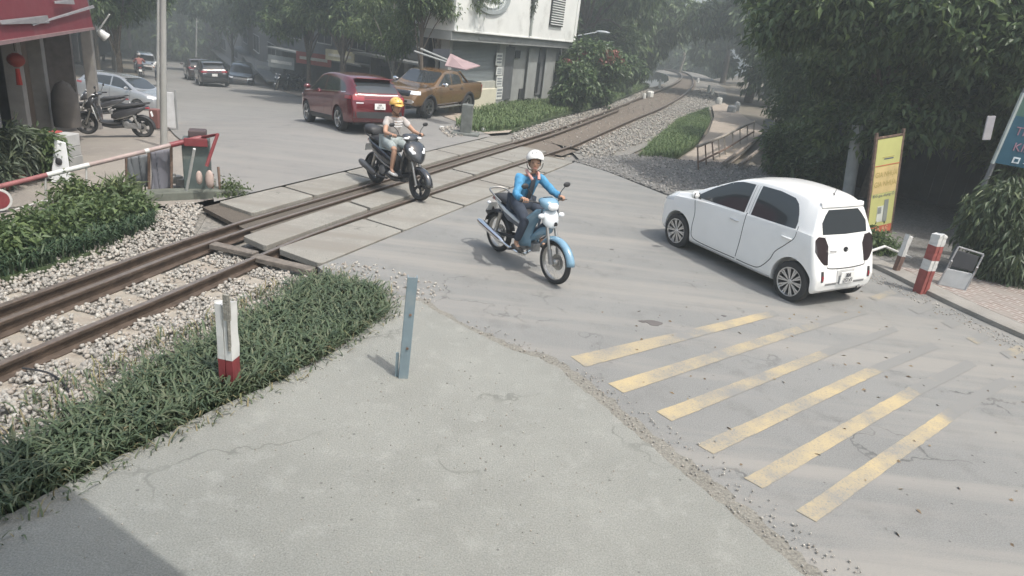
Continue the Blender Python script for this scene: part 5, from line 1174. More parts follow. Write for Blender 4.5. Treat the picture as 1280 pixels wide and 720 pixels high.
# ================================================================== BUILDINGS, TREES, SHOPS
def rot_frame(P0, P1):
    P0 = Vector(P0); P1 = Vector(P1); f = (P1-P0); f.z = 0; f.normalize(); n = Vector((f.y, -f.x, 0)); return P0, f, n
class Face:
    """vertical plane through two ground points; a = metres along it, z = height, n = outward metres"""
    def __init__(s, P0, P1): s.P, s.f, s.n = rot_frame(P0, P1); s.a = math.atan2(s.f.y, s.f.x)
    def px(s, x, y, off=0):
        d = ray(x, y); P = s.P+s.n*off; t = (P-CAMP).dot(s.n)/d.dot(s.n); q = CAMP+d*t; return (q-s.P).dot(s.f), q.z
    def W(s, a, z, off=0): q = s.P+s.f*a+s.n*off; return Vector((q.x, q.y, z))
    def box(s, mb, a0, a1, z0, z1, o0, o1, mi=None):
        c = s.W((a0+a1)/2, (z0+z1)/2, (o0+o1)/2); mb.box(c, (abs(a1-a0), abs(o1-o0), abs(z1-z0)), rz=s.a, mi=mi); return mb
M_white = mat('old white wash', (.72, .73, .70), rough=.85, var=.05, scale=1.5, dirt=((.38, .38, .35), .55, .56), dscale=1.1)
M_gwall = mat('grey render', (.30, .31, .30), rough=.85, var=.10, scale=2, dirt=((.20, .20, .19), .5), dscale=1.3)
M_cream = mat('cream wall', (.60, .57, .45), rough=.85, var=.05, dirt=((.35, .33, .28), .5, .55), dscale=1.5)
M_shut = mat('grey shutter', (.22, .245, .25), rough=.6, metal=.2, var=.05)
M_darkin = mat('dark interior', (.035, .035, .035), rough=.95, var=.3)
M_bark = mat('bark', (.12, .10, .08), rough=.95, var=.35, scale=12, bump=.8, bscale=25)
M_barkp = mat('pale bark', (.26, .24, .20), rough=.95, var=.3, scale=10, bump=.7, bscale=25)

# ---------------- white corner building
B0 = G(540, 141); B1 = G(693, 125.5)
F = Face(B0, B1); LB = F.px(693, 125.5)[0]
bd = thing('corner_building', 'two storey building with white upper wall, round emblem and grey roller shutter', 'building', tuple(F.P), F.a)
def bpart(name, m, fn, par=None, **k):
    mb = MB(); fn(mb); o = mb.build(name, m, bd if par is None else par, **k)
    o.data.transform(bd.matrix_basis.inverted() if False else (Matrix.Translation(bd.location)@Matrix.Rotation(F.a, 4, 'Z')).inverted()); return o
H1 = 3.0
sh0, sh1 = F.px(563, 100)[0], F.px(621, 100)[0]; p1 = F.px(632, 100)[0]; r1_ = F.px(650, 100)[0]; zsh = F.px(600, 53)[1]
DEP = .9; OV = .55; AL = F.px(559, 100)[0]; H1 = F.px(700, 60, .3)[1]; AU = F.px(568, 40, OV)[0]
bpart('wall', M_gwall, lambda mb: (F.box(mb, sh1, p1, -.2, H1, 0, -.35), F.box(mb, p1+.35, LB, -.2, H1, -.05, -.35), F.box(mb, LB-.35, LB, -.2, H1, -.36, -1.4), F.box(mb, AL, sh0, -.2, H1, 0, -.35), F.box(mb, sh0, sh1, zsh, H1, -.0, -.3)), bevel=.02)
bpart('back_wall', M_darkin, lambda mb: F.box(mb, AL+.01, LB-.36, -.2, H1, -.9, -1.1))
def shut(mb):
    n = 34; z0 = F.px(600, 110)[1]; z0 = max(.75, z0); P = []
    for i in range(n*2+1):
        z = z0+(zsh-z0)*i/(n*2); o = -.10-(.018 if i % 2 else 0); P.append([F.W(sh0, z, o), F.W(sh1, z, o)])
    mb.grid(P)
bpart('roller_shutter', M_shut, shut)
bpart('shutter_sill', mat('beige panel', (.42, .42, .37), rough=.8, dirt=((.3, .3, .27), .5)), lambda mb: F.box(mb, sh0, sh1, .72, 1.02, -.02, -.2), bevel=.01)
bpart('low_wall', M_cream, lambda mb: F.box(mb, sh0+.3, sh1-.02, -.2, .74, .05, -.25), bevel=.02)
bpart('fascia', M_gwall, lambda mb: F.box(mb, AU, LB+.3, H1, H1+.30, OV-.1, -DEP), bevel=.015)
def moulding(mb):
    a = F.px(585, 47)[0]; F.box(mb, a, a+3.6, H1+.09, H1+.20, OV-.1, OV-.08)
bpart('fascia_moulding', mat('moulding', (.24, .25, .245), rough=.8), moulding)
bpart('upper_wall', M_white, lambda mb: F.box(mb, AU, LB+.28, H1+.302, 8.5, OV, -DEP-.2), bevel=.02)
bpart('string_course', M_white, lambda mb: F.box(mb, AU-.02, LB+.30, H1+.30, H1+.36, OV+.03, OV+.002), bevel=.01)
bpart('corner_pilaster', M_white, lambda mb: F.box(mb, LB+.02, LB+.295, H1+.40, 8.5, OV+.04, OV+.002), bevel=.01)
# door and window slots in the lower wall, and one strip of painted shadow
M_slot = mat('dark opening', (.03, .033, .035), rough=.7)
def slot(name, x0, x1, y0, y1, par=None, m=None, o=.006, dz=0):
    a0, z1 = F.px(x0, y0); a1, z0 = F.px(x1, y1)
    w_ = bpart(name, m or M_slot, lambda mb: F.box(mb, a0, a1, z0, z1, o-.03, o-.0), par); return w_
slot('door', 633, 637.5, 58, 124, m=mat('door dark grey', (.10, .105, .11), rough=.6)); slot('window', 645, 650, 63, 73); slot('window', 667, 671.5, 78, 116); slot('window', 649.5, 653, 111, 124)
slot('window', 675.5, 679.5, 60, 118, m=mat('painted slot shadow', (.14, .145, .15), rough=.7)); slot('pilaster', 681, 686, 60, 122, m=M_gwall, o=.12); slot('pilaster', 660, 664, 60, 122, m=M_gwall, o=.10)  # first strip is a shadow painted in grey, not a window
a0, z1 = F.px(691, 0, OV+.06); a1, z0 = F.px(703, 34, OV+.06)
win = bpart('louvre_window', M_slot, lambda mb: F.box(mb, a0, a1, z0, z0+2.2, OV+.01, OV+.075))
def louv(mb):
    for i in range(22): F.box(mb, a0+.03, a1-.03, z0+.05+i*.10, z0+.09+i*.10, OV+.076, OV+.11)
bpart('louvre', M_white, louv, win)
# round emblem, half out of the frame
ea, ez = F.px(614, -6, OV); er = abs(F.px(614, 18, OV)[1]-ez); ek = abs(F.px(638, -6, OV)[0]-F.px(590, -6, OV)[0])/2/er
def ring(mb, r0, r1, o0, o1, n=40):
    pts = [(math.cos(2*math.pi*i/n), math.sin(2*math.pi*i/n)) for i in range(n)]; V = []
    for r, o in ((r0, o0), (r0, o1), (r1, o1), (r1, o0)): V += [F.W(ea+r*c*ek, ez+r*s_, o) for c, s_ in pts]
    mb.add(V, [(k*n+i, k*n+(i+1) % n, ((k+1) % 4)*n+(i+1) % n, ((k+1) % 4)*n+i) for k in range(4) for i in range(n)])
em = bpart('emblem', mat('emblem grey', (.33, .36, .36), rough=.7), lambda mb: (ring(mb, er*.80, er, OV+.001, OV+.08), ring(mb, er*.66, er*.71, OV+.001, OV+.05)), smooth=True, sharp=40)
bpart('emblem_bar', mat('emblem grey', (.33, .36, .36)), lambda mb: (F.box(mb, ea-er*.62*ek, ea+er*.62*ek, ez-.30*er, ez-.22*er, OV+.001, OV+.05), F.box(mb, ea-er*.62*ek, ea+er*.62*ek, ez+.22*er, ez+.30*er, OV+.001, OV+.05)), em)
# drain pipe with a plant growing out of the wall
pa = F.px(664, 20, OV)[0]
bpart('drain_pipe', mat('pvc pipe', (.30, .32, .30), rough=.6), lambda mb: mb.tube([F.W(pa, H1+.4, OV+.06), F.W(pa, 7, OV+.06)], .05, 8), smooth=True)
q = F.W(pa, 0, OV+.05)
wl = foliage('wall_plant', [(q.x, q.y, z, .16, .16, .28) for z in (3.8, 4.2, 4.5, 4.95)], 110, 6, .12, .05, leafmat('wall weed', (.07, .085, .06)), None, droop=.3, spread=.1)
tag(wl, 'weed rooted along the drain pipe on the white upper wall', 'plant')
# vertical sign strip on the pillar, pale plates
sg = thing('pillar_sign', 'narrow upright white sign strip on the grey pillar of the white building', 'sign', tuple(F.W(F.px(626, 130)[0], .0, .02)), F.a)
for y0, y1, nm in ((66, 82, 'sign_plate'), (84, 94, 'sign_plate'), (95.5, 108, 'sign_plate'), (109, 124, 'sign_plate')):
    a0, z1 = F.px(621.5, y0, .04); a1, z0 = F.px(627.5, y1, .04)
    mb = MB(); F.box(mb, a0, a1, z0, z1, .002, .03); o = mb.build(nm, mat('sign white', (.66, .67, .64), rough=.6, dirt=((.3, .32, .32), .5)), sg, bevel=.005); o.data.transform(sg_m := (Matrix.Translation(sg.location)@Matrix.Rotation(F.a, 4, 'Z')).inverted())
    mb = MB()
    for k in range(3): F.box(mb, a0+.06, a1-.06, z0+(z1-z0)*(.2+.25*k), z0+(z1-z0)*(.33+.25*k), .031, .034)
    o2 = mb.build('sign_mark', mat('sign ink', (.18, .2, .22)), o); o2.data.transform(sg_m)
# air conditioner on the corner
a0, z0 = F.px(701, 66, .3); mb = MB(); F.box(mb, LB+.02, LB+.40, 2.1, 2.5, -.1, -.55, 0); F.box(mb, LB+.06, LB+.34, 2.14, 2.46, -.088, -.1, 1); tag(mb.build('air_conditioner', [mat('ac white', (.6, .6, .58), rough=.6), M_slot]), 'small air conditioner box hanging at the right corner of the white building', 'air conditioner')
# lamp on the building corner
mb = MB(); q = F.W(LB+.6, 0, OV); mb.tube([(q.x, q.y, 3.1), (q.x+.9, q.y+.2, 3.35)], .03, 6); mb.ell((q.x+1.2, q.y+.25, 3.38), (.35, .12, .08)); tag(mb.build('wall_lamp', mat('lamp grey', (.3, .33, .35), rough=.5), smooth=True), 'street light arm sticking out right of the white building', 'lamp')

# ---------------- trees: leaf materials
L_dark = leafmat('mango leaf', (.10, .145, .068), trans=.38, rough=.38)
L_mid = leafmat('street tree leaf', (.10, .145, .066), trans=.38)
L_lite = leafmat('light leaf', (.10, .14, .06), trans=.35)
L_far = leafmat('far leaf', (.10, .145, .072), trans=.38)
L_hedge = leafmat('hedge leaf', (.08, .125, .055), trans=.3)
GT = 'trees behind the shaded yard on the right'
def P2(px, Y): d = ray(px, 60); return d.x/d.y*Y     # world x for a pixel column at depth Y
# big mango on the right
def mango(name, label, x, y, h, cr, cz, ncl, clr, twigs, lean, L=.18, Wd=.085, lm=L_dark, tr=.2, rz_=None, drp=.38, grp=None, zmin=None):
    return tree(name, label, x, y, h, cr, ncl, clr, twigs, 7, L, Wd, lm, M_bark, cz=cz, trunk_r=tr, lean=lean, droop=drp, rz_=rz_, group=grp, zmin=zmin)
mango('mango_tree', 'large dark leaved tree with drooping foliage above the yellow banner', 8.6, 17.0, 7, 3.4, 4.3, 48, .85, 7000, (-.3, -.8), tr=.17, rz_=2.9, zmin=1.2)
mango('mango_tree', 'drooping tree at the right with branches reaching towards the blue sign', 10.4, 14.4, 7, 2.0, 4.1, 26, .7, 4200, (-.5, -.2), tr=.12, rz_=2.6, L=.2)
mango('mango_tree', 'dark tree standing behind the rusty fence on the right', 11.3, 24.0, 8, 3.6, 4.1, 46, 1.0, 6200, (-.3, .0), tr=.2, rz_=3.6, L=.24, Wd=.06, zmin=.5)
mango('mango_tree', 'tree overhanging the white wall fragments along the far track', 16.2, 34, 10, 5.0, 4.6, 36, 1.5, 4200, (-.8, 0), L=.34, Wd=.1, tr=.25, rz_=5, lm=L_dark)
mango('mango_tree', 'tall dark tree filling the gap behind the banner and fence', 16, 24, 11, 5.0, 5.0, 36, 1.6, 4200, (0, 0), L=.34, Wd=.11, tr=.25, rz_=4.6)
mango('mango_tree', 'dark tree behind the blue signboard at the right edge', 19, 19.5, 11, 4.6, 4.6, 30, 1.5, 3400, (0, 0), L=.3, Wd=.10, tr=.25, rz_=5)
tree('roadside_tree', 'tree leaning over the outside of the far rail curve', 27.5, 62, 14, 7.5, 30, 2.6, 3000, 6, .55, .2, L_far, M_bark, cz=8, rz_=7, trunk_r=.3, group=None)
# trees closing the view beyond the track curve and behind the white building
bgt = [(728, 47, 12, 5.0, 7.0, 'dark tree rising directly behind the lamp of the white building'), (757, 58, 14, 5.4, 8.0, 'broad tree left of the rail curve with drooping outer boughs'), (793, 82, 15, 5.0, 7.5, 'tree just left of the sliver of sky over the rails'),
       (700, 66, 17, 7.0, 9.5, 'tall tree behind the white building'), (912, 84, 15, 4.8, 7.0, 'tree just right of the sliver of sky over the rails'), (950, 52, 13, 5.0, 7.0, 'dark bulky tree right of the rail curve'), (845, 118, 9, 9.0, 2.2, 'low green thicket closing the end of the rail curve')]
for px, Y, h, cr_, cz, lb in bgt:
    tree('background_tree', lb, P2(px, Y), Y, h, cr_, 34, cr_*.32, 2600, 7, .20+.006*Y, .07+.0025*Y, L_far, M_bark, cz=cz, rz_=cz*.92, trunk_r=.3, droop=.5, z0=-.3, group=None)
# shrubs and the flowering bush beside the track
def shrub(name, label, px, py, wpx, hpx, lm, twigs=900, L=.16, Wd=.06, cat='shrub', n=12, grp=None, droop=.2, zdrop=0, depth=.8, stems=True):
    p = G(px, py) if zdrop == 0 else T(px, py); k = p.y/840*1.02; wr = wpx*k/2; hh = hpx*k; t = thing(name, label, cat, (p.x, p.y, p.z-.05), 0, grp)
    cl = clumps_in((0, 0, hh*.55), (wr*.95, wr*depth, hh*.48), n, wr*.42 if wr < hh else hh*.38, .8)
    foliage('foliage', cl, twigs, 7, L, Wd, lm, t, droop=droop, zmin=.02, spread=.3)
    if stems:
        mb = MB()
        for i in range(6): a = i*1.05; mb.tube([(0, 0, 0), (math.cos(a)*wr*.25, math.sin(a)*wr*.25, hh*.3), (math.cos(a)*wr*.5, math.sin(a)*wr*.5, hh*.62)], [.03, .02, .01], 5)
        mb.build('stem', M_bark, t, smooth=True)
    return t, cl, wr, hh
fb, cl, wr, hh = shrub('flowering_bush', 'green bush topped with coral red blossom beside the white building', 733, 130, 74, 62, L_hedge, 1900, .26, .12, 'bush', 22)
cl2 = [(c[0]*1.0, c[1]*.9-.35, hh*(.70+.28*random.random()), .40, .40, .2) for c in cl[:19]]
foliage('blossom', cl2, 700, 4, .11, .10, mat('coral blossom', (.30, .11, .09), rough=.7, var=.2, island=[(.24, .06, .05), (.34, .13, .11), (.40, .22, .18)], trans=.3), fb, droop=0, spread=.12)
shrub('hedge_bush', 'pale green bush between the flowering bush and the rail curve', 768, 117, 50, 44, L_hedge, 1300, .28, .12, 'bush', 16)
shrub('hedge_bush', 'dense bush against the right corner of the white building', 712, 137, 48, 46, L_hedge, 1300, .22, .10, 'bush', 16)
shrub('hedge_bush', 'darker green bush at the left edge of the rail curve', 800, 102, 44, 38, L_far, 1100, .40, .16, 'bush', 16)
shrub('hedge_bush', 'bush behind the white marker post by the rail curve', 755, 112, 60, 60, L_far, 1300, .34, .14, 'bush', 16)
shrub('leafy_shrub', 'bright drooping shrub spilling over the brick pavement on the right', 1238, 352, 88, 118, leafmat('pale shrub leaf', (.075, .105, .055), trans=.25), 1500, .15, .038, 'shrub', 20, droop=.8)
shrub('weed_clump', 'weeds growing against the yellow banner foot', 1092, 318, 36, 24, L_mid, 260, .10, .04, 'weeds', 8)
# left verge shrubs between shop road and track
vb = [W(-5.2, 1.2), W(-3.4, 1.45), W(-2.2, 1.42), W(-1.2, 1.55), W(-.4, 1.75), W(-.05, 2.3), W(-.3, 2.9), W(-1.3, 2.9), W(-2.4, 2.7), W(-3.6, 2.6), W(-5.4, 2.5)]
poly('verge_soil', vb, -.06, M_grassbed, th=.1, jit=.03)
grass('low_hedge', vb, 10000, .24, .020, mat('verge blades', (.05, .085, .045), rough=.5, var=.3, scale=1.2, island=[(.025, .05, .03), (.045, .08, .04), (.075, .12, .06), (.12, .15, .09)], trans=.25), 'dark leafy verge between the ballast and the shop road', z=-.06, bend=.8, cat='undergrowth')
foliage('low_hedge', [(*W(s_, v_), .12, .42, .42, .20) for s_, v_ in [(-4.6, 1.9), (-3.8, 2.0), (-3, 2.0), (-2.3, 2.0), (-1.6, 2.15), (-.9, 2.25), (-.45, 2.4)]], 1900, 6, .10, .04, L_mid, None, droop=.1, spread=.2, zmin=0); tag(COL.objects[-1], 'leafy creeper mounded over the verge left of the ballast', 'undergrowth', kind='stuff')
t_, *_ = shrub('potted_palm', 'spiky pale leaved clump at the end of the verge by the grey covers', 152, 262, 26, 26, leafmat('pale spiky leaf', (.15, .19, .10)), 130, .22, .028, 'plant', 5, droop=-.6)
shrub('weed_clump', 'tall green weed standing at the barrier boom', 98, 262, 34, 30, L_lite, 300, .10, .035, 'weeds', 8)
shrub('weed_clump', 'small tuft of green at the road edge beside the barrier machine', 290, 243, 22, 7, L_lite, 90, .08, .03, 'weeds', 5, stems=False)

# ---------------- street trees upper left
SP = T(205, 180)
street_trees = [(146, 32, 7.5, 2.8, 5.2, 'tree over the shop side pavement behind the utility pole'), (352, 53, 10, 4.2, 6.4, 'leafy street tree overhanging the parked black cars'), (428, 37, 8, 3.0, 5.3, 'street tree before the dark shopfronts, left of the red suv'), (290, 74, 12, 5.5, 7.5, 'tall tree on the far right side of the street'), (140, 62, 10, 5.2, 6.8, 'street tree seen behind the utility pole'),
    (120, 48, 11, 5, 6.5, 'large tree beyond the shop roof at upper left'), (128, 84, 13, 6, 8, 'distant tree over the left side of the street'), (385, 42, 8, 3.0, 5.6, 'bushy tree behind the red food stall'), (60, 34, 9, 4.2, 6.4, 'tree rising behind the red awning')]
for px, Y, h, cr_, cz, lb in street_trees:
    x = P2(px, Y); z0 = terr(x, Y)
    topz = CAMH+ (Y*.02); cz_ = cz
    tree('street_tree', lb, x, Y, h, cr_, 26, cr_*.34, 2300, 7, .13+.004*Y, .05+.0018*Y, L_mid if Y < 50 else L_far, M_bark, cz=cz_, rz_=cz*.30, trunk_r=.14, droop=.35)
# light feathery tree between suv and white building
tree('feathery_tree', 'light green open tree with pale forked limbs above the pickup', P2(492, 30), 30, 6.5, 2.3, 18, .62, 1500, 7, .17, .05, L_lite, M_barkp, cz=4.1, rz_=1.5, trunk_r=.12, droop=.5)
tree('feathery_tree', 'feathery tree reaching across the left part of the white upper wall', P2(545, 25.5), 25.5, 6.0, 1.7, 16, .5, 850, 6, .15, .04, L_lite, M_barkp, cz=4.05, rz_=.9, trunk_r=.08, droop=.5, lean=(.2, 0))
tree('street_tree', 'small leafy tree against the left end of the white upper wall', P2(527, 24.2), 24.2, 6.0, 1.25, 16, .45, 1500, 6, .15, .06, L_mid, M_bark, cz=4.3, rz_=1.2, trunk_r=.07, droop=.35)
shrub('potted_tree', 'small leafy plant behind the pickup roof', 520, 118, 46, 42, L_lite, 420, .20, .07, 'plant', 8, zdrop=1)

# ---------------- dark shophouses behind the stall and up the street
def shophouse(px0, px1, Y0, Y1, h, label, col, bays, doors='dark', win_z=3.6, gf=2.9):
    x0, x1 = P2(px0, Y0), P2(px1, Y1); FF = Face((x0, Y0, 0), (x1, Y1, 0)); L_ = math.hypot(x1-x0, Y1-Y0); zb = terr(x0, Y0)-.4
    t = thing('shophouse', label, 'building', (x0, Y0, terr(x0, Y0)), FF.a); inv = (Matrix.Translation(t.location)@Matrix.Rotation(FF.a, 4, 'Z')).inverted()
    def pt(name, m, fn, par=None, **k):
        mb = MB(); fn(mb); o = mb.build(name, m, par or t, **k); o.data.transform(inv); return o
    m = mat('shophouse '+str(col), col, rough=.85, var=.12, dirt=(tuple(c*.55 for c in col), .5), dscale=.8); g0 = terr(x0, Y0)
    pt('wall', m, lambda mb: (FF.box(mb, 0, L_, g0+gf, h, 0, -6),), bevel=.02)
    for i in range(bays+1):
        a = L_*i/bays; pt('pillar', m, lambda mb, a=a: FF.box(mb, max(0, a-.16), min(L_, a+.16), zb, g0+gf-.003, -.02, -.4), bevel=.015)
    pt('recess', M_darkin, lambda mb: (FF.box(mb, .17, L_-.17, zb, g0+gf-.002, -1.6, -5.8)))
    pt('canopy', mat('canopy grey', (.20, .21, .21), rough=.7), lambda mb: FF.box(mb, -.1, L_+.1, g0+gf-.12, g0+gf-.004, 1.1, -.02), bevel=.01)
    for i in range(bays):
        a = L_*(i+.5)/bays; w_ = L_/bays*.22
        for fl in range(int((h-g0-gf)/3.0)):
            z = g0+gf+.8+fl*3.0; wn = pt('window', M_slot, lambda mb: FF.box(mb, a-w_, a+w_, z, z+1.4, -.01, .02)); pt('frame', mat('window frame pale', (.45, .46, .44), rough=.6), lambda mb: (FF.box(mb, a-w_-.05, a-w_, z-.05, z+1.45, -.01, .04), FF.box(mb, a+w_, a+w_+.05, z-.05, z+1.45, -.01, .04), FF.box(mb, a-.02, a+.02, z, z+1.4, .021, .035), FF.box(mb, a-w_, a+w_, z+1.4, z+1.45, -.01, .04), FF.box(mb, a-w_-.08, a+w_+.08, z-.1, z-.05, -.01, .10)), wn)
    return t
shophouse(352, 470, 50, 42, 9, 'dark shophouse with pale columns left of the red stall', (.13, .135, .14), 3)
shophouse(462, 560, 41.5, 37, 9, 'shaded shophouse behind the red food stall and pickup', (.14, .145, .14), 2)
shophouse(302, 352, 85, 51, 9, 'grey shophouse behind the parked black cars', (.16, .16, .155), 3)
shophouse(264, 302, 122, 86, 9, 'distant shophouse on the right side of the street', (.26, .26, .25), 3)
shophouse(40, 118, 40, 62, 7, 'pale shophouse far along the left side of the street', (.30, .29, .28), 3)
shophouse(118, 165, 66, 95, 6, 'distant house on the left side of the street', (.32, .31, .30), 2)
# far hill of trees closing the street
tree('background_tree', 'hazy tree crown closing the far end of the street', P2(205, 125), 125, 14, 12, 30, 4, 2600, 6, .9, .4, L_far, M_bark, cz=-3+9, rz_=8, trunk_r=.4)
tree('background_tree', 'hazy tree crown at the far left end of the street', P2(160, 118), 118, 14, 11, 30, 4, 2600, 6, .9, .4, L_far, M_bark, cz=7, rz_=8, trunk_r=.4)
tree('background_tree', 'hazy tree crown right of the far end of the street', P2(262, 112), 112, 14, 11, 30, 4, 2600, 6, .9, .4, L_far, M_bark, cz=7, rz_=8, trunk_r=.4)
# signboards over the far shopfronts
for i, (px, py, Y, w_, h_, c, lb) in enumerate(((392, 74, 43.5, 2.6, .7, (.30, .06, .05), 'dull red signboard over the dark shopfront left of the stall'), (352, 78, 48, 2.2, .8, (.22, .24, .24), 'grey signboard on the shophouse behind the street trees'), (425, 70, 41.2, 2.0, .6, (.45, .43, .30), 'pale yellow signboard above the red food stall'), (330, 84, 58, 1.8, .9, (.42, .42, .42), 'pale signboard far up the right side of the street'))):
    q = AY(px, py, Y); mb = MB(); mb.box((0, 0, 0), (w_, .08, h_), rz=R(-20)); mb.box((0, -.05, 0), (w_*.8, .02, h_*.25), rz=R(-20), mi=1); o = mb.build('signboard', [mat('board '+str(c), c, rough=.7, var=.1), mat('board lettering pale', (.5, .5, .47))]); o.location = q; tag(o, lb, 'sign')
# ================================================================== BARRIER, POSTS, SIGNS, SHOP
M_pred = mat('barrier red', (.19, .035, .04), rough=.5, var=.15, dirt=((.25, .16, .14), .5), dscale=5)
M_pwhite = mat('barrier white', (.56, .56, .54), rough=.55, var=.06, dirt=((.35, .33, .30), .6, .55), dscale=6)
M_rust = mat('rusty iron', (.15, .10, .075), rough=.9, var=.4, scale=14, bump=.4)
M_galv = mat('blue grey steel', (.20, .26, .29), rough=.6, metal=.3, var=.1, dirt=((.30, .30, .27), .5), dscale=3)
def D3(px, py, Y): return AY(px, py, Y)
# ---- guard posts by the grass (folded steel posts)
def chan(mb, w_, d, h, th, lean=(0, 0), bands=None, z0=-.2):
    prof = [(-w_/2, d/2), (-w_/2, -d/2), (w_/2, -d/2), (w_/2, d/2), (w_/2-th, d/2), (w_/2-th, -d/2+th), (-w_/2+th, -d/2+th), (-w_/2+th, d/2)]
    zs = [z0]+[b for b in (bands or [])]+[h]; n = 8
    for k in range(len(zs)-1):
        a, b = zs[k], zs[k+1]; lo_ = [(x+lean[0]*a/h, y+lean[1]*a/h, a) for x, y in prof]; hi_ = [(x+lean[0]*b/h, y+lean[1]*b/h, b) for x, y in prof]
        mb.add(lo_+hi_, [(i, (i+1) % n, n+(i+1) % n, n+i) for i in range(n)]+([tuple(range(n, 2*n))] if k == len(zs)-2 else []), mi=k % 2 if bands else 0)
p = G(504, 471, .022); t = thing('steel_post', 'plain blue grey channel post standing on the pale concrete', 'post', p, R(12))
mb = MB(); chan(mb, .085, .07, .96, .008, (.035, .03)); mb.build('post', M_galv, t)
mb = MB(); mb.prism([(-.075, .0), (-.047, -.0), (-.047, .012), (-.075, .012)], 0, .24); mb.build('flange', M_galv, t)
for dz in (.3, .62): mb = MB(); mb.lathe([(.001, -.037), (.012, -.037), (.012, -.045), (.001, -.045)], (.01+.035*dz, .03*dz, dz), 'Y', 10); mb.build('bolt', M_rust, t)
p = G(289, 491, -.03); t = thing('guard_post', 'split red and white concrete post standing in the coarse grass', 'post', (p.x, p.y, -.06), R(-8))
def rough_post(t, w_, d, h, bands, lean, mr=M_pred, mw=M_pwhite, chip=True, first_red=True):
    zs = [-.15]+bands+[h]; 
    for k in range(len(zs)-1):
        a, b = zs[k], zs[k+1]; mb = MB(); n = 5; rows = []
        for i in range(n+1):
            z = a+(b-a)*i/n; jt = lambda: random.uniform(-.004, .004)
            rows.append([(x*w_/2+lean[0]*z/h+jt(), y*d/2+lean[1]*z/h+jt(), z+(random.uniform(-.045, .02) if chip and k == len(zs)-2 and i == n else 0)) for x, y in ((-1, -1), (-.12, -1), (-.10, -.80), (.02, -.80), (.04, -1), (1, -1), (1, 1), (0, 1), (-1, 1), (-1, -1))])
        mb.grid(rows); mb.add(rows[-1][:-1], [tuple(range(9))])
        red = (k % 2 == 0) == first_red
        mb.build('red_band' if red else 'white_band', mr if red else mw, t)
rough_post(t, .125, .11, .86, [.36], (-.02, .02))
mb = MB(); mb.tube([(.035, -.045, .45), (.04, -.05, .94)], .014, 6); mb.box((.03, -.05, .83), (.055, .02, .22)); mb.build('broken_stub', mat('weathered concrete', (.24, .23, .2), rough=.95, var=.3, scale=18, bump=.8), t)
p = G(1149, 360, .08); t = thing('guard_post', 'broad post with two red and two white bands on the right kerb', 'post', (p.x+.05, p.y+.03, .07), R(20))
rough_post(t, .15, .14, .86, [.30, .46, .68], (.0, .0), chip=True, mr=mat('dull red band', (.26, .07, .06), rough=.8, var=.2))
p = G(1113, 338, .07); t = thing('guard_post', 'thin low post with white top and brown foot behind the white car', 'post', (p.x+.1, p.y+.03, .05), R(20))
rough_post(t, .085, .08, .62, [.27], (.05, 0), mr=mat('brown band', (.16, .10, .08), rough=.9))
# white pipe rail behind the car
mb = MB(); a = G(1076, 318, .3); b = G(1106, 308, .36); mb.tube([a, b], .022, 8); c = G(1139, 322, .12); mb.tube([b, c], .020, 8)
tag(mb.build('pipe_rail', M_pwhite, smooth=True), 'bent white pipe lying behind the white car below the banner', 'pipe')
# ---- yellow banner
YB = G(1098, 296).y; a_ = D3(1086, 290, YB-.15); b_ = D3(1110, 295, YB+.12)
tl, tr_, bl_, br_ = D3(1099, 171, YB-.15), D3(1126, 174, YB+.12), D3(1083, 290, YB-.15), D3(1112, 293, YB+.12)
ax = (br_-bl_+tr_-tl)/2; wB = ax.length; up_ = ((tl+tr_)-(bl_+br_))/2; up_.y = 0; hB = up_.length
bn = thing('banner_sign', 'tall narrow yellow banner with rows of lettering in a rusty frame behind the white car', 'banner', ((bl_+br_)/2))
Z_ = up_.normalized(); X = (ax-Z_*ax.dot(Z_)).normalized(); Y_ = Z_.cross(X); bn.matrix_world = Matrix.Translation((bl_+br_)/2)@Matrix((X, Y_, Z_)).transposed().to_4x4()
M_by = mat('banner yellow', (.52, .52, .20), rough=.7, var=.05, dirt=((.5, .5, .2), .4)); M_bo = mat('banner orange', (.50, .13, .07), rough=.7); M_bpk = mat('banner peach', (.62, .48, .22), rough=.7); M_btx = mat('banner brown text', (.42, .33, .10), rough=.8); M_bdk = mat('banner navy text', (.06, .08, .16), rough=.7)
W2 = wB/2
def bp_(name, m, x0, x1, z0, z1, y=-.012, par=None, th=.004): mb = MB(); mb.box(((x0+x1)/2, y, (z0+z1)/2), (x1-x0, th, z1-z0)); return mb.build(name, m, par or bn)
bp_('sheet', M_by, -W2, W2, hB*.085, hB, -.006, th=.008)
bp_('orange_foot', M_bo, -W2, W2, 0, hB*.082, -.006, th=.008)
bp_('peach_panel', M_bpk, -W2+.01, W2-.01, hB*.44, hB*.715, -.0125); bp_('orange_rule', M_bo, -W2, W2, hB*.725, hB*.735, -.0135)
for s_, z, sz, m in (('GIA NHỰA', .635, .17, M_btx), ('GIA NHỰA', .535, .17, M_btx), ('Đồ gia dụng Ô', .415, .085, M_bdk)):
    o = text_obj('banner_text', s_, 1, m, bn, (0, -.018, hB*z), (R(90), 0, 0), .0); k = (wB*.90)/max(.01, o.dimensions.x); o.data.transform(Matrix.Diagonal((k, sz*hB/2.3*1.05, 1, 1)))
for s_, z, sz in (('▬▬▬', .80, .07),): bp_('logo_bar', M_bdk, -.10, .14, hB*.79, hB*.80, -.0135); bp_('logo_bar', M_btx, -.15, .16, hB*.81, hB*.815, -.0135)
bp_('picture', mat('picture white', (.62, .64, .58), rough=.6), -.12, .04, hB*.13, hB*.30, -.0135); bp_('picture_shape', mat('picture grey', (.25, .27, .25)), .05, .16, hB*.12, hB*.36, -.0145); bp_('picture_shape', mat('picture grey', (.25, .27, .25)), -.11, -.02, hB*.22, hB*.29, -.016)
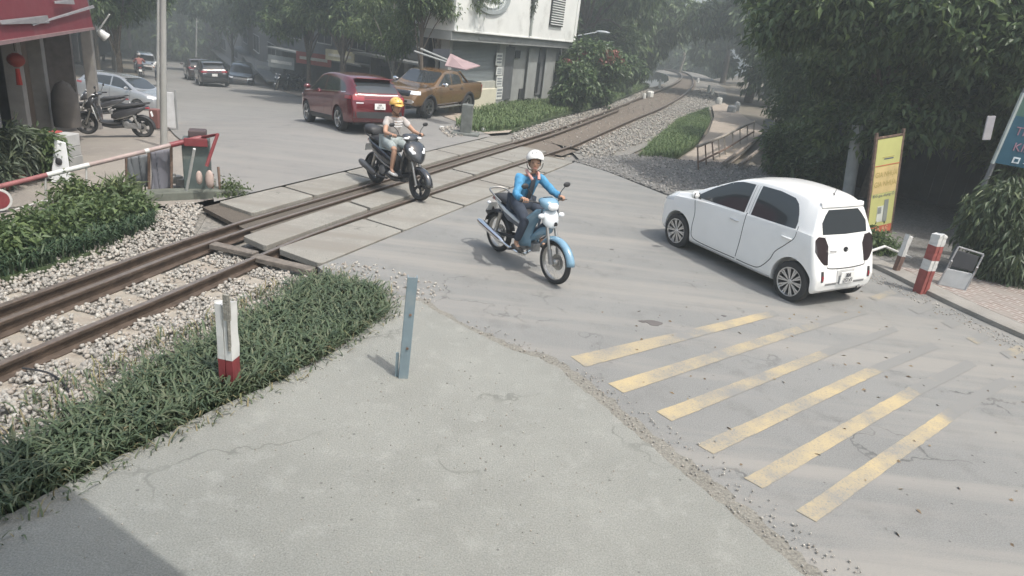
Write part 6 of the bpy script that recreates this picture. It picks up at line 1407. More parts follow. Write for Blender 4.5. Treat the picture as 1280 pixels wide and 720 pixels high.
o = text_obj('banner_text', 'GIÁ RẺ', .1, mat('foot lettering', (.7, .5, .3)), bn, (0, -.018, hB*.045), (R(90), 0, 0), 0); k = (wB*.7)/max(.01, o.dimensions.x); o.data.transform(Matrix.Diagonal((k, 1, 1, 1)))
for sx_ in (-1, 1): mb = MB(); mb.box((sx_*(W2+.03), .01, hB*.49), (.05, .04, hB*1.16)); mb.build('frame_post', M_rust, bn)
for z in (-.02, hB+.03): mb = MB(); mb.box((0, .012, z), (wB+.1, .035, .035)); mb.build('frame_rail', M_rust, bn)
for z in (.3, .7): mb = MB(); mb.box((0, .03, hB*z), (wB+.04, .03, .03)); mb.build('frame_rail', M_rust, bn)
# ---- utility pole behind banner and pale column
p = G(1062, 275); mb = MB(); q_ = AY(1070, 178, p.y+1.2); mb.tube([AY(1057, 262, p.y+1.2), q_, q_+(q_-AY(1057, 262, p.y+1.2))*.25], .13, 12); tag(mb.build('concrete_column', mat('pale column', (.33, .34, .33), rough=.9, var=.15, dirt=((.2, .2, .19), .5)), smooth=True), 'pale concrete column between the white car and the yellow banner', 'column')
# ---- dark board fence added as the deep shade behind the banner
FF = Face((8.3, 19.0, 0), (12.9, 14.9, 0)); mb = MB(); mt_b = mat('shade dark boards', (.055, .06, .062), rough=.9, var=.3, scale=1.5, dirt=((.13, .13, .12), .5, .52), dscale=1.2)
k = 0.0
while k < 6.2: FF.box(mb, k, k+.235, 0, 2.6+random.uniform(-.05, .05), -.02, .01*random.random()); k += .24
tag(mb.build('shade_fence', mt_b), 'added dark board fence standing in for deep shade behind the banner', 'fence')
FF2 = Face((8.6, 25.5, 0), (7.6, 20.2, 0)); mb = MB(); FF2.box(mb, 0, 5.2, 0, 1.0, -.1, .1); tag(mb.build('garden_wall', mat('mossy wall', (.13, .14, .135), rough=.95, var=.3, scale=2, dirt=((.25, .26, .25), .6, .54), dscale=1.5), bevel=.02), 'low mossy wall in shade behind the white car roof', 'wall')
shrub('shade_bush', 'dark bush in the shade between the rusty railing and the white car roof', 985, 222, 70, 60, L_dark, 900, .2, .07, 'bush', 12)
shrub('shade_bush', 'low dark bush behind the roof of the white car', 1030, 236, 50, 45, L_dark, 600, .2, .07, 'bush', 10)
# ---- blue sign, building and steps at the right edge
RB = thing('right_building', 'shaded building at the right edge with balcony and stepped side', 'building', (12.4, 13.6, 0))
def rp(name, m, c, d, rz=0, **k): mb = MB(); mb.box(Vector(c)-Vector((12.4, 13.6, 0)), d, rz); return mb.build(name, m, RB, **k)
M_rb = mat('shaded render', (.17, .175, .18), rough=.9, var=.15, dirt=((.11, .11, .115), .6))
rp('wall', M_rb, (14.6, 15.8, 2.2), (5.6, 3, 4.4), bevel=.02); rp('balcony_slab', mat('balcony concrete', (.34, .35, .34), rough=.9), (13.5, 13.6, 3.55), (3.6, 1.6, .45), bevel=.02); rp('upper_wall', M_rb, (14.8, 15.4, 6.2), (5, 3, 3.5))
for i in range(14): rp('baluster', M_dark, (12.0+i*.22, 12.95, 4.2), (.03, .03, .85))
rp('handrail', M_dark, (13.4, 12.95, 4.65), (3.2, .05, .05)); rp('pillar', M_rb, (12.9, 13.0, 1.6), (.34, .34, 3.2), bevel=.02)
# unseen house added right of the pavement to throw shade on the yard
SB = thing('shade_house', 'added house outside the right edge, placed to shade the yard and pavement', 'building', (14.5, 8, 0)); mb = MB(); mb.box((0, 0, 2.4), (5.5, 6, 4.8)); mb.build('wall', M_rb, SB, bevel=.02); mb = MB(); mb.box((0, 0, 4.95), (6.2, 6.7, .3)); mb.build('roof', M_rb, SB)
YS = 11.6; tl, tr_, bl_ = D3(1249, 121, YS), D3(1330, 148, YS-.6), D3(1242, 203, YS)
ax = (tr_-tl); wS = 1.5; hS = 1.12; X = Vector((.985, -.12, -.06)).normalized(); Z_ = Vector((-.10, 0, 1)); Z_ = (Z_-X*Z_.dot(X)).normalized(); Y_ = Z_.cross(X)
bs = thing('shop_sign', 'blue signboard with pink lettering and green top at the right edge', 'sign'); bs.matrix_world = Matrix.Translation(bl_)@Matrix((X, Y_, Z_)).transposed().to_4x4()
def sp_(name, m, x0, x1, z0, z1, y0=0, y1=-.03): mb = MB(); mb.box(((x0+x1)/2, (y0+y1)/2, (z0+z1)/2), (x1-x0, abs(y1-y0), z1-z0)); return mb.build(name, m, bs)
sp_('board', mat('sign blue', (.02, .085, .13), rough=.5), 0, wS, 0, hS*.70); sp_('green_band', mat('sign green', (.07, .14, .11), rough=.5), 0, wS, hS*.70+.001, hS); sp_('edge', mat('sign edge', (.40, .44, .42)), -.035, -.001, -.02, hS+.02, .02, -.04)
M_pk = mat('sign pink letters', (.30, .17, .22), rough=.6)
text_obj('sign_text', 'TRUYỆN', .19, M_pk, bs, (.10, -.034, hS*.49), (R(90), 0, 0), .004, 'LEFT'); text_obj('sign_text', 'KIM H', .19, M_pk, bs, (.17, -.034, hS*.27), (R(90), 0, 0), .004, 'LEFT')
text_obj('sign_text', 'Số 9', .10, mat('sign white text', (.65, .7, .72)), bs, (.42, -.034, hS*.085), (R(90), 0, 0), .003, 'LEFT'); mb = MB(); mb.box((.30, -.036, hS*.09), (.11, .008, .10)); mb.box((.30, -.042, hS*.09), (.06, .008, .05), mi=1); mb.build('sign_icon', [mat('sign white text', (.65, .7, .72)), mat('sign blue', (.02, .085, .13))], bs)
mb = MB(); mb.tube([(.02, .03, -2.2), (.02, .03, hS+.1)], .04, 8); mb.build('pole', M_rb, bs, smooth=True)
# small boards behind the sign
p = D3(1236, 160, 12.6); mb = MB(); mb.box(p, (.14, .03, .42), rot=Matrix.Rotation(R(-7), 3, 'Y')); tag(mb.build('notice_board', mat('notice white', (.5, .48, .50), rough=.7), bevel=.005), 'little pale notice hanging left of the blue signboard', 'sign')
# outside stair seen under the blue sign
st = thing('outside_stair', 'pale rungs of an outside stair below the blue signboard', 'stair', (10.3, 13.1, 0)); 
for i in range(11): mb = MB(); mb.box((.05*i*.2, .03*i, .55+.17*i), (.34, .14, .035)); mb.build('tread', mat('stair tread', (.36, .38, .38), rough=.8), st)
for sx_ in (-.19, .19): mb = MB(); mb.bar((sx_, -.03, 0), (sx_+.12, .36, 2.5), .04, .10); mb.build('stringer', M_rb, st)
# white and black folded chair-like stand by the kerb
p = G(1186, 362, .088); t = thing('folding_chair', 'white and black folded chair leaning beside the broad banded post', 'chair', (p.x+.12, p.y+.12, .088), R(-25))
mb = MB(); mb.slab([(-.19, 0, .0), (.17, 0, .0), (.20, .06, .26), (-.15, .06, .26)], (0, .03, 0)); mb.build('seat', mat('chair white', (.36, .37, .37), rough=.5, dirt=((.4, .4, .38), .5)), t, bevel=.008)
mb = MB(); mb.slab([(-.11, .09, .30), (.20, .09, .28), (.22, .15, .52), (-.08, .15, .55)], (0, .02, 0)); mb.build('backrest', M_dark, t, bevel=.01)
for a, b in (((-.19, .0, .0), (-.08, .16, .60)), ((.17, 0, 0), (.26, .16, .56)), ((-.10, .30, 0), (-.12, .02, .40)), ((.24, .30, 0), (.22, .03, .38))): mb = MB(); mb.tube([a, b], .014, 8); mb.build('leg', mat('chair frame pale', (.30, .30, .30), rough=.4, metal=.3), t, smooth=True)
mb = MB(); mb.tube([(-.08, .16, .60), (.26, .16, .56)], .014, 8); mb.build('top_rail', mat('chair frame pale', (.30, .30, .30)), t, smooth=True)
# ---- rusty railing by the dirt path
pts_top = [(872, 183), (890, 176), (905, 170), (925, 160), (943, 152)]; pts_bot = [(874, 213), (893, 200), (908, 193), (926, 180), (942, 171)]
t0 = G(*pts_bot[0]); fr = thing('iron_railing', 'rusty iron railing with slanting bars beside the dirt path', 'railing', t0)
B_ = [G(*q) for q in pts_bot]; Tp = []
for b, q in zip(B_, pts_top): d = ray(*q); k = b.y/d.y; Tp.append(CAMP+d*k)
loc = lambda v: v-t0
mb = MB(); mb.tube([loc(v) for v in Tp], .045, 8); mb.build('top_rail', mat('rail iron pale', (.30, .27, .23), rough=.8, var=.3), fr, smooth=True)
mb = MB(); mb.tube([loc(B_[0].lerp(Tp[0], .35)), loc(B_[2].lerp(Tp[2], .3)), loc(B_[4].lerp(Tp[4], .35))], .03, 8); mb.build('lower_rail', M_rust, fr, smooth=True)
for i in range(9):
    f = i/8*4; k = min(3, int(f)); u = f-k; b = B_[k].lerp(B_[k+1], u); a = Tp[k].lerp(Tp[k+1], u); mb = MB(); mb.bar(loc(b-Vector((0, 0, .1))), loc(a), .05, .03); mb.build('bar', M_rust if i < 3 else mat('rail iron pale', (.30, .27, .23)), fr)
for i, (a, b) in enumerate((((905, 204), (950, 170)), ((925, 206), (965, 175)))):
    mb = MB(); mb.tube([G(*a, .15), G(*b, .25)], .06, 8); tag(mb.build('fallen_pole', mat('dry pole', (.22, .19, .16), rough=.9, var=.3), smooth=True), ['old pole lying closest to the rusty railing', 'old pole lying in the shade furthest from the railing'][i], 'pole', 'old poles lying below the railing')
# ---- marker stones and fragments by the track curve
def blk(px, py, w_, h, lab, name='marker_stone', col=(.62, .62, .58), cat='stone', grp=None, r=.1):
    p = G(px, py); k = p.y/840; mb = MB(); n = 9; W__, H__ = w_*k/2, h*k
    prof = [(W__*.95, 0), (W__, H__*.3), (W__*.97, H__*.75), (W__*.7, H__*.96), (.001, H__)]; mb.lathe(prof, (0, 0, 0), 'Z', 8, cap=False); o = mb.build(name, mat('stone '+str(col), col, rough=.85, var=.15), smooth=True, sharp=30); o.location = p; return tag(o, lab, cat, grp)
blk(812, 121, 9, 7, 'white boulder beside the rails at the hedge'); blk(805, 123, 4, 6, 'short square stump of white stone left of the white boulder')
blk(824, 110, 3, 10, 'thin white marker post before the rail curve', 'marker_post', cat='post'); blk(872, 103, 3, 5, 'tiny white stone outside the rail curve')
blk(885, 116, 3.5, 9, 'left one of two pale posts outside the rail curve', 'marker_post', cat='post'); blk(890, 118, 3, 8, 'right one of two pale posts outside the rail curve', 'marker_post', cat='post')
blk(898, 130, 8, 8, 'pale rubble heap where the dirt path begins', 'rubble', col=(.42, .42, .39)); blk(914, 140, 11, 8, 'grey broken block at the end of the dirt path', 'rubble', col=(.34, .35, .34)); blk(920, 139, 7, 11, 'upright grey slab left of the shaded trees', 'rubble', col=(.38, .39, .38))
blk(604, 163, 5, 3, 'white plastic bag lying in the weeds near the pickup', 'plastic_bag', (.75, .75, .75), 'bag')
blk(590, 146, 6, 3.5, 'white plastic bag caught against the stump in the weeds', 'plastic_bag', (.75, .75, .75), 'bag'); blk(552, 160, 6, 2.5, 'pale crumpled bag on the ground in front of the pickup', 'plastic_bag', (.6, .6, .58), 'bag')
pr = scatter(pxp([(548, 160), (575, 158), (600, 168), (560, 172)]), 160, .01); stones('rubble_scatter', pr, .05, M_stone, 'broken rubble and litter at the foot of the concrete stump', 'rubble', .02)
p = G(582, 168); t = thing('concrete_stump', 'dark square stump standing in rubble at the street side of the track', 'post', p); mb = MB(); mb.box((0, 0, .42), (.32, .32, .9)); mb.build('shaft', mat('dark stump', (.13, .14, .13), rough=.95, var=.3), t, bevel=.02); mb = MB(); mb.box((0, 0, .02), (.8, .6, .10)); mb.build('foot', mat('dark stump', (.13, .14, .13)), t, bevel=.03)
# distant white poster in the trees above the blossom and pale trunk
p = AY(753, 62, 44); mb = MB(); mb.box(p, (.75, .05, .62), rot=Matrix.Rotation(R(-12), 3, 'Y')); mb.box(p+Vector((-.75, 0, -.1)), (.35, .05, .75)); tag(mb.build('billboard', mat('billboard white', (.72, .73, .72), rough=.6)), 'two small white boards showing through the trees above the coral blossom', 'sign')
mb = MB(); a = AY(850, 82, 95); mb.tube([a+Vector((0, 0, -1.5)), a+Vector((.4, 0, 1.2)), AY(855, 66, 95)], .16, 6); tag(mb.build('pale_trunk', M_barkp, smooth=True), 'thin pale leaning trunk at the end of the rail curve', 'trunk')
# cable ring lying on the ballast, bottom left
q = [G(28, 460, -.04), G(60, 466, -.02), G(80, 480, -.01), G(90, 500, -.03), G(96, 516, -.05)]
mb = MB(); mb.tube(catmull(q, 6), .009, 6); tag(mb.build('cable', M_dark, smooth=True), 'dark bent cable lying on the ballast at the near rail', 'cable')

# ---- barrier boom, machine, covers
bA = G(270, 246); Yb = bA.y
Pm = D3(252, 172, Yb+.1); Pl = D3(0, 233, G(0, 262).y)
bt = thing('level_crossing_barrier', 'long red and white barrier boom hinged on its dark green machine', 'barrier', (Pm.x, Pm.y, 0)); o0 = Vector((Pm.x, Pm.y, 0))
def seg(name, m, a, b, r=.035): mb = MB(); mb.tube([Pm.lerp(Pl2, a)-o0, Pm.lerp(Pl2, b)-o0], r, 10); return mb.build(name, m, bt, smooth=True)
Pl2 = Pm.lerp(Pl, 1.25)
cols = [(0, .13, M_pred, .042), (.13, .33, mat('faded boom', (.34, .27, .25), rough=.7, var=.2), .034), (.33, .36, M_pwhite, .036), (.36, .50, mat('faded boom', (.34, .27, .25)), .034), (.50, .66, M_pwhite, .034), (.66, 1., mat('faded red boom', (.26, .10, .10), rough=.7, var=.2), .034)]
# colours follow the photograph: red root, worn middle, one clean white length, worn red tip
fx_ = lambda px: (Pm.x-ray(px, 200).x/ray(px, 200).y*Pm.y)/max(1e-6, 1)
def tpar(px, py):   # parameter along the boom nearest the pixel ray
    d = ray(px, py); best = min(((( (Pm.lerp(Pl2, i/400)-CAMP).normalized()-d).length), i/400) for i in range(401)); return best[1]
cuts = [tpar(*q) for q in ((212, 180), (185, 186), (180, 187.5), (110, 203), (58, 216), (0, 233))]
names = [('boom_red', M_pred, .042), ('boom_worn', mat('faded boom', (.34, .27, .25), rough=.7, var=.2), .034), ('boom_white', M_pwhite, .036), ('boom_worn', mat('faded boom', (.34, .27, .25)), .034), ('boom_white', M_pwhite, .036), ('boom_tip', mat('faded red boom', (.26, .11, .11), rough=.7, var=.2), .034)]
prev = 0.0
for c_, (nm, m_, r_) in zip(cuts[:5]+[1.0], names):
    if c_ > prev: seg(nm, m_, prev, c_, r_)
    prev = c_
# hanging frame below the boom
for (x1, y1), (x2, y2) in (((57, 220), (57, 252)), ((57, 250), (0, 268)), ((57, 221), (108, 238)), ((57, 252), (108, 236)), ((108, 207), (108, 238))):
    u1 = tpar(x1, min(y1, 220)); u2 = tpar(x2, 215); Ya = Pm.lerp(Pl2, u1).y; Yc = Pm.lerp(Pl2, u2).y
    mb = MB(); mb.tube([D3(x1, y1, Ya)-o0, D3(x2, y2, Yc)-o0], .012, 6); mb.build('hanging_bar', M_pwhite, bt, smooth=True)
q = D3(-2, 250, Pm.lerp(Pl2, tpar(0, 233)).y-.05); mb = MB(); nrm = (CAMP-q); nrm.z = 0; nrm.normalize(); ry = nrm.to_track_quat('Z', 'Y').to_matrix()
V = [q+ry@Vector((.155*math.cos(2*math.pi*i/28), .155*math.sin(2*math.pi*i/28), 0))-o0 for i in range(28)]; mb.slab(V, -nrm*.01, 0)
V = [q+nrm*.004+ry@Vector((.125*math.cos(2*math.pi*i/28), .125*math.sin(2*math.pi*i/28), 0))-o0 for i in range(28)]; mb.slab(V, -nrm*.006, 1); mb.build('stop_disc', [M_pwhite, M_pred], bt)
mb = MB(); mb.tube([Pm-o0, D3(272, 168, Yb-.1)-o0, D3(258, 208, Yb-.3)-o0], .028, 8); mb.build('lifting_arm', M_pred, bt, smooth=True)
mc = D3(243, 240, Yb+.2); M_grn = mat('dark green housing', (.085, .11, .105), rough=.7, var=.2, dirt=((.2, .18, .15), .5), dscale=3)
mb = MB(); mb.box((Pm.x-.12, Pm.y+.05, .42), (.40, .34, .94), rz=R(22)); o = mb.build('machine_housing', M_grn, bt, bevel=.02); o.data.transform(Matrix.Translation(-o0))
mb = MB(); mb.box((Pm.x-.10, Pm.y+.08, .96), (.26, .26, .12), rz=R(22)); o = mb.build('housing_lid', mat('dark brown lid', (.07, .05, .05), rough=.7), bt, bevel=.02); o.data.transform(Matrix.Translation(-o0))
mb = MB(); mb.box((Pm.x-.02, Pm.y-.16, .86), (.34, .03, .13), rz=R(22)); o = mb.build('red_cover', M_pred, bt, bevel=.01); o.data.transform(Matrix.Translation(-o0))
a = D3(243, 186, Yb-.35)-o0; b = G(232, 245)-o0; mb = MB(); mb.tube([a, b], .022, 8); mb.build('prop', M_pwhite, bt, smooth=True)
for k_, (px, py, ww, hh_) in enumerate(((249, 222, 8, 18), (262, 224, 11, 24))):
    q = D3(px, py, Yb-.25); k = q.y/840; mb = MB(); mb.ell((0, 0, 0), (ww*k/2, .05, hh_*k/2), 12, 8); o = mb.build('sand_bag', mat('pale sack', (.42, .33, .29), rough=.9, var=.2), smooth=True); o.location = q; tag(o, ['narrow pale sack tied at the barrier machine', 'wider pinkish sack tied at the right of the barrier machine'][k_], 'sack')
mb = MB(); q = G(255, 240)
for i in range(5): mb.tube([(q.x-.2+.13*i, q.y-.1, .0), (q.x-.14+.1*i, q.y, .35+.1*math.sin(i*2))], .02, 6)
mb.build('linkage', M_rust, bt, smooth=True).data.transform(Matrix.Translation(-o0))
# draped grey covers: two wrapped panels
def drape(px0, px1, pyt, pyb, Y0, Y1, lab, col, folds):
    P = []; nx, nz = 26, 14
    for i in range(nx+1):
        u = i/nx; row = []
        for j in range(nz+1):
            v = j/nz; Y = Y0+(Y1-Y0)*u; q = D3(px0+(px1-px0)*u, pyb+(pyt-pyb)*v-(px1-px0)*u*.12, Y); o_ = .035*math.sin(u*folds*6.28+v*1.5)*(1-.5*v)+.02*math.sin(u*17+v*5); row.append((q.x, q.y+o_, q.z+.015*math.sin(u*9)*(1-v)))
        P.append(row)
    mb = MB(); mb.grid(P); o = mb.build('grey_cover', mat('cover '+str(col), col, rough=.75, var=.12, scale=3), smooth=True); md = o.modifiers.new('s', 'SOLIDIFY'); md.thickness = .03; return tag(o, lab, 'tarpaulin')
drape(159, 184, 196, 236, 10.1, 10.3, 'creased grey cover on the left, hung between posts', (.145, .155, .165), 2)
drape(188, 213, 189, 240, 10.2, 10.5, 'smoother purple grey cover on the right, beside the barrier machine', (.165, .165, .19), 1.2)
for i, (px, pt, pb, Y) in enumerate(((158, 195, 238, 10.1), (186, 190, 242, 10.2), (214, 183, 246, 10.4))):
    mb = MB(); a = D3(px, pb, Y); b = D3(px, pt, Y); mb.tube([a+Vector((0, 0, -.1)), b], .022, 8); tag(mb.build('thin_post', M_rust, smooth=True), ['thin rusty post at the left edge of the grey covers', 'thin rusty post between the two grey covers', 'thin rusty post right of the grey covers'][i], 'post', 'posts of the grey covers')
mb = MB(); FFm = Face(D3(160, 246, 9.9), D3(232, 243, 10.4)); FFm.box(mb, 0, 1.6, -.05, .10, -.15, .15); tag(mb.build('wall_kerb', mat('mossy kerb', (.12, .13, .11), rough=.95, var=.3), bevel=.02), 'low mossy concrete kerb under the grey covers', 'kerb')
p = G(222, 240); mb = MB()
for i in range(7): mb.box((p.x-.3+.09*i, p.y+.3+.05*i, .05+.12*random.random()), (.2, .15, .12), rz=random.random())
tag(mb.build('junk_pile', mat('junk grey', (.22, .22, .21), rough=.9, var=.4, scale=8), bevel=.01), 'heap of grey junk between the covers and the barrier machine', 'junk')
# ---- poles and white sign at left
def pole(px, pb, pt, r, lab, m, Yt=None):
    p = T(px[0], pb); q = AY(px[1], pt, p.y); mb = MB(); mb.tube([(p.x, p.y, p.z-.2), tuple(p.lerp(q, .5)), tuple(q)], [r*1.15, r, r*.85], 12); return tag(mb.build('utility_pole', m, smooth=True), lab, 'pole')
M_pole = mat('pole concrete', (.34, .34, .32), rough=.9, var=.15, scale=3, dirt=((.22, .21, .19), .5))
pole((204, 204), 182, -40, .062, 'mottled concrete pole beside the white standing sign', M_pole); pole((197, 198), 148, -30, .045, 'thinner grey pole just left of the mottled pole', M_pole)
pole((146, 147), 116, 10, .05, 'slim pale pole behind the parked shop scooter', M_pole); pole((245, 246), 82, 5, .09, 'pale street pole beside the far black cars', M_pole)
p = T(214, 162); t = thing('standing_sign', 'blank white upright sign panel beside the mottled pole', 'sign', p, R(6)); k = p.y/840
mb = MB(); mb.box((0, 0, 24*k), (14*k, .04, 43*k)); mb.build('panel', mat('panel white', (.66, .67, .68), rough=.5), t, bevel=.006)
for sx_ in (-1, 1): mb = MB(); mb.box((sx_*7.5*k, 0, 24*k), (.03, .06, 49*k)); mb.build('frame', mat('panel frame', (.35, .36, .36), rough=.5, metal=.3), t)
p = T(196, 160); mb = MB(); mb.box((0, 0, .25), (.24, .24, .5)); o = mb.build('red_box', mat('dull red box', (.20, .09, .08), rough=.8), bevel=.02); o.location = p; tag(o, 'dull red box at the foot of the thinner pole', 'box')
# ---- the red awning shop
S0 = T(-40, 232); S1 = T(128, 160); FS = Face(S0, S1); zf = -.35
shp = thing('awning_shop', 'shop with wide red awning and dark open front at the upper left', 'shop', (S0.x, S0.y, zf)); 
Ls = (Vector((S1.x, S1.y))-Vector((S0.x, S0.y))).length
def shpart(name, m, fn, par=None, **k):
    mb = MB(); fn(mb); o = mb.build(name, m, par or shp, **k); o.data.transform(Matrix.Translation(-shp.location)); return o
M_sh = mat('shop wall', (.16, .14, .13), rough=.9, var=.2)
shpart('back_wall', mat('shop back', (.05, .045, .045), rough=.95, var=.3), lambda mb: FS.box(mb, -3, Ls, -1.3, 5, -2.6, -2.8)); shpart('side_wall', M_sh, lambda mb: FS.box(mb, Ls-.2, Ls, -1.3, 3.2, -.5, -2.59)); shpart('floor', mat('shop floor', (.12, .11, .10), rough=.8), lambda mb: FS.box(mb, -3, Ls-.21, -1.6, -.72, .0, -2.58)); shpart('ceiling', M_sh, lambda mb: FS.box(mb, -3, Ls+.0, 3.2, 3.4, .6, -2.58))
za = FS.px(0, 52, 1.0)[1]; zb_ = FS.px(117, 35, 1.0)[1]; aA = FS.px(117, 35, 1.0)[0]
M_awn = mat('awning red', (.17, .028, .038), rough=.6, var=.08, dirt=((.18, .08, .08), .4)); zmid = (za+zb_)/2
shpart('awning', M_awn, lambda mb: mb.slab([FS.W(-3, za+.15*0, 1.0), FS.W(aA, zb_, 1.0), FS.W(aA, zb_+1.3, .85), FS.W(-3, za+1.3, .85)], tuple(-FS.n*.06)))
shpart('awning_roof', M_awn, lambda mb: mb.slab([FS.W(-3, za+1.3, .86), FS.W(aA, zb_+1.3, .86), FS.W(aA, zb_+1.7, -.5), FS.W(-3, za+1.7, -.5)], (0, 0, -.04)))
shpart('awning_trim', mat('awning trim', (.26, .17, .17), rough=.6), lambda mb: mb.slab([FS.W(-3, za-.03, 1.02), FS.W(aA, zb_-.03, 1.02), FS.W(aA, zb_+.02, 1.02), FS.W(-3, za+.02, 1.02)], tuple(-FS.n*.03)))
def sweep(mb):
    for (xa, ya), (xb, yb), w_ in (((0, 28), (60, 24), 9), ((40, 31), (117, 8), 4), ((68, 3), (92, 2), 7)):
        a0, z0 = FS.px(xa, ya, 1.0); a1, z1 = FS.px(xb, yb, 1.0); hw = w_*.013/2
        mb.slab([FS.W(a0, z0-hw*.4, 1.005), FS.W(a1, z1-hw, 1.005), FS.W(a1, z1+hw, .99), FS.W(a0, z0+hw*.4, .99)], tuple(FS.n*.012))
shpart('awning_graphic', mat('awning grey graphic', (.22, .21, .215), rough=.6), sweep)
for px in (-6, 33, 62, 124):
    a0 = FS.px(px, 150, .05)[0]; shpart('pillar', mat('shop pillar', (.24, .225, .21), rough=.85, var=.12), lambda mb: FS.box(mb, a0-.13, a0+.13, -1.2, 3.19, .10, -.15), bevel=.01)
for px0, px1 in ((40, 58), (66, 92)):
    a0 = FS.px(px0, 150, -1.2)[0]; a1 = FS.px(px1, 150, -1.2)[0]; shpart('shelf', mat('shelf wood', (.10, .07, .05), rough=.8), lambda mb: (FS.box(mb, a0, a1, -.7, 1.5, -1.2, -1.6)), bevel=.01)
# red lantern
q = FS.W(FS.px(20, 75, .35)[0], FS.px(20, 75, .35)[1], .35); ln = thing('red_lantern', 'round red lantern with tassel hanging under the awning', 'lantern', q)
mb = MB(); rr = .13; mb.lathe([(.05, .11)]+[(rr*math.cos(a)*(1+.04*math.cos(a*16)), rr*.85*math.sin(a)) for a in np.linspace(1.2, -1.2, 14)]+[(.05, -.11)], (0, 0, 0), 'Z', 20); mb.build('shade', mat('lantern red', (.28, .04, .025), rough=.5, trans=.3), ln, smooth=True)
mb = MB(); mb.tube([(0, 0, .14), (0, 0, .7)], .006, 5); mb.build('cord', M_dark, ln); mb = MB(); mb.tube([(0, 0, -.14), (0, 0, -.40)], [.03, .045], 8); mb.build('tassel', mat('tassel red', (.35, .03, .02), rough=.9), ln, smooth=True)
# white downlight below the awning end
q = AY(128, 43, S1.y); mb = MB(); mb.lathe([(.05, .14), (.09, .10), (.13, -.12), (.11, -.13)], (0, 0, 0), 'Z', 14); mb.tube([(-.0, 0, .12), (.55, .1, .22)], .02, 6); o = mb.build('flood_lamp', mat('lamp white', (.6, .6, .58), rough=.4), smooth=True); o.location = q; o.rotation_euler = (R(30), R(-40), 0); tag(o, 'small white flood lamp at the right end of the red awning', 'lamp')
# pots, plants, boxes in front of the shop
def pot(px, py, hp, wpx, lab, pc, lm, pl_h, twigs=170, L=.19, Wd=.035, droop=.2):
    p = T(px, py, 0.0); k = p.y/840; r = wpx*k/2; h = hp*k; t = thing('potted_plant', lab, 'plant', p)
    mb = MB(); mb.lathe([(r*.7, 0), (r*.95, h*.9), (r*1.05, h*.9), (r*1.05, h), (r*.9, h), (r*.85, h*.92), (.001, h*.9)], (0, 0, 0), 'Z', 18, cap=False); mb.build('pot', mat('pot '+str(pc), pc, rough=.8, var=.15), t, smooth=True, sharp=40)
    foliage('foliage', clumps_in((0, 0, h+pl_h*k*.5), (r*1.3, r*1.1, pl_h*k*.5), 7, r*.7), twigs, 6, L, Wd, lm, t, droop=droop, spread=.15); return t
L_pot = leafmat('pot plant leaf', (.10, .125, .085), trans=.25)
pot(22, 228, 22, 24, 'potted plant with long pale leaves in a terracotta pot, below the lantern', (.24, .10, .08), L_pot, 62)
pot(4, 236, 16, 26, 'potted plant in a dark red pot at the left edge', (.16, .06, .05), L_pot, 20, 60); pot(45, 218, 16, 20, 'bushy dark green potted plant right of the terracotta pot', (.14, .11, .10), L_mid, 36, 220, .14, .05); pot(64, 222, 15, 20, 'leafy potted plant at the stack of boxes', (.15, .12, .1), L_mid, 40, 220, .14, .05)
p = T(76, 228); t = thing('standing_board', 'slanting white advertising board among the shop plants', 'sign', p, R(15)); mb = MB(); mb.slab([(-.14, 0, 0), (.15, .0, .0), (.10, .10, .62), (-.05, .10, .66)], (0, .03, 0)); mb.build('panel', mat('panel white', (.66, .67, .68)), t, bevel=.006); mb = MB(); mb.ell((.0, .03, .33), (.05, .02, .06), 12, 8); mb.build('logo', M_dark, t)
def crate(px, py, w_, h, lab, col, zoff=0, cat='box'):
    p = T(px, py); k = p.y/840; mb = MB(); W__, H__ = w_*k, h*k; mb.box((0, 0, H__/2+zoff*k), (W__, .35, H__)); o = mb.build('cardboard_box' if cat == 'box' else 'crate', mat('box '+str(col), col, rough=.8, var=.1), bevel=.01); 
    mb2 = MB(); mb2.box((0, -.178, H__*.5+zoff*k), (W__*.6, .006, H__*.3)); o2 = mb2.build('label', mat('box label', (.14, .14, .15), rough=.8), o); o.location = p; return tag(o, lab, cat)
crate(88, 210, 19, 16, 'lower grey box of the stack beside the shop plants', (.30, .30, .29)); crate(88, 210, 17, 12, 'middle grey box of the stack beside the shop plants', (.34, .34, .33), 16.3); crate(87, 210, 19, 15, 'pale top box of the stack beside the shop plants', (.40, .40, .39), 28.6); crate(71, 208, 10, 14, 'small red box left of the grey box stack', (.38, .07, .06), 30)
# grey hooded display by the shop front
p = T(88, 182); mb = MB(); mb.lathe([(.24, 0), (.25, .35), (.23, .65), (.13, .85), (.001, .92)], (0, 0, 0), 'Z', 20, cap=False); o = mb.build('covered_stand', mat('brown grey cover', (.09, .08, .072), rough=.9, var=.2), smooth=True); o.location = (p.x, p.y, p.z+.4); tag(o, 'brown grey covered stand inside the shop front behind the boxes', 'stand')
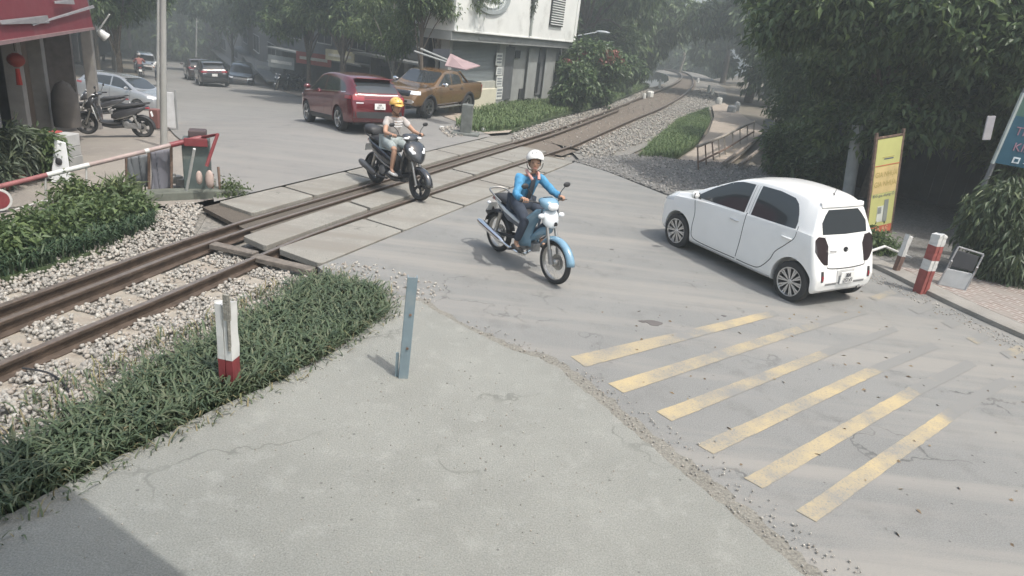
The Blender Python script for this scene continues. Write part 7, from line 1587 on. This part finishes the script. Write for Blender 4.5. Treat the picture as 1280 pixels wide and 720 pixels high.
# parked motorbikes on the left
s3 = scooter((.05, .05, .055), 'dark scooter with white leg shield parked outside the shop'); p = T(146, 170); s3.location = p; s3.rotation_euler = (0, 0, R(196)); s3.scale = (.92,)*3
o = LO('leg_shield_front', mat('scooter white', (.60, .61, .60), rough=.3, coat=.5), s3, [((.47, 0, .80), .18, .10), ((.42, 0, .62), .20, .10), ((.38, 0, .46), .16, .08)])
s4 = dup(s3, T(130, 150), R(205), 'black scooter parked closer to the shop door, half hidden'); 
for c_ in [x for x in COL.objects if x.parent == s4 and x.name.startswith('leg_shield_front')]: bpy.data.objects.remove(c_)
s5 = scooter((.03, .035, .04), 'small dark scooter parked on the far pavement left of the red suv'); s5.location = T(388, 112); s5.rotation_euler = (0, 0, R(250)); s5.scale = (1.1,)*3
for px_, py_, an_, lb_ in ((352, 113, 262, 'dark scooter on the far pavement at the left of a row of three'), (366, 113, 248, 'dark scooter on the far pavement in the middle of a row of three'), (378, 113, 255, 'dark scooter on the far pavement at the right of a row of three')):
    dup(s5, T(px_, py_), R(an_), lb_, 'scooters parked on the far pavement')
# distant riders on the street
def far_rider(px, py, col, lab, ang):
    s = dup(s5, T(px, py), R(ang), lab+', its scooter'); s['label'] = 'dark scooter under the '+lab; 
    r_, _ = rider('distant '+lab, (-.22, .84), .08, .95, [(.255, .285, 1.035), (.255, -.285, 1.035)], [(.13, .16, .42), (.13, -.2, .42)], [(.19, .15, .78), (.19, -.19, .78)], mat('far rider '+str(col), col, rough=.8), M_trou, M_dark, (.5, .5, .5), 0)
    r_.location = s.location; r_.rotation_euler = s.rotation_euler; r_.scale = s.scale
far_rider(176, 99, (.30, .12, .11), 'rider in dull red riding up the street at left', 121); far_rider(201, 108, (.55, .55, .54), 'rider in white just left of the mottled pole', 301)
# ---- red food stall with canopy behind the suv
p = T(443, 118); k = p.y/840; t = thing('food_stall', 'food stall with two dark red canopies behind the red suv', 'stall', p)
M_can = mat('dark red canopy', (.20, .035, .04), rough=.8, var=.15); 
def canopy(cx, w_, d, z0, z1, par, y=0):
    mb = MB(); a = [(cx-w_/2, y-d/2, z0), (cx+w_/2, y-d/2, z0), (cx+w_/2, y+d/2, z0), (cx-w_/2, y+d/2, z0)]; b = [(cx-w_/6, y-.1, z1), (cx+w_/6, y-.1, z1), (cx+w_/6, y+.1, z1), (cx-w_/6, y+.1, z1)]
    mb.add(a+b, [(0, 1, 5, 4), (1, 2, 6, 5), (2, 3, 7, 6), (3, 0, 4, 7), (4, 5, 6, 7)]); mb.add(a+[(x, y_, z-.22) for x, y_, z in a], [(i, (i+1) % 4, 4+(i+1) % 4, 4+i) for i in range(4)]); o = mb.build('canopy', M_can, par); md = o.modifiers.new('s', 'SOLIDIFY'); md.thickness = .02
canopy(-.2, 62*k, 2.6, 44*k, 57*k, t); canopy(2.2, 40*k, 2.2, 46*k, 60*k, t, .6)
for sx_ in (-28, 28): mb = MB(); mb.tube([(sx_*k-.2, -1.2, 0), (sx_*k-.2, -1.2, 44*k)], .035, 8); mb.build('pole', M_pwhite, t, smooth=True)
mb = MB(); mb.box((-.2, .3, .5), (50*k, .8, 1.0)); mb.build('counter', mat('stall counter', (.20, .06, .05), rough=.7), t, bevel=.02); mb = MB(); mb.box((-.2, .9, 1.2), (50*k, .06, 1.2)); mb.build('back_panel', M_darkin, t)
mb = MB(); mb.box((-27*k, -1.25, 31*k), (.55, .05, .75)); mb.build('menu_board', mat('menu red white', (.5, .30, .30), rough=.7), t); mb = MB()
for i in range(8): mb.ell((-1.5+.4*i, -.9+.1*(i % 3), 38*k-.12*(i % 2)), (.05, .05, .05), 8, 6)
mb.build('hanging_lights', mat('bulb white', (.8, .8, .75), rough=.3), t, smooth=True)
# slanting awning and pale red tarp in front of the shutter
YT = 22.4; t = thing('slanted_awning', 'tilted pale pink tarpaulin with a dark hanging panel before the shutter', 'awning', AY(570, 75, 22.4)); o0 = t.location.copy()
def q3(a, b, Y): return AY(a, b, Y)-o0
mb = MB(); mb.slab([q3(563, 68, YT), q3(580, 76, YT-.3), q3(600, 83, YT-.8), q3(582, 88, YT-1.2), q3(556, 83, YT-.6)], (0, 0, .03)); mb.build('tarpaulin', mat('faded pink tarp', (.32, .23, .23), rough=.8, var=.15, scale=3), t)
mb = MB(); mb.slab([q3(541, 61, YT), q3(562, 61, YT), q3(562, 77, YT), q3(541, 68, YT)], (0, .05, 0)); mb.build('dark_panel', mat('dark panel', (.06, .065, .075), rough=.6), t)
for a, b in (((518, 64), (565, 80)), ((526, 61), (569, 79))): mb = MB(); mb.tube([q3(*a, YT), q3(*b, YT-.2)], .035, 6); mb.build('spar', mat('spar grey', (.30, .31, .30), rough=.7), t, smooth=True)
p = T(500, 122); mb = MB(); mb.box((0, 0, .8), (2.6, .1, .5)); o = mb.build('stall_banner', mat('red white banner', (.36, .14, .13), rough=.8, var=.3, scale=3)); o.location = (p.x+.6, p.y+1.5, p.z+.6); tag(o, 'faded red banner low behind the pickup bonnet', 'banner')
# rubble and low kerbs along the far pavement
for i, (px, py, lab) in enumerate(((342, 106, 'low heap of tan sacks on the far pavement, left one'), (358, 109, 'low heap of tan sacks on the far pavement, right one'))):
    p = T(px, py); mb = MB(); mb.ell((0, 0, .15), (.7, .35, .28), 12, 8); mb.ell((.5, .2, .2), (.4, .3, .25), 12, 8); o = mb.build('sack_heap', mat('tan sack', (.26, .21, .16), rough=.9, var=.3, scale=5), smooth=True); o.location = p; tag(o, lab, 'sacks')
# guard shelter roof standing out of frame, left of the camera: its shade falls on the lower left corner
k_ = 3.9/math.tan(SUN_EL); off = SUN_H*k_
g0 = G(225, 720); g1 = G(75, 605); dd = (g1-g0).normalized(); perp = Vector((-dd.y, dd.x, 0)); perp = perp if perp.dot(Vector((-1, -1, 0))) > 0 else -perp
q0 = g0-dd*3.2+off; q1 = g1+dd*1.2+off; t = thing('guard_shelter', 'flat roofed guard shelter beside the camera, outside the picture', 'shelter', (q0.x, q0.y, 0))
mb = MB(); mb.slab([Vector((q.x, q.y, 3.9))-t.location for q in (q0, q1, q1+perp*3.2, q0+perp*3.2)], (0, 0, .14)); mb.build('roof', M_rb, t)
for q in (q0+perp*2.8+dd*.4, q1+perp*2.9-dd*.3): mb = MB(); mb.tube([(q.x-t.location.x, q.y-t.location.y, 0), (q.x-t.location.x, q.y-t.location.y, 3.9)], .06, 8); mb.build('post', M_galv, t, smooth=True)

# ---- haze volume added in place of the milky lens veil
mb = MB(); mb.box((-40, 110, 8), (420, 360, 80)); hz = mb.build('haze', [])
m = bpy.data.materials.new('veil haze'); m.use_nodes = True; nt = m.node_tree; nt.nodes.remove(nt.nodes['Principled BSDF']); pv = nt.nodes.new('ShaderNodeVolumePrincipled'); pv.inputs['Color'].default_value = (.90, .98, .98, 1); pv.inputs['Density'].default_value = .0056; pv.inputs['Anisotropy'].default_value = .3
nt.links.new(pv.outputs[0], nt.nodes['Material Output'].inputs['Volume']); hz.data.materials.append(m); hz['kind'] = 'stuff'; hz['label'] = 'thin pale haze over the whole crossing, added in place of lens veil';
